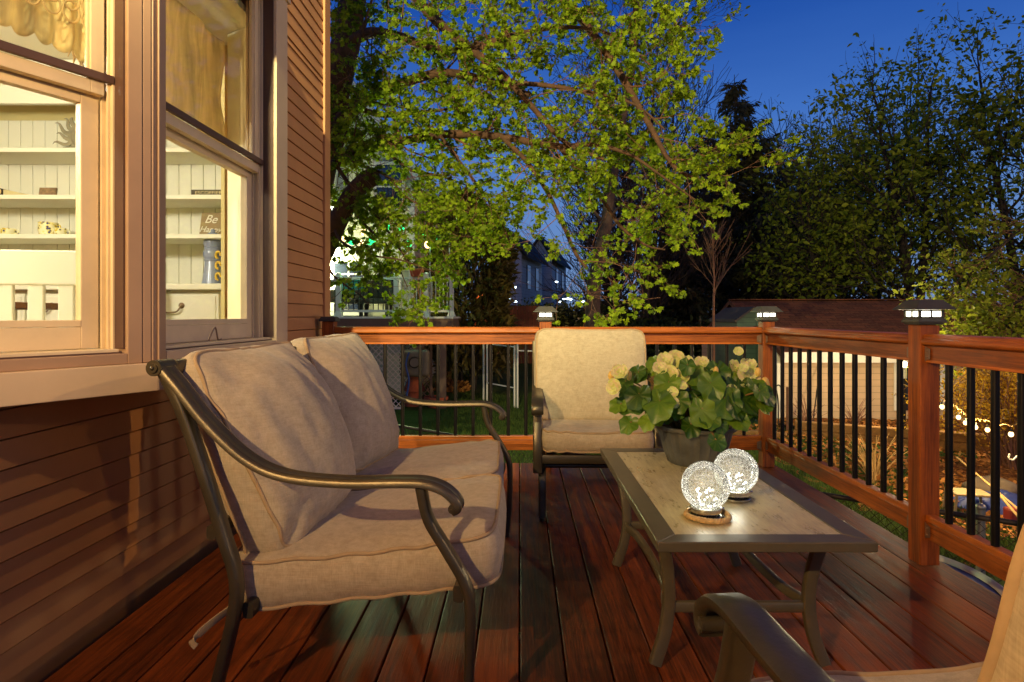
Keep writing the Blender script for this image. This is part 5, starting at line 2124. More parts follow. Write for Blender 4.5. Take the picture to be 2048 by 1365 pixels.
# string lights on poles above that deck
GREEN, WHT = (0.10, 1.0, 0.55), (1.0, 0.72, 0.42)
M['bulb_green'] = emit('green_bulb', (0.02, 1.0, 0.20, 1), 2.4)
M['bulb_warm'] = emit('warm_bulb', (1.0, 0.64, 0.24, 1), 4.5)
NB = [(680, 468, 0), (684, 480, 1), (727, 465, 1), (703, 484, 0), (722, 488, 1), (740, 484, 0), (748, 486, 0), (774, 454, 0), (803, 458, 0), (817, 489, 0), (847, 470, 0), (855, 490, 1), (877, 484, 0)]
glab = {0: 'green', 1: 'warm white'}
desc = ['at the house end of the string beside the maple stub', 'low beside the maple stub', 'highest warm bulb beside the leaning limb', 'in the bright cluster near the door', 'in the middle of the bright cluster near the door',
        'at the right of the bright cluster near the door', 'greenest bulb of the cluster, next to the hanging twig', 'high over the white balusters, top of the string', 'tiny bulb right of the highest green bulb', 'large bulb in front of the house corner',
        'above the big warm bulb near the pole', 'largest starry warm bulb near the end pole', 'last bulb at the pole end of the string']
for (px, py, k), ds in zip(NB, desc):
    p = at(px, py, 13.45 if py > 470 else 13.9)
    t = thing('string_bulb', glab[k] + ' string-light bulb ' + ds, 'light bulb', p, "bulbs of the neighbour's string lights")
    mb = MB()
    mb.ball(p, 0.066, 10, (1, 1, 1.2))
    mb.build('bulb', M['bulb_warm' if k else 'bulb_green'], t, smooth=180)
    mb = MB()
    mb.tube([p + Vector((0, 0, 0.03)), p + Vector((0, 0, 0.075))], 0.014, 6)
    mb.build('socket', M['lamp_black'], t)
    point_light('string_bulb_light', p + Vector((0, -0.05, 0)), 12 if k else 20, WARMW if k else (0.25, 1.0, 0.55), 0.04)
mb = MB()
row1 = [at(px, py - 6, 13.9) for px, py in ((660, 455), (680, 466), (727, 463), (774, 452), (803, 456))] + [at(847, 463, 13.45), at(861, 466, 13.4)]
row2 = [at(px, py - 6, 13.45) for px, py in ((660, 475), (703, 482), (740, 482), (770, 480), (817, 487), (855, 488), (877, 480), (898, 470))]
mb.tube(smooth_path(row1, 4), 0.008, 5)
mb.tube(smooth_path(row2, 4), 0.008, 5)
tag(mb.build('light_wire', M['lamp_black']), 'thin black wire carrying the green and warm bulbs', 'wire')
for px, lab in ((860, 'thin upright pole nearer the house holding the string lights'), (899, 'thin upright pole at the deck end holding the string lights')):
    q = at(px, 465, 13.38)
    mb = MB()
    mb.tube([(q.x, q.y, NZ + 0.02), q], 0.012, 6)
    tag(mb.build('string_light_pole', M['green_metal']), lab, 'pole', 'poles holding string lights')
# security floodlight on the neighbour's wall, shining out through the maple
fq = at(668, 420, NY - 0.16)
t = thing('floodlight', "white square security floodlight on the neighbour's wall above the string lights", 'lamp', fq)
mb = MB()
mb.box(fq.x - .09, fq.x + .09, fq.y - .02, fq.y + .15, fq.z - .10, fq.z + .10)
mb.build('housing', M['white_paint'], t, bevel=0.01)
mb = MB()
mb.box(fq.x - .07, fq.x + .07, fq.y - .026, fq.y - .0205, fq.z - .08, fq.z + .08)
mb.build('lens', emit('flood_lens', (0.95, 1, 0.75, 1), 2.5), t)
spot_light('neighbour_flood_light', fq + Vector((0, -.12, 0)), at(830, 420, 7.5), 1400, (0.80, 1.0, 0.42), 80, .25, .6)
# neighbour's porch lamp beside the door (its glow fills the wall)
q = at(664, 505, NY - 0.25)
q = Vector((-4.9, NY - 0.2, 2.35))
t = thing('wall_lantern', "small lantern beside the neighbour's glazed door", 'lamp', q)
mb = MB()
mb.lathe([(0.0, 0.16), (0.09, 0.10), (0.09, 0.09), (0.0, 0.09)], q, 8)
mb.box(q.x - 0.05, q.x + 0.05, q.y + 0.12, q.y + 0.184, q.z - 0.1, q.z + 0.1)
mb.build('lamp_body', M['lamp_black'], t)
mb = MB()
mb.ball(q, 0.06, 10)
mb.build('bulb', M['bulb_warm'], t, smooth=180)
point_light('neighbour_porch_light', q + Vector((0, -0.22, 0)), 200, (0.98, 1.0, 0.60), 0.08)


# ------------------------------------------------------------------ lattice, hose reel, pots below
def lattice(label, p0, p1, z0, z1, mat, pitch=0.11, wd=0.018):
    p0, p1 = Vector(p0), Vector(p1)
    d = (p1 - p0)
    L = d.length
    d.normalize()
    nn = Vector((-d.y, d.x, 0))
    t = thing('lattice_panel', label, 'lattice', (p0.x, p0.y, z0))
    P = lambda u, w, z: p0 + d * u + nn * w + Vector((0, 0, z))
    mb = MB()
    h = z1 - z0
    for s, w in ((1, 0.004), (-1, -0.004)):
        c = -h
        while c < L:
            # strip centre line u = c + z (s>0) or u = c + h - z
            za, zb_ = max(0, -c), min(h, L - c)
            if zb_ - za > 0.03:
                ua, ub = c + za, c + zb_
                if s < 0:
                    za, zb_ = h - za, h - zb_
                q = wd
                mb.hexa([P(max(0, ua - q), w - .003, z0 + za), P(min(L, ua + q), w - .003, z0 + za), P(min(L, ua + q), w + .003, z0 + za), P(max(0, ua - q), w + .003, z0 + za)],
                        [P(max(0, ub - q), w - .003, z0 + zb_), P(min(L, ub + q), w - .003, z0 + zb_), P(min(L, ub + q), w + .003, z0 + zb_), P(max(0, ub - q), w + .003, z0 + zb_)])
            c += pitch
    mb.build('lattice', mat, t)
    mb = MB()
    for a, b, c_, e in ((0, L, z0 - .03, z0 + .02), (0, L, z1 - .02, z1 + .03), (-.03, .02, z0 + .0201, z1 - .0201), (L - .02, L + .03, z0 + .0201, z1 - .0201)):
        mb.hexa([P(a, -.012, c_), P(b, -.012, c_), P(b, .012, c_), P(a, .012, c_)], [P(a, -.012, e), P(b, -.012, e), P(b, .012, e), P(a, .012, e)])
    mb.build('lattice_frame', mat, t)
    return t


M['pink_white'] = simple('weathered_white_lattice', srgb(236, 214, 190), 0.7, 0, 0.12, 6)
xa, xb = (735 - CX) * 13.4 / FOC, (804 - CX) * 13.4 / FOC
lattice('broad white lattice panel under the neighbouring deck', (xa, 13.42, 0), (xb, 13.42, 0), -0.88, 0.70, M['pink_white'], 0.128, 0.019)
xa, xb = (806 - CX) * 14.6 / FOC, (862 - CX) * 14.6 / FOC
lattice('shadowed lattice panel behind the hose reel and clay pots', (xa, 14.6, 0), (xb, 14.6, 0), -0.86, 0.70, M['nfascia'], 0.16, 0.022)
# hose reel box
M['reel'] = simple('hose_reel_plastic', srgb(126, 108, 84), 0.6, 0, 0.12, 6)
hr = thing('hose_reel', 'tan box-shaped garden hose reel hanging on the lattice', 'hose reel', at(830, 725, 13.3))
c = at(828, 727, 13.5)
mb = MB()
mb.box(c.x - .33, c.x + .33, c.y - .05, c.y + .25, c.z - .30, c.z + .30)
mb.build('housing', M['reel'], hr, bevel=0.08, seg=4)
mb = MB()
mb.lathe([(0, 0.03), (0.10, 0.03), (0.11, 0.0), (0.13, 0.0), (0.13, 0.02), (0.15, 0.02), (0.15, 0.0)], (c.x + 0.02, c.y - 0.052, c.z + 0.02), 24, Matrix.Rotation(PI / 2, 3, 'X'))
mb.build('hub', M['reel'], hr, smooth=40)
M['hose'] = simple('blue_hose', srgb(44, 72, 130), 0.5, 0, 0.1)
mb = MB()
mb.tube(smooth_path([at(818, 705, 13.4), at(812, 730, 13.4), at(818, 760, 13.38), at(814, 790, 13.36), at(812, 800, 13.3)], 5), 0.02, 7)
mb.build('hose', M['hose'], hr, smooth=60)


def clay_pot(label, c, r, h, flip=False, group='clay pots by the lattice'):
    t = thing('clay_pot', label, 'pot', c, group)
    mb = MB()
    pr = [(r * .62, 0), (r * .90, h * .72), (r, h * .73), (r * 1.02, h), (r * .9, h), (r * .86, h * .9), (0, h * .88)]
    if flip:
        pr = [(rr, h - z) for rr, z in pr[:4]][::-1]
        pr = [(0, 0.002)] + pr + [(0, h)]
    else:
        pr = [(0, 0)] + pr
    mb.lathe(pr, c, 24)
    mb.build('pot_body', M['terracotta'], t, smooth=35)
    return t


gz = ground_z(-2.2, 12.6) + 0.01
c = on_plane(829, 812, gz)
clay_pot('lower of two upside-down terracotta pots stacked below the hose reel', (c.x, c.y, gz), 0.245, 0.34, True)
clay_pot('upper of two upside-down terracotta pots, topping the stack below the hose reel', (c.x, c.y, gz + 0.341), 0.23, 0.33, True)
c = on_plane(872, 815, gz)
bp_ = clay_pot('squat pale clay bowl with dry stems, right of the stacked pots', (c.x, c.y, gz), 0.27, 0.24, False)
mb = MB()
rr = random.Random(8)
for k in range(26):
    a, e = rr.uniform(0, 2 * PI), rr.uniform(0.2, 1.0)
    mb.tube([(c.x + .1 * math.cos(a), c.y + .1 * math.sin(a), gz + .21), (c.x + .2 * math.cos(a), c.y + .2 * math.sin(a), gz + .3 + .2 * e)], 0.006, 4)
mb.build('dry_stems', M['bark_warm'], bp_)

# galvanised gate frame standing on the lawn
gp = thing('gate_frame', 'galvanised pipe gate frame standing open on the lawn', 'gate', on_plane(1000, 770, GZ))
A0, A1, B0, B1 = at(967, 752, 14.6), at(974, 755, 14.5), at(1029, 762, 13.7), at(1035, 766, 13.6)
gate_mat = M['white_paint']


def pole(mb, q, ztop, r=0.022):
    mb.tube([(q.x, q.y, ground_z(q.x, q.y) - 0.03), (q.x, q.y, ztop)], r, 8)


for q, zt in ((A0, 0.62), (A1, 0.50), (B0, 0.47), (B1, 0.60)):
    mb = MB()
    pole(mb, q, zt)
    mb.build('gate_post', gate_mat, gp, smooth=50)
mb = MB()
for z in (0.47, -0.45):
    mb.tube([(A1.x, A1.y, z), (B0.x, B0.y, z - 0.03)], 0.016, 7)
mb.tube([(B1.x, B1.y, 0.36), (B1.x + 0.8, B1.y + 0.1, 0.33)], 0.016, 7)
mb.build('gate_rail', gate_mat, gp, smooth=50)

# brown paling fence and lit shed wall far left of centre
M['fence_wood'] = wood('paling_wood', srgb(120, 62, 30), srgb(168, 92, 48), 'z', 0.7)
wf = thing('wooden_fence', 'brown vertical board fence lit orange beyond the lawn', 'fence', at(1030, 640, 22))
fy = 22.0
x = (975 - CX) * fy / FOC
x1 = (1076 - CX) * fy / FOC
mb = MB()
k = 0
while x < x1:
    mb.box(x, x + 0.125, fy, fy + 0.02, -0.8, 1.50 + 0.01 * math.sin(k * 2.1))
    x += 0.135
    k += 1
mb.build('palings', M['fence_wood'], wf)
mb = MB()
mb.box((975 - CX) * fy / FOC, x1, fy + 0.0205, fy + 0.07, 1.1, 1.2)
mb.box((975 - CX) * fy / FOC, x1, fy + 0.0205, fy + 0.07, -0.3, -0.2)
mb.build('fence_rail', M['fence_wood'], wf)
sh = thing('shed', 'small reddish brown shed with an orange lamp left of the board fence', 'shed', at(975, 620, 24))
mb = MB()
sx0, sx1 = (948 - CX) * 24 / FOC, (997 - CX) * 24 / FOC
mb.box(sx0, sx1, 24.0, 26.0, -0.8, 2.05)
mb.build('wall', M['fence_wood'], sh)
mb = MB()
mb.hexa([(sx0 - .1, 23.8, 2.051), (sx1 + .1, 23.8, 2.051), (sx1 + .1, 26.2, 2.051), (sx0 - .1, 26.2, 2.051)], [(sx0 - .1, 24.9, 2.5), (sx1 + .1, 24.9, 2.5), (sx1 + .1, 25.1, 2.5), (sx0 - .1, 25.1, 2.5)])
mb.build('roof', M['roof_dark'], sh)
q = at(976, 577, 23.9)
mb = MB()
mb.ball(q, 0.075, 10)
mb.build('lamp', emit('orange_lamp', (1, 0.45, 0.16, 1), 16), sh, smooth=180)
point_light('shed_lamp_light', q + Vector((0.15, -0.35, -0.1)), 130, (1, 0.5, 0.2), 0.08)
# low lit patio objects behind the fence
q = at(1018, 600, 25)
point_light('far_patio_light', at(1012, 585, 25), 260, (1, 0.62, 0.30), 0.1)
fd_ = [(1003, 575, 30), (1030, 575, 34), (1018, 597, 29), (1031, 604, 29), (1120, 604, 30), (1128, 598, 38), (1136, 598, 38), (1167, 604, 34), (1141, 599, 38), (1113, 564, 46)]
words_ = ['left one of a level pair over the board fence', 'right one of a level pair over the board fence', 'just above the board fence top, left', 'just above the board fence top, right', 'left of a short row in the dark hedge', 'second in a short row in the dark hedge',
          'third in a short row in the dark hedge', 'alone beside the tall trunk', 'last in a short row in the dark hedge', 'beside the wall of the farther grey house']
M['far_lamp'] = emit('far_cool_lamp', (0.72, 0.90, 1.0, 1), 7)
for (px, py, d), w_ in zip(fd_, words_):
    q = at(px, py, d)
    t = thing('garden_lamp', 'tiny cool white lamp far off, ' + w_, 'lamp', (q.x, q.y, 0), 'distant garden lamps')
    mb = MB()
    mb.ball(q, 0.055 * d / 30, 8, (1.4, 1, 0.8))
    mb.build('lamp_head', M['far_lamp'], t, smooth=180)
    mb = MB()
    mb.tube([(q.x, q.y, ground_z(q.x, q.y)), (q.x, q.y, q.z - 0.05)], 0.02, 6)
    mb.build('lamp_post', M['lamp_black'], t)

# ------------------------------------------------------------------ distant houses
def far_house(label, D, pxl, pxm, pxr, y_eave, y_ridge, y_base, depth, mat):
    """gable house whose long side recedes; pxl..pxm gable end, pxm..pxr side wall"""
    t = thing('distant_house', label, 'house', at((pxl + pxr) / 2, y_base, D), 'grey houses beyond the garden')
    a, b = at(pxl, y_base, D), at(pxm, y_base, D)
    c = at(pxr, y_base, D + depth)
    ze = at(pxm, y_eave, D).z
    zr = at(pxm, y_ridge, D).z
    zb = -1.0
    mid = (a + b) / 2
    back = Vector((c.x - b.x, c.y - b.y, 0))
    mb = MB()
    mb.prism([(a.x, a.y, zb), (b.x, b.y, zb), (b.x, b.y, ze), (mid.x, mid.y, zr), (a.x, a.y, ze)], (0, 0, 0), back)
    mb.build('wall', mat, t)
    mb = MB()
    for e, s in ((a, -1), (b, 1)):
        o = Vector((s * 0.4, 0, -0.3))
        e3 = Vector((e.x, e.y, ze)) + o
        r3 = Vector((mid.x, mid.y, zr))
        q = [e3 + Vector((0, -0.4, 0.02)), r3 + Vector((0, -0.4, 0.02)), r3 + Vector((0, -0.4, 0.25)), e3 + Vector((0, -0.4, 0.25))]
        mb.prism(q, (0, 0, 0), back * 1.05)
    mb.build('roof', M['roof_dark'], t)
    bl = back.length
    bd = back.normalized()
    nn = Vector((bd.y, -bd.x, 0))
    for f in (0.3, 0.7):
        mb = MB()
        o = Vector((b.x, b.y, 0)) + back * f
        w = bd * 0.5
        z0, z1 = ze - 2.2, ze - 0.6
        mb.prism([o - w + Vector((0, 0, z0)), o + w + Vector((0, 0, z0)), o + w + Vector((0, 0, z1)), o - w + Vector((0, 0, z1))], nn * -0.02, nn * 0.06)
        mb.build('window', M['dark_glass'], t)
    return t


far_house('nearer grey distant house with its windowed side wall facing the lawn', 40, 985, 1043, 1084, 508, 466, 600, 7, M['bluesiding'])
far_house('farther dark distant house half hidden behind the nearer grey one', 50, 1052, 1104, 1132, 520, 478, 600, 8, M['bluesiding'])
# ================================================================== right-hand yard: garage, beds, shrubs
GD = 12.0
gx0, gx1 = (1555 - CX) * GD / FOC, (2016 - CX) * GD / FOC
ga = thing('garage', 'low beige clapboard garage with a brown shingle roof beyond the right railing', 'garage', ((gx0 + gx1) / 2, 13.5, -1))
zE = EYE - (703 - CY) * GD / FOC
RD = GD + 2.6
zR = EYE - (611 - CY) * RD / FOC
mb = MB()
mb.box(gx0, gx1, GD, GD + 5.0, -1.3, zE)
mb.prism([(gx0, GD, zE), (gx0, RD, zR - 0.08), (gx0, GD + 5.0, zE)], (0.001, 0, 0), (gx1 - gx0 - 0.001, 0, 0))
mb.build('wall', M['gsiding'], ga)


def shingles():
    t = NT('brown_shingles')
    v = t.coord()
    b = t.n('ShaderNodeTexBrick')
    b.inputs['Scale'].default_value = 1.0
    b.inputs['Brick Width'].default_value = 0.34
    b.inputs['Row Height'].default_value = 0.14
    b.inputs['Mortar Size'].default_value = 0.006
    b.inputs['Color1'].default_value = srgb(112, 66, 44)
    b.inputs['Color2'].default_value = srgb(84, 50, 36)
    b.inputs['Mortar'].default_value = srgb(36, 22, 16)
    t.l(v, b.inputs['Vector'])
    n = t.noise(v, 16, 5, 0.8)
    c = t.mix(t.ramp(n, [(0.5, (0, 0, 0, 1)), (0.78, (0.7, 0.7, 0.7, 1))]), b.outputs['Color'], srgb(138, 104, 76))
    return t.bsdf(c, 0.95, 0, b.outputs['Fac'], -0.6, 0.02, 0.2)


M['shingle'] = shingles()
o_x, e_y = 0.06, 0.28
slope = (zR - zE) / (RD - GD)
mb = MB()
mb.prism([(0, GD - e_y, zE - e_y * slope + 0.02), (0, RD, zR + 0.02), (0, RD, zR + 0.12), (0, GD - e_y, zE - e_y * slope + 0.12)], (gx0 - o_x, 0, 0), (gx1 + o_x, 0, 0))
mb.prism([(0, RD + 0.001, zR + 0.02), (0, GD + 5 + e_y, zE - e_y * slope + 0.02), (0, GD + 5 + e_y, zE - e_y * slope + 0.12), (0, RD + 0.001, zR + 0.12)], (gx0 - o_x, 0, 0), (gx1 + o_x, 0, 0))
rf = mb.build('roof', M['shingle'], ga)
mb = MB()
k = 0
x = gx0 - o_x
rr = random.Random(6)
while x < gx1:
    mb.box(x, x + 0.29, RD - 0.10, RD + 0.10, zR + 0.118 + rr.uniform(0, .012), zR + 0.145)
    x += 0.30
mb.build('ridge_cap', M['shingle'], rf)
mb = MB()
mb.box(gx0 - o_x, gx1 + o_x, GD - e_y - 0.025, GD - e_y - 0.001, zE - e_y * slope - 0.10, zE - e_y * slope + 0.10)
mb.build('fascia', M['white_paint'], ga)
mb = MB()
mb.box(gx0 - 0.02, gx1 + 0.02, GD - 0.022, GD - 0.002, zE - 0.075, zE - 0.005)
mb.build('frieze_board', M['white_paint'], ga)
mb = MB()
for a, b in ((gx0 - 0.015, gx0 + 0.10), (gx1 - 0.10, gx1 + 0.015)):
    mb.box(a, b, GD - 0.02, GD - 0.002, -1.3, zE - 0.076)
mb.build('corner_board', M['white_paint'], ga)
mb = MB()
wx = (1787 - CX) * GD / FOC
mb.box(wx, wx + 0.10, GD - 0.03, GD - 0.004, -0.72, 0.36)
mb.box(wx + 0.9, wx + 1.0, GD - 0.03, GD - 0.004, -0.72, 0.36)
mb.box(wx + 0.101, wx + 0.899, GD - 0.03, GD - 0.004, 0.27, 0.36)
wd_ = mb.build('window', M['white_paint'], ga)
mb = MB()
mb.box(wx + 0.10, wx + 0.90, GD - 0.02, GD - 0.006, -0.72, 0.27)
mb.build('pane', M['dark_glass'], wd_)
# white lamp post in front of the garage
lq = at(1808, 729, 9.6)
lp_ = thing('garden_lamp', 'bright lamp on a slim white-topped post before the garage window', 'lamp', (lq.x, lq.y, GZ))
mb = MB()
mb.ball(lq, 0.045, 12)
mb.build('lamp_head', emit('garden_lamp_bulb', (1, 0.86, 0.58, 1), 40), lp_, smooth=180)
mb = MB()
mb.tube([lq - Vector((0, 0, 0.22)), lq - Vector((0, 0, 0.045))], 0.04, 12)
mb.build('lamp_collar', M['white_paint'], lp_, smooth=40)
mb = MB()
mb.tube([(lq.x, lq.y, GZ - 0.05), (lq.x, lq.y, lq.z - 0.2201)], 0.028, 8)
mb.build('lamp_post', M['bark_dark'], lp_, smooth=40)
point_light('garden_lamp_light', lq + Vector((0.0, 0.10, 0.07)), 115, (1.0, 0.78, 0.46), 0.05)

# teal garden shed behind the corner post
M['teal_wall'] = lap_siding('teal_siding', srgb(60, 84, 70), 0.11)
ts = thing('shed', 'little green gabled shed behind the corner post', 'shed', at(1500, 790, 13))
D = 13.0
sx0, sx1 = (1474 - CX) * D / FOC, (1524 - CX) * D / FOC
zt = EYE - (640 - CY) * D / FOC
mb = MB()
mb.box(sx0, sx1 + 0.12, D, D + 1.6, -1.1, zt)
mb.prism([(sx0, D, zt), (sx1 + .12, D, zt), ((sx0 + sx1 + .12) / 2, D, zt + 0.22)], (0, 0.001, 0), (0, 1.6, 0))
mb.build('wall', M['teal_wall'], ts)
mb = MB()
xm_ = (sx0 + sx1 + .12) / 2
for xx in (sx0 - 0.06, sx1 + 0.18):
    mb.prism([(xx, 0, zt - 0.05), (xm_, 0, zt + 0.235), (xm_, 0, zt + 0.28), (xx, 0, zt + 0.01)], (0, D - 0.12, 0), (0, D + 1.7, 0))
mb.build('roof', M['roof_dark'], ts)
mb = MB()
for xx in (sx0, sx0 + 0.42):
    mb.box(xx - 0.01, xx + 0.07, D - 0.02, D - 0.001, -1.1, zt - 0.001)
mb.build('corner_board', M['teal_wall'], ts)
mb = MB()
mb.box(sx0 + 0.13, sx0 + 0.40, D - 0.016, D - 0.002, -0.95, 0.75)
mb.build('door', M['teal_wall'], ts)

# raised bed: timbers holding mulch
M['timber'] = wood('landscape_timber', srgb(120, 84, 44), srgb(176, 132, 72), 'x', 0.85)
ta, tb_ = Vector((4.62, 10.35, 0)), Vector((7.3, 9.0, 0))
dd = (tb_ - ta).normalized()
ang = math.atan2(dd.y, dd.x)


def timber(label, p, L, z, hh=0.145):
    R = Matrix.Translation((p.x, p.y, z)) @ Matrix.Rotation(ang, 4, 'Z')
    mb = MB()
    mb.box(0, L, -0.07, 0.07, 0, hh, R)
    o = mb.build('landscape_timber', M['timber'], None, bevel=0.018, seg=2)
    tag(o, label, 'timber', 'timbers edging the raised bed')


timber('lower long timber of the raised bed in front of the garage', ta, 2.95, -0.93)
timber('upper long timber of the raised bed in front of the garage', ta + dd * 0.02, 2.9, -0.784)
q = on_plane(1556, 878, GZ)
timber('short low timber near the corner post, left of the raised bed', Vector((3.2, 10.6, 0)), 1.3, -0.93)


def mulch_mat():
    t = NT('leaf_mulch')
    v = t.coord()
    o = t.n('ShaderNodeTexVoronoi')
    o.inputs['Scale'].default_value = 26
    t.l(v, o.inputs['Vector'])
    f = t.noise(v, 9, 6, 0.8)
    k = t.math('ADD', t.math('MULTIPLY', o.outputs['Distance'], 0.6), t.math('MULTIPLY', f, 0.7))
    c = t.ramp(k, [(0.25, srgb(52, 30, 16)), (0.55, srgb(116, 72, 38)), (0.85, srgb(164, 112, 62))])
    return t.bsdf(c, 0.95, 0, k, 1.0, 0.05, 0.1)


M['mulch'] = mulch_mat()


def sheet(name, x0, x1, y0, y1, nx, ny, fz, mat):
    V = [(x0 + (x1 - x0) * i / nx, y0 + (y1 - y0) * j / ny) for j in range(ny + 1) for i in range(nx + 1)]
    V = [(x, y, fz(x, y)) for x, y in V]
    F = [(j * (nx + 1) + i, j * (nx + 1) + i + 1, (j + 1) * (nx + 1) + i + 1, (j + 1) * (nx + 1) + i) for j in range(ny) for i in range(nx)]
    return tag(mesh_np(name, V, F, mat, None, True), None, None, kind='structure')


def bed_z(x, y):
    # soil banked behind the timber line up to the garage wall
    s = (Vector((x, y, 0)) - ta).dot(Vector((-dd.y, dd.x, 0)))
    k = max(0.0, min(1.0, (s + 0.02) / 0.05))
    return ground_z(x, y) - 0.25 + k * (0.42 - 0.16 * min(1, max(0, s) / 1.2)) + 0.05 * noise.noise(Vector((x * 3, y * 3, 0))) + 0.02 * noise.noise(Vector((x * 11, y * 11, 0)))


sheet('soil_bed', 4.68, 9.8, 8.3, 11.99, 90, 60, bed_z, M['mulch'])
sheet('bare_soil', 3.6, 12.0, 4.9, 8.9, 80, 40, lambda x, y: ground_z(x, y) - 0.02 + 0.06 * noise.noise(Vector((x * 0.7, y * 0.7, 5))) + 0.03 * noise.noise(Vector((x * 5, y * 5, 0))) + 0.06 * min(1, max(0, (x - 5) * 0.5)), M['mulch'])

# fallen leaves scattered over bed and soil
M['litter'] = leafmat('fallen_leaf', srgb(92, 52, 26), srgb(196, 132, 66), 0.1, 0.8)
rs = np.random.RandomState(9)
n = 9000
X = 3.8 + 6.2 * rs.rand(n)
Y = 5.6 + 6.2 * rs.rand(n)
Z = []
for a, b in zip(X, Y):
    s = (Vector((a, b, 0)) - ta).dot(Vector((-dd.y, dd.x, 0)))
    Z.append((bed_z(a, b) if s > 0.08 and a > 4.7 else ground_z(a, b) + 0.03) + 0.015)
P = np.stack([X, Y, np.array(Z)], 1)
A = rs.normal(size=(n, 3))
A[:, 2] *= 0.35
tag(leaf_object('fallen_leaves', P, 0.05 + 0.05 * rs.rand(n), A, M['litter'], None, 'oval', rs), 'brown fallen leaves littering the beds', 'leaves', kind='stuff')
# dry stalks in the raised bed and on the slope
rr = random.Random(12)
M['straw'] = simple('dry_straw', srgb(188, 150, 92), 0.9, 0, 0.3, 40)


def stalk_clump(label, c, n, h, spread, mat, group):
    mb = MB()
    for k in range(n):
        a = rr.uniform(0, 2 * PI)
        s = rr.uniform(0.2, 1) * spread
        hh = h * rr.uniform(0.5, 1.1)
        p0 = Vector(c) + Vector((rr.uniform(-.05, .05), rr.uniform(-.05, .05), -0.03))
        p1 = p0 + Vector((s * .45 * math.cos(a), s * .45 * math.sin(a), hh * .62))
        p2 = p0 + Vector((s * math.cos(a), s * math.sin(a), hh))
        mb.tube(smooth_path([p0, p1, p2], 3), [0.007, 0.006, 0.005, 0.005, 0.004, 0.004, 0.002][:7], 4)
    o = mb.build('dry_shrub', mat)
    tag(o, label, 'shrub', group)


c = on_plane(1748, 965, GZ)
stalk_clump('dry straw-coloured clump on the lawn, just left of the nearest post', (c.x, c.y, GZ), 46, 0.62, 0.42, M['straw'], 'dry clumps')
stalk_clump('dry stalk clump against the garage wall, above the raised timbers', (6.0, 11.0, -0.85), 30, 0.5, 0.5, M['bark_warm'], 'dry clumps')
stalk_clump('dry stalk clump at the left end of the raised timbers', (4.95, 10.6, -0.8), 30, 0.55, 0.4, M['bark_warm'], 'dry clumps')
stalk_clump('tangled dry stalks on the slope beside the blue tarpaulin', (5.9, 6.35, -0.9), 30, 0.4, 0.5, M['straw'], 'dry clumps')
# thin bamboo pole leaning against the garage wall
mb = MB()
mb.tube([at(1625, 850, 11.2), at(1640, 735, 11.9)], 0.012, 6)
tag(mb.build('garden_stake', M['bark_dark']), 'thin dark stake leaning against the garage wall', 'stake')
mb = MB()
mb.tube([at(1578, 862, 10.6), at(1578, 775, 10.6)], 0.05, 8)
tag(mb.build('wooden_stake', M['bark_warm'], smooth=40), 'grey wooden stake standing left of the raised timbers', 'stake')
mb = MB()
mb.tube(smooth_path([at(1557, 850, 10.8), at(1556, 800, 10.8), at(1552, 775, 10.8), at(1560, 772, 10.8), at(1566, 790, 10.8)], 4), 0.012, 6)
tag(mb.build('garden_hook', M['rust_wire'], smooth=60), 'dark curved garden hook beside the corner post', 'hook')

# forsythia: arching stems covered in yellow blossom
fy = thing('forsythia', 'large forsythia bush in yellow bloom lit by the warm string lights', 'shrub', (6.4, 8.3, GZ))
mb = MB()
P, A = [], []
fr_ = random.Random(21)
for k in range(150):
    a = fr_.uniform(0, 2 * PI)
    s = fr_.uniform(0.25, 1.45)
    h = fr_.uniform(0.75, 1.55) * (1.15 - 0.3 * s / 1.55)
    p0 = Vector((6.75 + fr_.uniform(-.3, .3), 8.25 + fr_.uniform(-.25, .25), GZ - 0.02))
    p1 = p0 + Vector((s * .4 * math.cos(a), s * .4 * math.sin(a) * .7, h * .75))
    p2 = p0 + Vector((s * .8 * math.cos(a), s * .8 * math.sin(a) * .7, h))
    p3 = p0 + Vector((s * 1.08 * math.cos(a), s * 1.08 * math.sin(a) * .7, h * fr_.uniform(.45, .85)))
    path = smooth_path([p0, p1, p2, p3], 6)
    mb.tube(path, [0.008 * (1 - i / len(path)) + 0.002 for i in range(len(path))], 4)
    for q in range(90):
        f = fr_.uniform(0.18, 1) * (len(path) - 1)
        i = min(int(f), len(path) - 2)
        p = path[i].lerp(path[i + 1], f - i)
        P.append(tuple(p + Vector((fr_.gauss(0, .035), fr_.gauss(0, .035), fr_.gauss(0, .035)))))
        A.append((fr_.gauss(0, 1), fr_.gauss(0, 1), fr_.gauss(0.2, 1)))
mb.build('stems', M['bark_warm'], fy)
M['blossom'] = leafmat('forsythia_blossom', srgb(176, 126, 26), srgb(236, 194, 62), 0.35)
rs = np.random.RandomState(3)
leaf_object('blossom', P, 0.028 + 0.022 * rs.rand(len(P)), A, M['blossom'], fy, 'oval', rs)

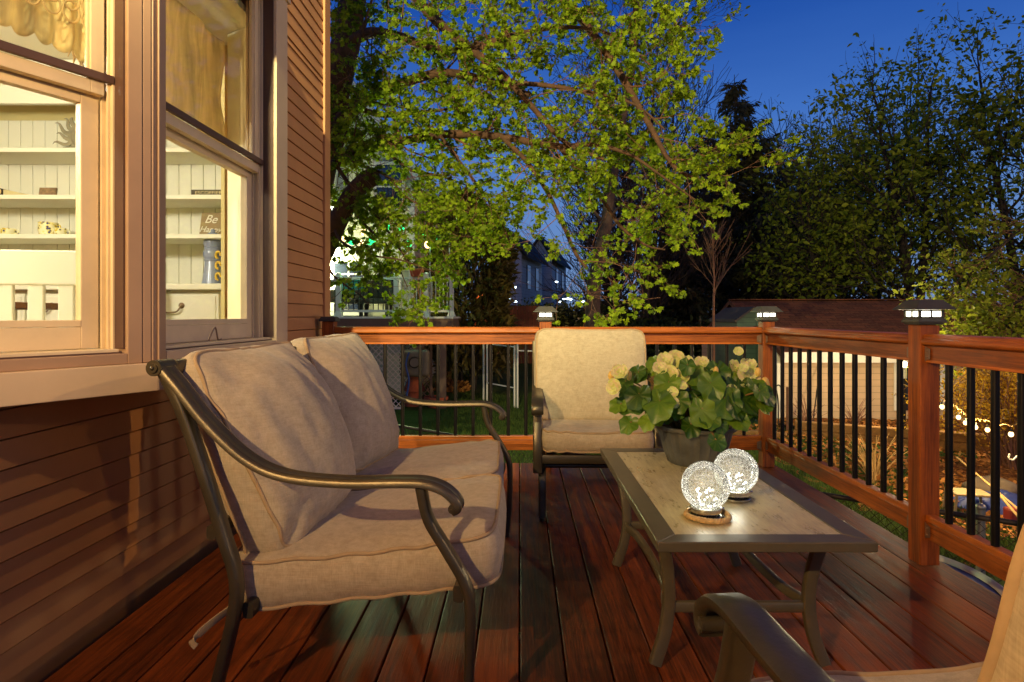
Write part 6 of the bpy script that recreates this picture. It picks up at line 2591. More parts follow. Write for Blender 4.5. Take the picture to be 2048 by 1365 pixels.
# warm string lights slung in front of it
SB = [(1884, 814, 6.2), (1917, 835, 6.35), (1931, 846, 6.3), (1951, 855, 6.2), (1975, 860, 6.1), (2022, 869, 5.6)]
lab = ['touching the edge of the nearest post', 'first of the close pair', 'second of the close pair', 'in the middle of the row', 'left of the biggest bulb', 'biggest and brightest of the row']
pts = []
for (px, py, d), ds in zip(SB, lab):
    p = at(px, py, d)
    pts.append(p + Vector((0, 0, 0.075)))
    t = thing('string_bulb', 'warm yellow bulb hanging before the forsythia, ' + ds, 'light bulb', p, 'warm string lights by the forsythia')
    mb = MB()
    mb.ball(p, 0.021, 10, (1, 1, 1.15))
    mb.build('bulb', M['bulb_warm'], t, smooth=180)
    mb = MB()
    mb.tube([p + Vector((0, 0, 0.02)), p + Vector((0, 0, 0.05))], 0.010, 6)
    mb.build('socket', M['lamp_black'], t)
    point_light('string_bulb_light', p + Vector((0.0, 0.06, 0)), 12, (1.0, 0.70, 0.30), 0.03)
mb = MB()
path = []
base = smooth_path([pts[0] + Vector((-.3, .2, .12))] + pts + [pts[-1] + Vector((.3, -.2, .15))], 14)
for i, p in enumerate(base):
    path.append(p + Vector((0.0, 0.012 * math.cos(i * 1.1), 0.012 * math.sin(i * 1.1) + 0.01)))
mb.tube(path, 0.0045, 5)
tag(mb.build('light_wire', M['straw'], smooth=60), 'pale twisted cord carrying the warm bulbs by the forsythia', 'wire')
# white curly shepherd hook end
mb = MB()
q = at(2020, 915, 5.9)
mb.tube(smooth_path([at(2050, 918, 5.9), at(2036, 912, 5.9), at(2026, 920, 5.9), at(2018, 917, 5.9), at(2019, 908, 5.9)], 5), 0.008, 6)
tag(mb.build('garden_hook', M['white_paint'], smooth=60), 'white curled hook end below the brightest warm bulb', 'hook')
# leaning pale poles
for a, b, r, l_ in (((1914, 915, 7.2), (2040, 1022, 5.6), 0.010, 'long pale cane slanting down the slope to the blue tarpaulin'), ((1995, 985, 6.0), (2050, 1050, 5.4), 0.012, 'short pale cane lying across the blue tarpaulin')):
    mb = MB()
    mb.tube([at(*a), at(*b)], r, 6)
    tag(mb.build('cane', M['straw']), l_, 'cane', 'pale canes on the slope')
# beige step stool
st = thing('step_stool', 'small beige step stool on the bare soil beside the tarpaulin', 'stool', on_plane(1940, 1025, GZ))
M['beige'] = simple('beige_plastic', srgb(150, 130, 94), 0.6, 0, 0.1, 8)
c = on_plane(1938, 1030, GZ)
R = Matrix.Translation((c.x, c.y, GZ)) @ Matrix.Rotation(rad(-12), 4, 'Z')
mb = MB()
mb.box(-.17, .17, -.12, .14, .215, .24, R)
mb.build('seat', M['beige'], st, bevel=0.01)
for sx in (-1, 1):
    for sy in (-.11, .13):
        mb = MB()
        mb.tube([R @ Vector((sx * .18, sy, -.02)), R @ Vector((sx * .16, sy, .22))], 0.013, 8)
        mb.build('leg', M['beige'], st, smooth=50)
# blue tarp heap
tp_ = on_plane(1990, 1018, GZ)
V, F = [], []
nx_, ny_ = 40, 28
for j in range(ny_ + 1):
    for i in range(nx_ + 1):
        u, v = i / nx_ * 2 - 1, j / ny_ * 2 - 1
        rr_ = max(0, 1 - (u * u) ** 1.2) * max(0, 1 - (v * v) ** 1.2)
        x, y = tp_.x + 0.05 + u * 0.42, tp_.y + v * 0.34
        z = GZ + 0.02 + 0.13 * rr_ + 0.11 * rr_ * noise.turbulence(Vector((u * 2.6, v * 2.6, 1)), 4, True) - 0.02
        V.append((x + 0.05 * noise.noise(Vector((u * 4, v * 4, 8))), y, z))
for j in range(ny_):
    for i in range(nx_):
        a = j * (nx_ + 1) + i
        F.append((a, a + 1, a + nx_ + 2, a + nx_ + 1))
o = mesh_np('tarpaulin', V, F, M['blue_vinyl'], None, True)
sd = o.modifiers.new('thick', 'SOLIDIFY')
sd.thickness = 0.003
tag(o, 'crumpled blue tarpaulin heaped on the soil beside the beige stool', 'tarpaulin')
M['stone'] = simple('grey_stone', srgb(128, 112, 90), 0.9, 0, 0.3, 9, 0.6, 20)
mb = MB()
c = on_plane(1998, 1000, GZ)
for k in range(1):
    mb.ball(c + Vector((0.1, 0.25, 0.07)), 0.20, 14, (1.5, 1, 0.6))
o = mb.build('rock', M['stone'], None, smooth=60)
for v in o.data.vertices:
    v.co += Vector(v.normal) * 0.05 * noise.noise(v.co * 7)
tag(o, 'rounded grey-brown rock behind the blue tarpaulin', 'rock')
M['red'] = simple('red_plastic', srgb(130, 40, 32), 0.6, 0, 0.1)
mb = MB()
c = at(2032, 1003, 6.0)
mb.box(c.x - .09, c.x + .09, c.y - .06, c.y + .06, GZ + 0.0, GZ + 0.17)
tag(mb.build('plastic_crate', M['red'], None, bevel=0.02), 'small red plastic tub at the far side of the tarpaulin', 'tub')
# brown retaining timbers at the back of the lawn, behind the begonia
mb = MB()
for k in range(2):
    a, b = at(1300, 726 + 12 * k, 15.5), at(1482, 740 + 12 * k, 15.5)
    mb.box(a.x, b.x, 15.4, 15.56, -0.93 + 0.0 if k else -0.62, -0.621 if k else -0.30)
tag(mb.build('retaining_wall', M['timber'], None, bevel=0.02), 'low brown timber retaining wall at the back of the lawn', 'wall')
# ================================================================== trees
class Tree:
    """collects tapered limbs and leaf positions; twigs below leaf level are kept in the crown"""

    def __init__(s, seed):
        s.r = random.Random(seed)
        s.trunk, s.twig = MB(), MB()
        s.P, s.A = [], []

    def limb(s, path, r0, r1, n=5, sides=8, twig=False):
        p = smooth_path(path, n)
        m = len(p)
        rr = [r0 + (r1 - r0) * (i / (m - 1)) for i in range(m)]
        (s.twig if twig else s.trunk).tube(p, rr, sides, False)
        return p

    def cluster(s, p, d, k, spread, droop=0.6):
        r = s.r
        for _ in range(k):
            s.P.append((p.x + r.gauss(0, spread), p.y + r.gauss(0, spread), p.z + r.gauss(0, spread) * 0.7))
            s.A.append((d.x * 0.4 + r.gauss(0, .6), d.y * 0.4 + r.gauss(0, .6), d.z * 0.3 - droop + r.gauss(0, .45)))

    def spray(s, p, d, L, rad0, lvl, leafk, lspread, droop, kids=4, up=0.0, minr=0.0025, wander=0.25, ang=(25, 60), ratio=(0.45, 0.7), leaf_prob=1.0, segs=4):
        """recursive branch"""
        r = s.r
        path = [Vector(p)]
        q = Vector(p)
        dd = Vector(d).normalized()
        for i in range(segs):
            dd = (dd + Vector((r.gauss(0, wander), r.gauss(0, wander), r.gauss(0, wander) + up)) * (1.0 / segs) * 1.6).normalized()
            q = q + dd * (L / segs)
            path.append(q.copy())
        r1 = max(minr, rad0 * 0.45)
        m = len(path)
        rr = [max(minr, rad0 + (r1 - rad0) * i / (m - 1)) for i in range(m)]
        (s.trunk if rad0 > 0.035 else s.twig).tube(path, rr, 7 if rad0 > 0.05 else (5 if rad0 > 0.012 else 3), False)
        if lvl <= 0 or L < 0.12:
            for i in range(1, m):
                if r.random() < leaf_prob and leafk:
                    s.cluster(path[i], dd, leafk, lspread, droop)
            return path
        for k in range(kids):
            f = 0.22 + 0.78 * (k + r.uniform(0.2, 0.8)) / kids
            i = min(int(f * segs), segs - 1)
            b = path[i].lerp(path[i + 1], f * segs - i)
            axis = (path[i + 1] - path[i]).normalized()
            perp = axis.orthogonal().normalized()
            perp = Quaternion(axis, r.uniform(0, 2 * PI)) @ perp
            a = rad(r.uniform(*ang))
            nd = axis * math.cos(a) + perp * math.sin(a)
            s.spray(b, nd, L * r.uniform(*ratio), max(minr, rad0 * (1 - 0.5 * f) * 0.6), lvl - 1, leafk, lspread, droop, kids, up, minr, wander, ang, ratio, leaf_prob, segs)
        s.spray(path[-1], dd, L * r.uniform(0.5, 0.7), max(minr, r1 * 0.9), lvl - 1, leafk, lspread, droop, kids, up, minr, wander, ang, ratio, leaf_prob, segs)
        return path

    def finish(s, name, label, cat, base, bark, twigmat, leafm, size, tmpl, group=None, seed=1, crown='crown'):
        t = thing(name, label, cat, base, group)
        if s.trunk.v:
            s.trunk.build('trunk', bark, t, smooth=70)
        if s.twig.v:
            s.twig.build('twigs', twigmat, t, smooth=70)
        if s.P and leafm is not None:
            rs = np.random.RandomState(seed)
            n = len(s.P)
            leaf_object(crown, s.P, size * (0.5 + 1.0 * rs.rand(n) ** 1.3), s.A, leafm, t, tmpl, rs)
        return t


M['maple_leaf'] = leafmat('maple_leaf', srgb(70, 98, 14), srgb(168, 190, 38), 0.5)
M['bark_maple'] = simple('maple_bark', srgb(94, 66, 46), 0.9, 0, 0.45, 10, 0.9, 30)
M['leaf_green'] = leafmat('fresh_leaf', srgb(70, 96, 24), srgb(156, 166, 46), 0.5)
M['leaf_dark'] = leafmat('dark_leaf', srgb(30, 42, 20), srgb(66, 78, 34), 0.2)
M['needle'] = leafmat('conifer_needle', srgb(38, 46, 30), srgb(92, 84, 52), 0.15)
M['arbor'] = leafmat('arborvitae_spray', srgb(62, 62, 22), srgb(126, 106, 48), 0.15)

# ---------------------------------------------------------------- big maple behind the house corner
mp_ = Tree(31)
r = mp_.r
tr = [at(575, 790, 8.7), at(590, 640, 8.7), at(612, 470, 8.7), at(640, 330, 8.7), at(664, 205, 8.7), at(692, 85, 8.7), at(712, -60, 8.7), at(735, -300, 8.7), at(760, -600, 8.8)]
tr[0].z = GZ - 0.1
p = smooth_path(tr, 6)
mp_.trunk.tube(p, [0.28 - 0.13 * i / (len(p) - 1) + 0.12 * max(0, 1 - i / 6) for i in range(len(p))], 16, False)
# stub: sawn-off limb rising behind the corner
st = smooth_path([at(606, 600, 8.6), at(640, 520, 8.4), at(672, 450, 8.2), at(704, 392, 8.1), at(730, 364, 8.05), at(752, 350, 8.0)], 5)
mp_.trunk.tube(st, [0.15, 0.15, 0.148, 0.145, 0.142, 0.14, 0.138, 0.135, 0.133, 0.132, 0.13, 0.13, 0.128, 0.127, 0.126, 0.125, 0.124, 0.123, 0.122, 0.122, 0.122, 0.125, 0.125, 0.125, 0.12, 0.11][:len(st)], 14, True)
limbs = [
    # (path in photo pixels with depth, start radius, end radius, side-branch density, leafiness)
    ([(640, 350, 8.6), (695, 312, 8.4), (760, 293, 8.2), (830, 278, 8.0), (905, 268, 7.9), (1000, 274, 7.8), (1085, 289, 7.7), (1125, 294, 7.7)], 0.070, 0.040),
    ([(1120, 293, 7.7), (1160, 345, 7.7), (1205, 400, 7.75), (1240, 452, 7.8), (1290, 490, 7.8), (1330, 500, 7.8)], 0.040, 0.010),
    ([(1005, 276, 7.8), (1050, 320, 7.7), (1095, 385, 7.65), (1128, 455, 7.6), (1150, 505, 7.6), (1172, 536, 7.6)], 0.034, 0.017),
    ([(880, 272, 7.9), (920, 325, 7.9), (965, 385, 7.95), (1005, 450, 8.0), (1022, 492, 8.0)], 0.026, 0.006),
    ([(652, 270, 8.6), (708, 214, 8.5), (760, 186, 8.4), (830, 158, 8.2), (900, 146, 8.1), (985, 165, 7.9), (1060, 190, 7.7)], 0.10, 0.03),
    ([(694, 90, 8.6), (740, 66, 8.5), (800, 74, 8.3), (860, 96, 8.1), (930, 100, 8.0), (1030, 80, 7.7)], 0.085, 0.03),
    ([(720, -110, 8.7), (800, -40, 8.4), (868, 38, 8.1), (930, 90, 7.9), (1000, 145, 7.7), (1065, 215, 7.6), (1130, 285, 7.6), (1210, 320, 7.5)], 0.085, 0.018),
    ([(722, -140, 8.7), (860, -170, 8.3), (1000, -110, 7.9), (1120, -10, 7.6), (1215, 110, 7.4), (1290, 235, 7.3), (1345, 330, 7.3), (1400, 362, 7.3)], 0.095, 0.014),
    ([(930, 100, 8.0), (1030, 70, 7.7), (1130, 55, 7.4), (1220, 70, 7.2), (1300, 130, 7.1)], 0.04, 0.010),
    ([(985, 165, 7.9), (1080, 170, 7.6), (1180, 185, 7.4), (1270, 210, 7.3), (1330, 260, 7.2)], 0.035, 0.010),
    ([(1125, 294, 7.7), (1190, 290, 7.5), (1260, 310, 7.4), (1320, 350, 7.3), (1390, 400, 7.3)], 0.035, 0.008),
    ([(730, -260, 8.7), (900, -330, 8.2), (1080, -250, 7.7), (1220, -130, 7.3), (1310, 0, 7.1), (1330, 60, 7.1)], 0.09, 0.014),
    ([(672, 330, 8.5), (720, 400, 8.2), (760, 440, 8.0), (800, 500, 7.9), (830, 540, 7.8)], 0.03, 0.006),
    ([(700, 410, 8.1), (730, 450, 8.0), (760, 480, 7.9), (790, 520, 7.8), (815, 575, 7.8)], 0.022, 0.005),
    ([(650, 470, 8.6), (660, 540, 8.1), (690, 570, 7.9), (720, 590, 7.7), (740, 612, 7.6)], 0.02, 0.005),
    ([(660, 420, 8.6), (680, 480, 7.9), (740, 510, 7.6), (800, 520, 7.4), (870, 545, 7.3)], 0.022, 0.005),
    ([(760, 293, 8.2), (820, 340, 8.2), (870, 350, 8.3), (930, 370, 8.4), (985, 400, 8.5)], 0.024, 0.005),
    ([(672, 300, 8.5), (720, 330, 8.2), (770, 350, 8.0), (820, 400, 7.9), (880, 420, 7.9)], 0.026, 0.005),
    ([(770, -80, 8.0), (728, 50, 7.7), (702, 150, 7.6), (690, 250, 7.6)], 0.02, 0.005),
    ([(720, 190, 8.0), (690, 270, 7.7), (674, 370, 7.6)], 0.02, 0.005),
    ([(690, 205, 8.6), (760, 230, 8.5), (840, 225, 8.4), (920, 215, 8.3)], 0.05, 0.012),
]
for li, (pts, r0, r1) in enumerate(limbs):
    low = li >= 12 and li <= 19
    lk = 9
    path = [at(*q) for q in pts]
    p = mp_.limb(path, r0, r1, 6, 9)
    L = sum((p[i + 1] - p[i]).length for i in range(len(p) - 1))
    n = max(4, int(L / ((0.46 if li < 16 else 0.15) if low else (0.21 if li in (0, 4, 5, 20) else 0.25))))
    for k in range(n):
        f = 0.10 + 0.90 * (k + r.random()) / n
        i = min(int(f * (len(p) - 1)), len(p) - 2)
        b = p[i]
        ax = (p[i + 1] - p[i]).normalized()
        nd = Quaternion(ax, r.uniform(0, 2 * PI)) @ ax.orthogonal().normalized()
        nd = (nd + ax * r.uniform(0.3, 0.9) + Vector((0, 0, 0.1))).normalized()
        rr0 = max(0.006, (r0 + (r1 - r0) * f) * 0.28)
        mp_.spray(b, nd, r.uniform(0.45, 0.85), min(rr0, 0.016), 2, lk, 0.022, 0.70, 3, 0.0, 0.0022, 0.38, (25, 65), (0.45, 0.75), 0.62, 3)
mp_.finish('maple_tree', 'big spreading maple with fresh yellow-green leaves and a sawn-off limb stub, beside the house corner', 'tree', (tr[0].x, tr[0].y, GZ), M['bark_maple'], M['bark_warm'], M['maple_leaf'], 0.043, 'maple', None, 5)


# ---------------------------------------------------------------- generic broadleaf tree
def broadleaf(name, label, base, h, r0, seed, leafk, lsize, bark, twigm, leafm, lvl=3, kids=4, lean=(0, 0), stems=1, spread=0.5, clear=0.3, group=None, tmpl='oval', lspread=0.12, up=0.25, ang=(22, 50), leaf_prob=1.0, ratio=(0.5, 0.72), minr=0.004):
    T = Tree(seed)
    r = T.r
    b = Vector(base)
    for s_ in range(stems):
        a = r.uniform(0, 2 * PI)
        off = Vector((math.cos(a), math.sin(a), 0)) * (spread if stems > 1 else 0.0)
        hh = h * r.uniform(0.9, 1.08)
        top = b + Vector((lean[0], lean[1], hh * 0.72)) + off * 2.0
        path = [b + off * 0.1, b + off * 0.4 + Vector((lean[0] * .2, lean[1] * .2, hh * .22)), b + off * 1.1 + Vector((lean[0] * .55 + r.gauss(0, .1), lean[1] * .55, hh * .48)), top]
        p = T.limb(path, r0, r0 * 0.35, 5, 9)
        n = int(6 + hh * 1.1)
        for k in range(n):
            f = clear + (1 - clear) * (k + r.random()) / n
            i = min(int(f * (len(p) - 1)), len(p) - 2)
            ax = (p[i + 1] - p[i]).normalized()
            nd = Quaternion(ax, k * 2.4 + r.uniform(-.4, .4)) @ ax.orthogonal().normalized()
            nd = (nd * r.uniform(.7, 1) + ax * r.uniform(.35, .8)).normalized()
            T.spray(p[i], nd, hh * r.uniform(.15, .25) * (1.25 - 0.5 * f), r0 * 0.38 * (1.1 - .6 * f), lvl - 1, leafk, lspread, 0.3, kids, up, minr, 0.3, ang, ratio, leaf_prob, 4)
        T.spray(p[-1], Vector((0, 0, 1)) + off * .2, hh * 0.2, r0 * 0.35, lvl - 1, leafk, lspread, 0.2, kids, up, minr, 0.25, ang, ratio, leaf_prob, 4)
    return T.finish(name, label, 'tree', base, bark, twigm, leafm, lsize, tmpl, group, seed)


def gpos(px, d):
    x = (px - CX) * d / FOC
    return (x, d, ground_z(x, d) - 0.1)


# leafy multi-stemmed trees over the garage and at the right edge
GR = 'leafy trees beyond the garage'
broadleaf('leafy_tree', 'multi-stemmed green tree rising behind the garage roof, next to the spruce', gpos(1660, 19.5), 7.6, 0.13, 101, 6, 0.15, M['bark_dark'], M['bark_dark'], M['leaf_green'], 3, 3, (-.2, 0), 3, 0.55, 0.34, GR, 'oval', 0.17, 0.22, (25, 60), 0.34, (0.55, 0.8))
broadleaf('leafy_tree', 'tall green tree with forked trunk above the nearest cap lamp', gpos(1835, 17.5), 9.7, 0.15, 102, 7, 0.15, M['bark_dark'], M['bark_dark'], M['leaf_green'], 3, 3, (.2, 0), 3, 0.6, 0.24, GR, 'oval', 0.17, 0.22, (25, 60), 0.34, (0.55, 0.8))
broadleaf('leafy_tree', 'broad green tree cut by the right edge of the picture, tallest of all', gpos(2060, 16.5), 11.3, 0.16, 103, 8, 0.15, M['bark_dark'], M['bark_dark'], M['leaf_green'], 3, 3, (.1, 0), 3, 0.6, 0.2, GR, 'oval', 0.17, 0.22, (25, 60), 0.34, (0.55, 0.8))
broadleaf('leafy_tree', 'thin pale-green tree high behind the forked tree', gpos(1740, 24), 11.2, 0.14, 104, 6, 0.15, M['bark_dark'], M['bark_dark'], M['leaf_green'], 3, 3, (0, 0), 3, 0.6, 0.25, GR, 'oval', 0.17, 0.3, (25, 60), 0.34, (0.55, 0.8))
# low drooping sprays with yellow-green leaves right of the nearest lamp
T = Tree(77)
r = T.r
for pts in ([(2120, 500, 9.5), (2040, 560, 9.3), (1960, 600, 9.2), (1900, 640, 9.1)], [(2130, 600, 9.2), (2040, 640, 9.1), (1970, 668, 9.0), (1905, 672, 9.0)], [(2120, 420, 9.6), (2030, 470, 9.5), (1950, 540, 9.4), (1900, 570, 9.4)],
            [(2130, 560, 9.0), (2060, 590, 8.9), (1990, 630, 8.9), (1940, 655, 8.9)], [(2140, 660, 8.9), (2050, 668, 8.9), (1985, 690, 8.9), (1940, 690, 8.9)]):
    p = T.limb([at(*q) for q in pts], 0.03, 0.006, 6, 7)
    for k in range(26):
        f = 0.15 + .85 * (k + r.random()) / 26
        i = min(int(f * (len(p) - 1)), len(p) - 2)
        ax = (p[i + 1] - p[i]).normalized()
        nd = Quaternion(ax, r.uniform(0, 2 * PI)) @ ax.orthogonal().normalized()
        T.spray(p[i], nd + ax * .7, r.uniform(.3, .6), .007, 1, 3, .045, .2, 3, 0.05, .002, .3, (25, 60), (.5, .8), .9, 3)
bq = Vector(((2230 - CX) * 9.6 / FOC, 9.6, GZ - .1))
T.limb([bq, bq + Vector((-.1, 0, 1.2)), at(2150, 560, 9.4), at(2120, 420, 9.6)], 0.12, 0.03, 6, 9)
for tgt in ((2130, 600, 9.2), (2130, 560, 9.0), (2140, 660, 8.9), (2120, 500, 9.5)):
    T.limb([bq + Vector((-.1, 0, 1.0)), (bq + Vector((-.1, 0, 1.4))).lerp(at(*tgt), .5), at(*tgt)], 0.06, 0.03, 5, 7)
T.finish('small_tree', 'small tree with low yellow-green sprays reaching in beside the nearest lamp', 'tree', bq, M['bark_dark'], M['bark_warm'], M['leaf_green'], 0.075, 'oval', None, 7)

# bare-branched trees against the sky
GBT = 'bare-branched trees against the sky'
for (px, d, h, seed, lab) in ((1300, 22, 12.6, 201, 'tall bare tree with upswept limbs above the right side of the maple'), (1395, 36, 12.6, 202, 'bare tree with rounded fine crown just left of the spruce'), (1545, 38, 13.6, 203, 'bare tree just right of the spruce'),
                              (1608, 40, 14.2, 204, 'bare tree second to the right of the spruce'), (1690, 42, 14.6, 205, 'bare tree behind the multi-stemmed green tree'), (1455, 42, 13.4, 206, 'bare tree hidden mostly behind the spruce'), (1220, 40, 13.0, 207, 'slender bare tree behind the tall leaning trunk')):
    broadleaf('bare_tree', lab, gpos(px, d), h, 0.17 * d / 30, seed, 0, 0.1, M['bark_dark'], M['bark_dark'], None, 3, 5, (0, 0), 3, 0.5, 0.2, GBT, 'oval', 0.1, 0.24, (22, 52), 1.0, (0.5, 0.75), 0.00036 * d)

# tall leaning trunk in the middle of the garden
T = Tree(55)
r = T.r
b = Vector(gpos(1190, 15.5))
p = T.limb([b, at(1186, 600, 15.5), at(1198, 520, 15.5), at(1212, 450, 15.6), at(1222, 380, 15.7), at(1240, 260, 15.9), at(1265, 120, 16), at(1275, -20, 16)], 0.205, 0.09, 6, 14)
for k in range(22):
    f = 0.42 + .56 * (k + r.random()) / 22
    i = min(int(f * (len(p) - 1)), len(p) - 2)
    ax = (p[i + 1] - p[i]).normalized()
    nd = Quaternion(ax, k * 2.4) @ ax.orthogonal().normalized()
    T.spray(p[i], nd + ax * .7, r.uniform(1.2, 2.2), .05 * (1.2 - f), 3, 1, .10, .3, 3, 0.15, .005, .3, (20, 50), (.5, .75), 0.5, 4)
T.finish('tall_tree', 'tall tree with a bare grey-brown leaning trunk standing on the lawn', 'tree', b, M['bark'], M['bark_dark'], M['leaf_green'], 0.11, 'oval', None, 8)

# ---------------------------------------------------------------- spruce
def spruce(label, base, h, w, seed, dens=1.0, group=None):
    T = Tree(seed)
    r = T.r
    b = Vector(base)
    T.limb([b, b + Vector((0, 0, h * .5)), b + Vector((r.gauss(0, .05), 0, h))], 0.2, 0.012, 4, 8)
    z = h * 0.06
    while z < h * 0.99:
        f = z / h
        R = w * (1 - f) ** 0.85 + 0.08
        n = 7 if f < .8 else 5
        for k in range(n):
            a = r.uniform(0, 2 * PI)
            L = R * r.uniform(.42, 1.22)
            p0 = b + Vector((0, 0, z + r.uniform(-.1, .1)))
            d = Vector((math.cos(a), math.sin(a), 0))
            pth = smooth_path([p0, p0 + d * L * .5 + Vector((0, 0, -.10 * L)), p0 + d * L + Vector((0, 0, -.02 * L + .0))], 5)
            T.twig.tube(pth, [0.02 * (1 - i / len(pth)) + .004 for i in range(len(pth))], 4, False)
            m = int((10 + 26 * L) * dens)
            for q in range(m):
                g = r.uniform(.12, 1) * (len(pth) - 1)
                i = min(int(g), len(pth) - 2)
                pp = pth[i].lerp(pth[i + 1], g - i)
                sd = d.cross(Vector((0, 0, 1))) * r.gauss(0, .16 * (1.15 - g / len(pth)) * L ** .5)
                T.P.append(tuple(pp + sd + Vector((0, 0, -abs(r.gauss(0, .09))))))
                T.A.append(tuple(d * .5 + sd * 3 + Vector((r.gauss(0, .3), r.gauss(0, .3), -.55 + r.gauss(0, .3)))))
        z += h * 0.016 + .10
    return T.finish('spruce_tree', label, 'tree', base, M['bark_dark'], M['bark_dark'], M['needle'], 0.36, 'needle', group, seed)


GS = 'dark conifers behind the garden'
spruce('tall pointed dark spruce standing in front of the bare trees', gpos(1472, 27), 12.7, 5.2, 301, 1.5, GS)
spruce('shorter broad dark conifer right of the leaning trunk', gpos(1345, 25), 6.2, 2.2, 302, 1.3, GS)
spruce('dark conifer low between the spruce and the green trees', gpos(1568, 24), 6.4, 2.3, 303, 1.3, GS)
# dark leafy shrubs closing the bottom of the view
GH = 'dark shrubs at the back of the garden'
for (px, d, h, seed, lab) in ((1062, 30, 3.4, 401, 'dark shrub right of the orange board fence'), (1128, 27, 3.2, 402, 'dark shrub left of the leaning trunk, with small lamps in it'), (1262, 23, 3.6, 403, 'dark shrub right of the leaning trunk'), (1335, 21, 3.0, 404, 'dark shrub under the broad conifer'),
                              (1412, 20, 2.9, 405, 'dark shrub behind the bare sapling'), (1500, 21, 3.2, 406, 'dark shrub behind the green shed'), (1690, 19, 3.6, 407, 'dark shrub rising over the garage ridge'), (1800, 20, 3.9, 408, 'dark shrub behind the nearest lamp, over the garage'),
                              (1940, 18, 4.0, 409, 'dark shrub at the right end of the garage'), (1600, 22, 3.8, 410, 'dark shrub behind the left end of the garage roof'), (1195, 29, 4.4, 411, 'dark shrub straight behind the leaning trunk'), (2040, 17, 3.8, 412, 'dark shrub at the right edge behind the low sprays')):
    T = Tree(seed)
    r = T.r
    b = Vector(gpos(px, d))
    for k in range(14):
        a = r.uniform(0, 2 * PI)
        T.spray(b + Vector((r.gauss(0, .5), r.gauss(0, .3), 0)), Vector((math.cos(a) * .7, math.sin(a) * .7, 1.1)), h * .33, .03, 2, 5, .17, .1, 4, .12, .006, .3, (25, 60), (.5, .8), 1, 3)
    T.finish('dark_shrub', lab, 'shrub', b, M['bark_dark'], M['bark_dark'], M['leaf_dark'], 0.17, 'oval', GH, seed, 'foliage')

# ---------------------------------------------------------------- arborvitae with cane stems beside the neighbour's deck
T = Tree(61)
r = T.r
b = Vector(gpos(935, 16.2))
for k in range(5):
    o = Vector((r.gauss(0, .3), r.gauss(0, .3), 0))
    T.limb([b + o * .5, b + o + Vector((0, 0, 2.2)), b + o * 1.4 + Vector((r.gauss(0, .2), 0, 4.4))], .06, .01, 4, 6)
for k in range(15000):
    f = r.random() ** .75
    z = .5 + f * 4.7
    R = (1.12 * math.sin(PI * min(1, .22 + .78 * f)) ** .7 + .05) * (1 + .35 * noise.noise(Vector((f * 5, k % 7, 2.0))))
    a = r.uniform(0, 2 * PI)
    rr_ = R * (0.55 + .5 * r.random() ** .5)
    T.P.append((b.x + rr_ * math.cos(a) + .18 * math.sin(z * 2), b.y + rr_ * math.sin(a), b.z + z))
    T.A.append((math.cos(a) * .6 + r.gauss(0, .3), math.sin(a) * .6 + r.gauss(0, .3), r.gauss(.35, .6)))
T.finish('arborvitae', 'tall brownish-green evergreen shrub beside the neighbouring deck', 'shrub', b, M['bark_dark'], M['bark_dark'], M['arbor'], 0.26, 'needle', None, 9, 'foliage')
M['cane'] = simple('tan_cane', srgb(168, 122, 70), 0.8, 0, 0.25, 20)
mb = MB()
r = random.Random(17)
q0 = on_plane(893, 775, GZ)
for k in range(34):
    a = r.uniform(-1, 1)
    s = r.uniform(.3, 1.5)
    h = r.uniform(1.6, 3.3)
    p0 = q0 + Vector((r.gauss(0, .10), r.gauss(0, .10), -.03))
    mb.tube(smooth_path([p0, p0 + Vector((a * .15 * s, r.gauss(0, .1), h * .45)), p0 + Vector((a * .55 * s, r.gauss(0, .2), h * .85)), p0 + Vector((a * 1.1 * s, r.gauss(0, .3), h))], 4), [.016, .016, .015, .015, .014, .013, .012, .011, .01, .009, .008, .006, .004], 5)
tag(mb.build('cane_shrub', M['cane'], None, smooth=60), 'fountain of tan cane stems at the foot of the evergreen shrub', 'shrub')
# border plants by the canes
M['border'] = leafmat('border_leaf', srgb(52, 70, 28), srgb(112, 128, 50), .25)
for i, (px, py, col, lab) in enumerate(((925, 748, 'border', 'leafy border clump right of the cane stems'), (960, 740, 'border', 'small leafy border plant nearer the gate frame'), (905, 768, 'litter', 'brown dead border clump below the cane stems'))):
    c = on_plane(px, py + 22, GZ)
    P, A = [], []
    for k in range(420):
        a = r.uniform(0, 2 * PI)
        R = .38 * r.random() ** .5
        P.append((c.x + R * math.cos(a), c.y + R * math.sin(a), GZ + .02 + .32 * r.random() * (1.1 - R)))
        A.append((math.cos(a) * .6, math.sin(a) * .6, r.uniform(0, 1)))
    o = leaf_object('border_plant', P, .10 + .06 * np.random.RandomState(i).rand(len(P)), A, M[col], None, 'oval', np.random.RandomState(i))
    tag(o, lab, 'plant', 'border plants along the lawn')

# bare sapling
T = Tree(91)
r = T.r
b = Vector(gpos(1428, 13.0))
p = T.limb([b, at(1427, 640, 13), at(1428, 560, 13), at(1426, 500, 13), at(1426, 462, 13)], .035, .004, 5, 7)
for k in range(24):
    f = .36 + .55 * (k + r.random()) / 24
    i = min(int(f * (len(p) - 1)), len(p) - 2)
    a = r.uniform(0, 2 * PI)
    d = Vector((math.cos(a), math.sin(a) * .6, r.uniform(1.0, 1.9)))
    T.spray(p[i], d, r.uniform(.6, 1.1) * (1.25 - f), .011, 1, 0, .1, 0, 4, .2, .0035, .15, (15, 35), (.4, .6), 1, 4)
T.finish('sapling', 'slim leafless sapling with reddish twigs before the dark conifers', 'tree', b, M['bark_warm'], M['bark_warm'], None, .1, 'oval')

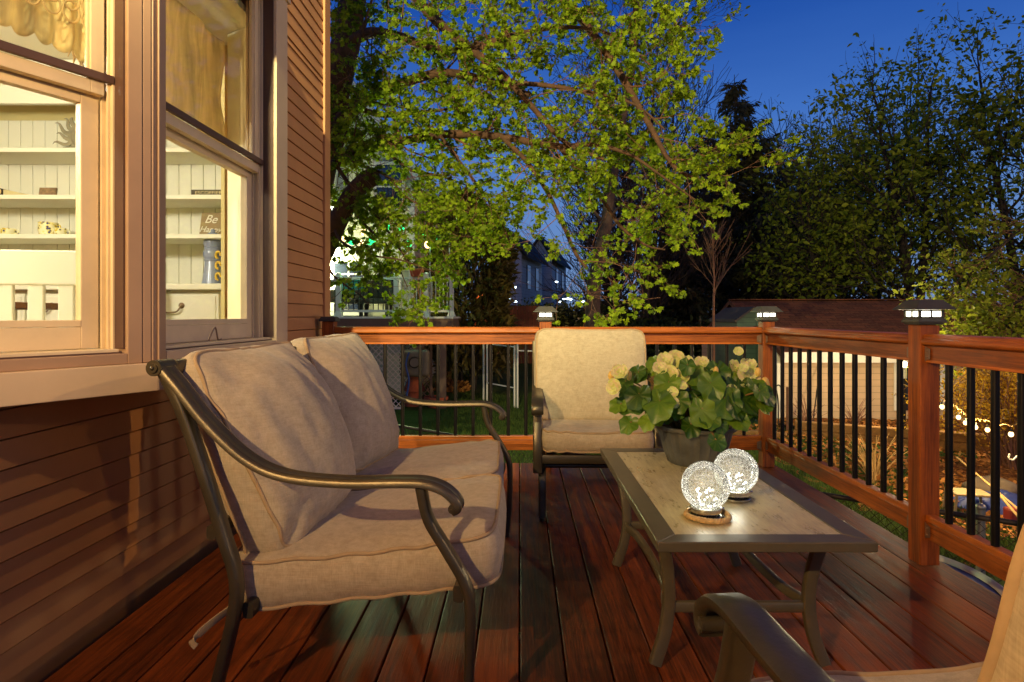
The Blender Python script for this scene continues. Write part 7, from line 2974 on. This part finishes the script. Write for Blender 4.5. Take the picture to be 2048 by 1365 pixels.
# unseen floodlight added under our own eaves to brighten the maple and the garden trees
FLP = Vector((WX + 0.30, -1.2, 4.6))
fl_ = thing('floodlight', 'added unseen floodlight under the eaves of the house, brightening the maple', 'lamp', FLP)
mb = MB()
mb.box(WX + .0125, WX + .06, FLP.y - .08, FLP.y + .08, FLP.z - .06, FLP.z + .06)
mb.tube([(WX + .06, FLP.y, FLP.z), (FLP.x - .05, FLP.y + .03, FLP.z - .02)], .015, 8)
mb.build('bracket', M['lamp_black'], fl_)
mb = MB()
mb.lathe([(0.0, -.06), (.03, -.06), (.06, .05), (.055, .05), (.03, -.05), (0, -.05)], FLP, 16, Matrix.Rotation(rad(-75), 3, 'X'))
mb.build('lamp_head', M['lamp_black'], fl_, smooth=40)
spot_light('added_flood_light', FLP + Vector((.12, .12, -.05)), at(1000, 290, 8.5), 2500, (1.0, 0.88, 0.46), 78, .06, .7)
# ================================================================== street lamp out on the road behind the camera (its glow falls on wall, railing and trees)
def street_lamp(label, SL, watts):
    SL = Vector(SL)
    sl_ = thing('street_lamp', label, 'street lamp', (SL.x + 1.2, SL.y, GZ), 'sodium street lamps')
    mb = MB()
    mb.tube(smooth_path([(SL.x + 1.2, SL.y, GZ - .1), (SL.x + 1.2, SL.y, 3), (SL.x + 1.2, SL.y, 5.6), (SL.x + .9, SL.y, 6.3), (SL.x + .2, SL.y, 6.45)], 6), .07, 10)
    mb.build('lamp_post', M['green_metal'], sl_, smooth=50)
    mb = MB()
    mb.ball(SL + Vector((0, 0, .18)), .25, 12, (1.3, .7, .4))
    mb.build('lamp_head', M['lamp_black'], sl_, smooth=60)
    mb = MB()
    mb.ball(SL + Vector((0, 0, .06)), .10, 10)
    mb.build('bulb', emit('sodium_bulb', (1, .6, .2, 1), 20), sl_, smooth=180)
    point_light('street_light', SL - Vector((0, 0, .16)), watts, (1.0, 0.62, 0.24), .12)

street_lamp('tall sodium street lamp on the road behind the camera', (8.5, -7.5, 6.2), 280)
street_lamp('added unseen sodium lamp beyond the right-hand yard, brightening trees and garage', (15.0, 4.0, 6.6), 1250)  # extra lamp added to brighten the right-hand trees, garage roof and forsythia
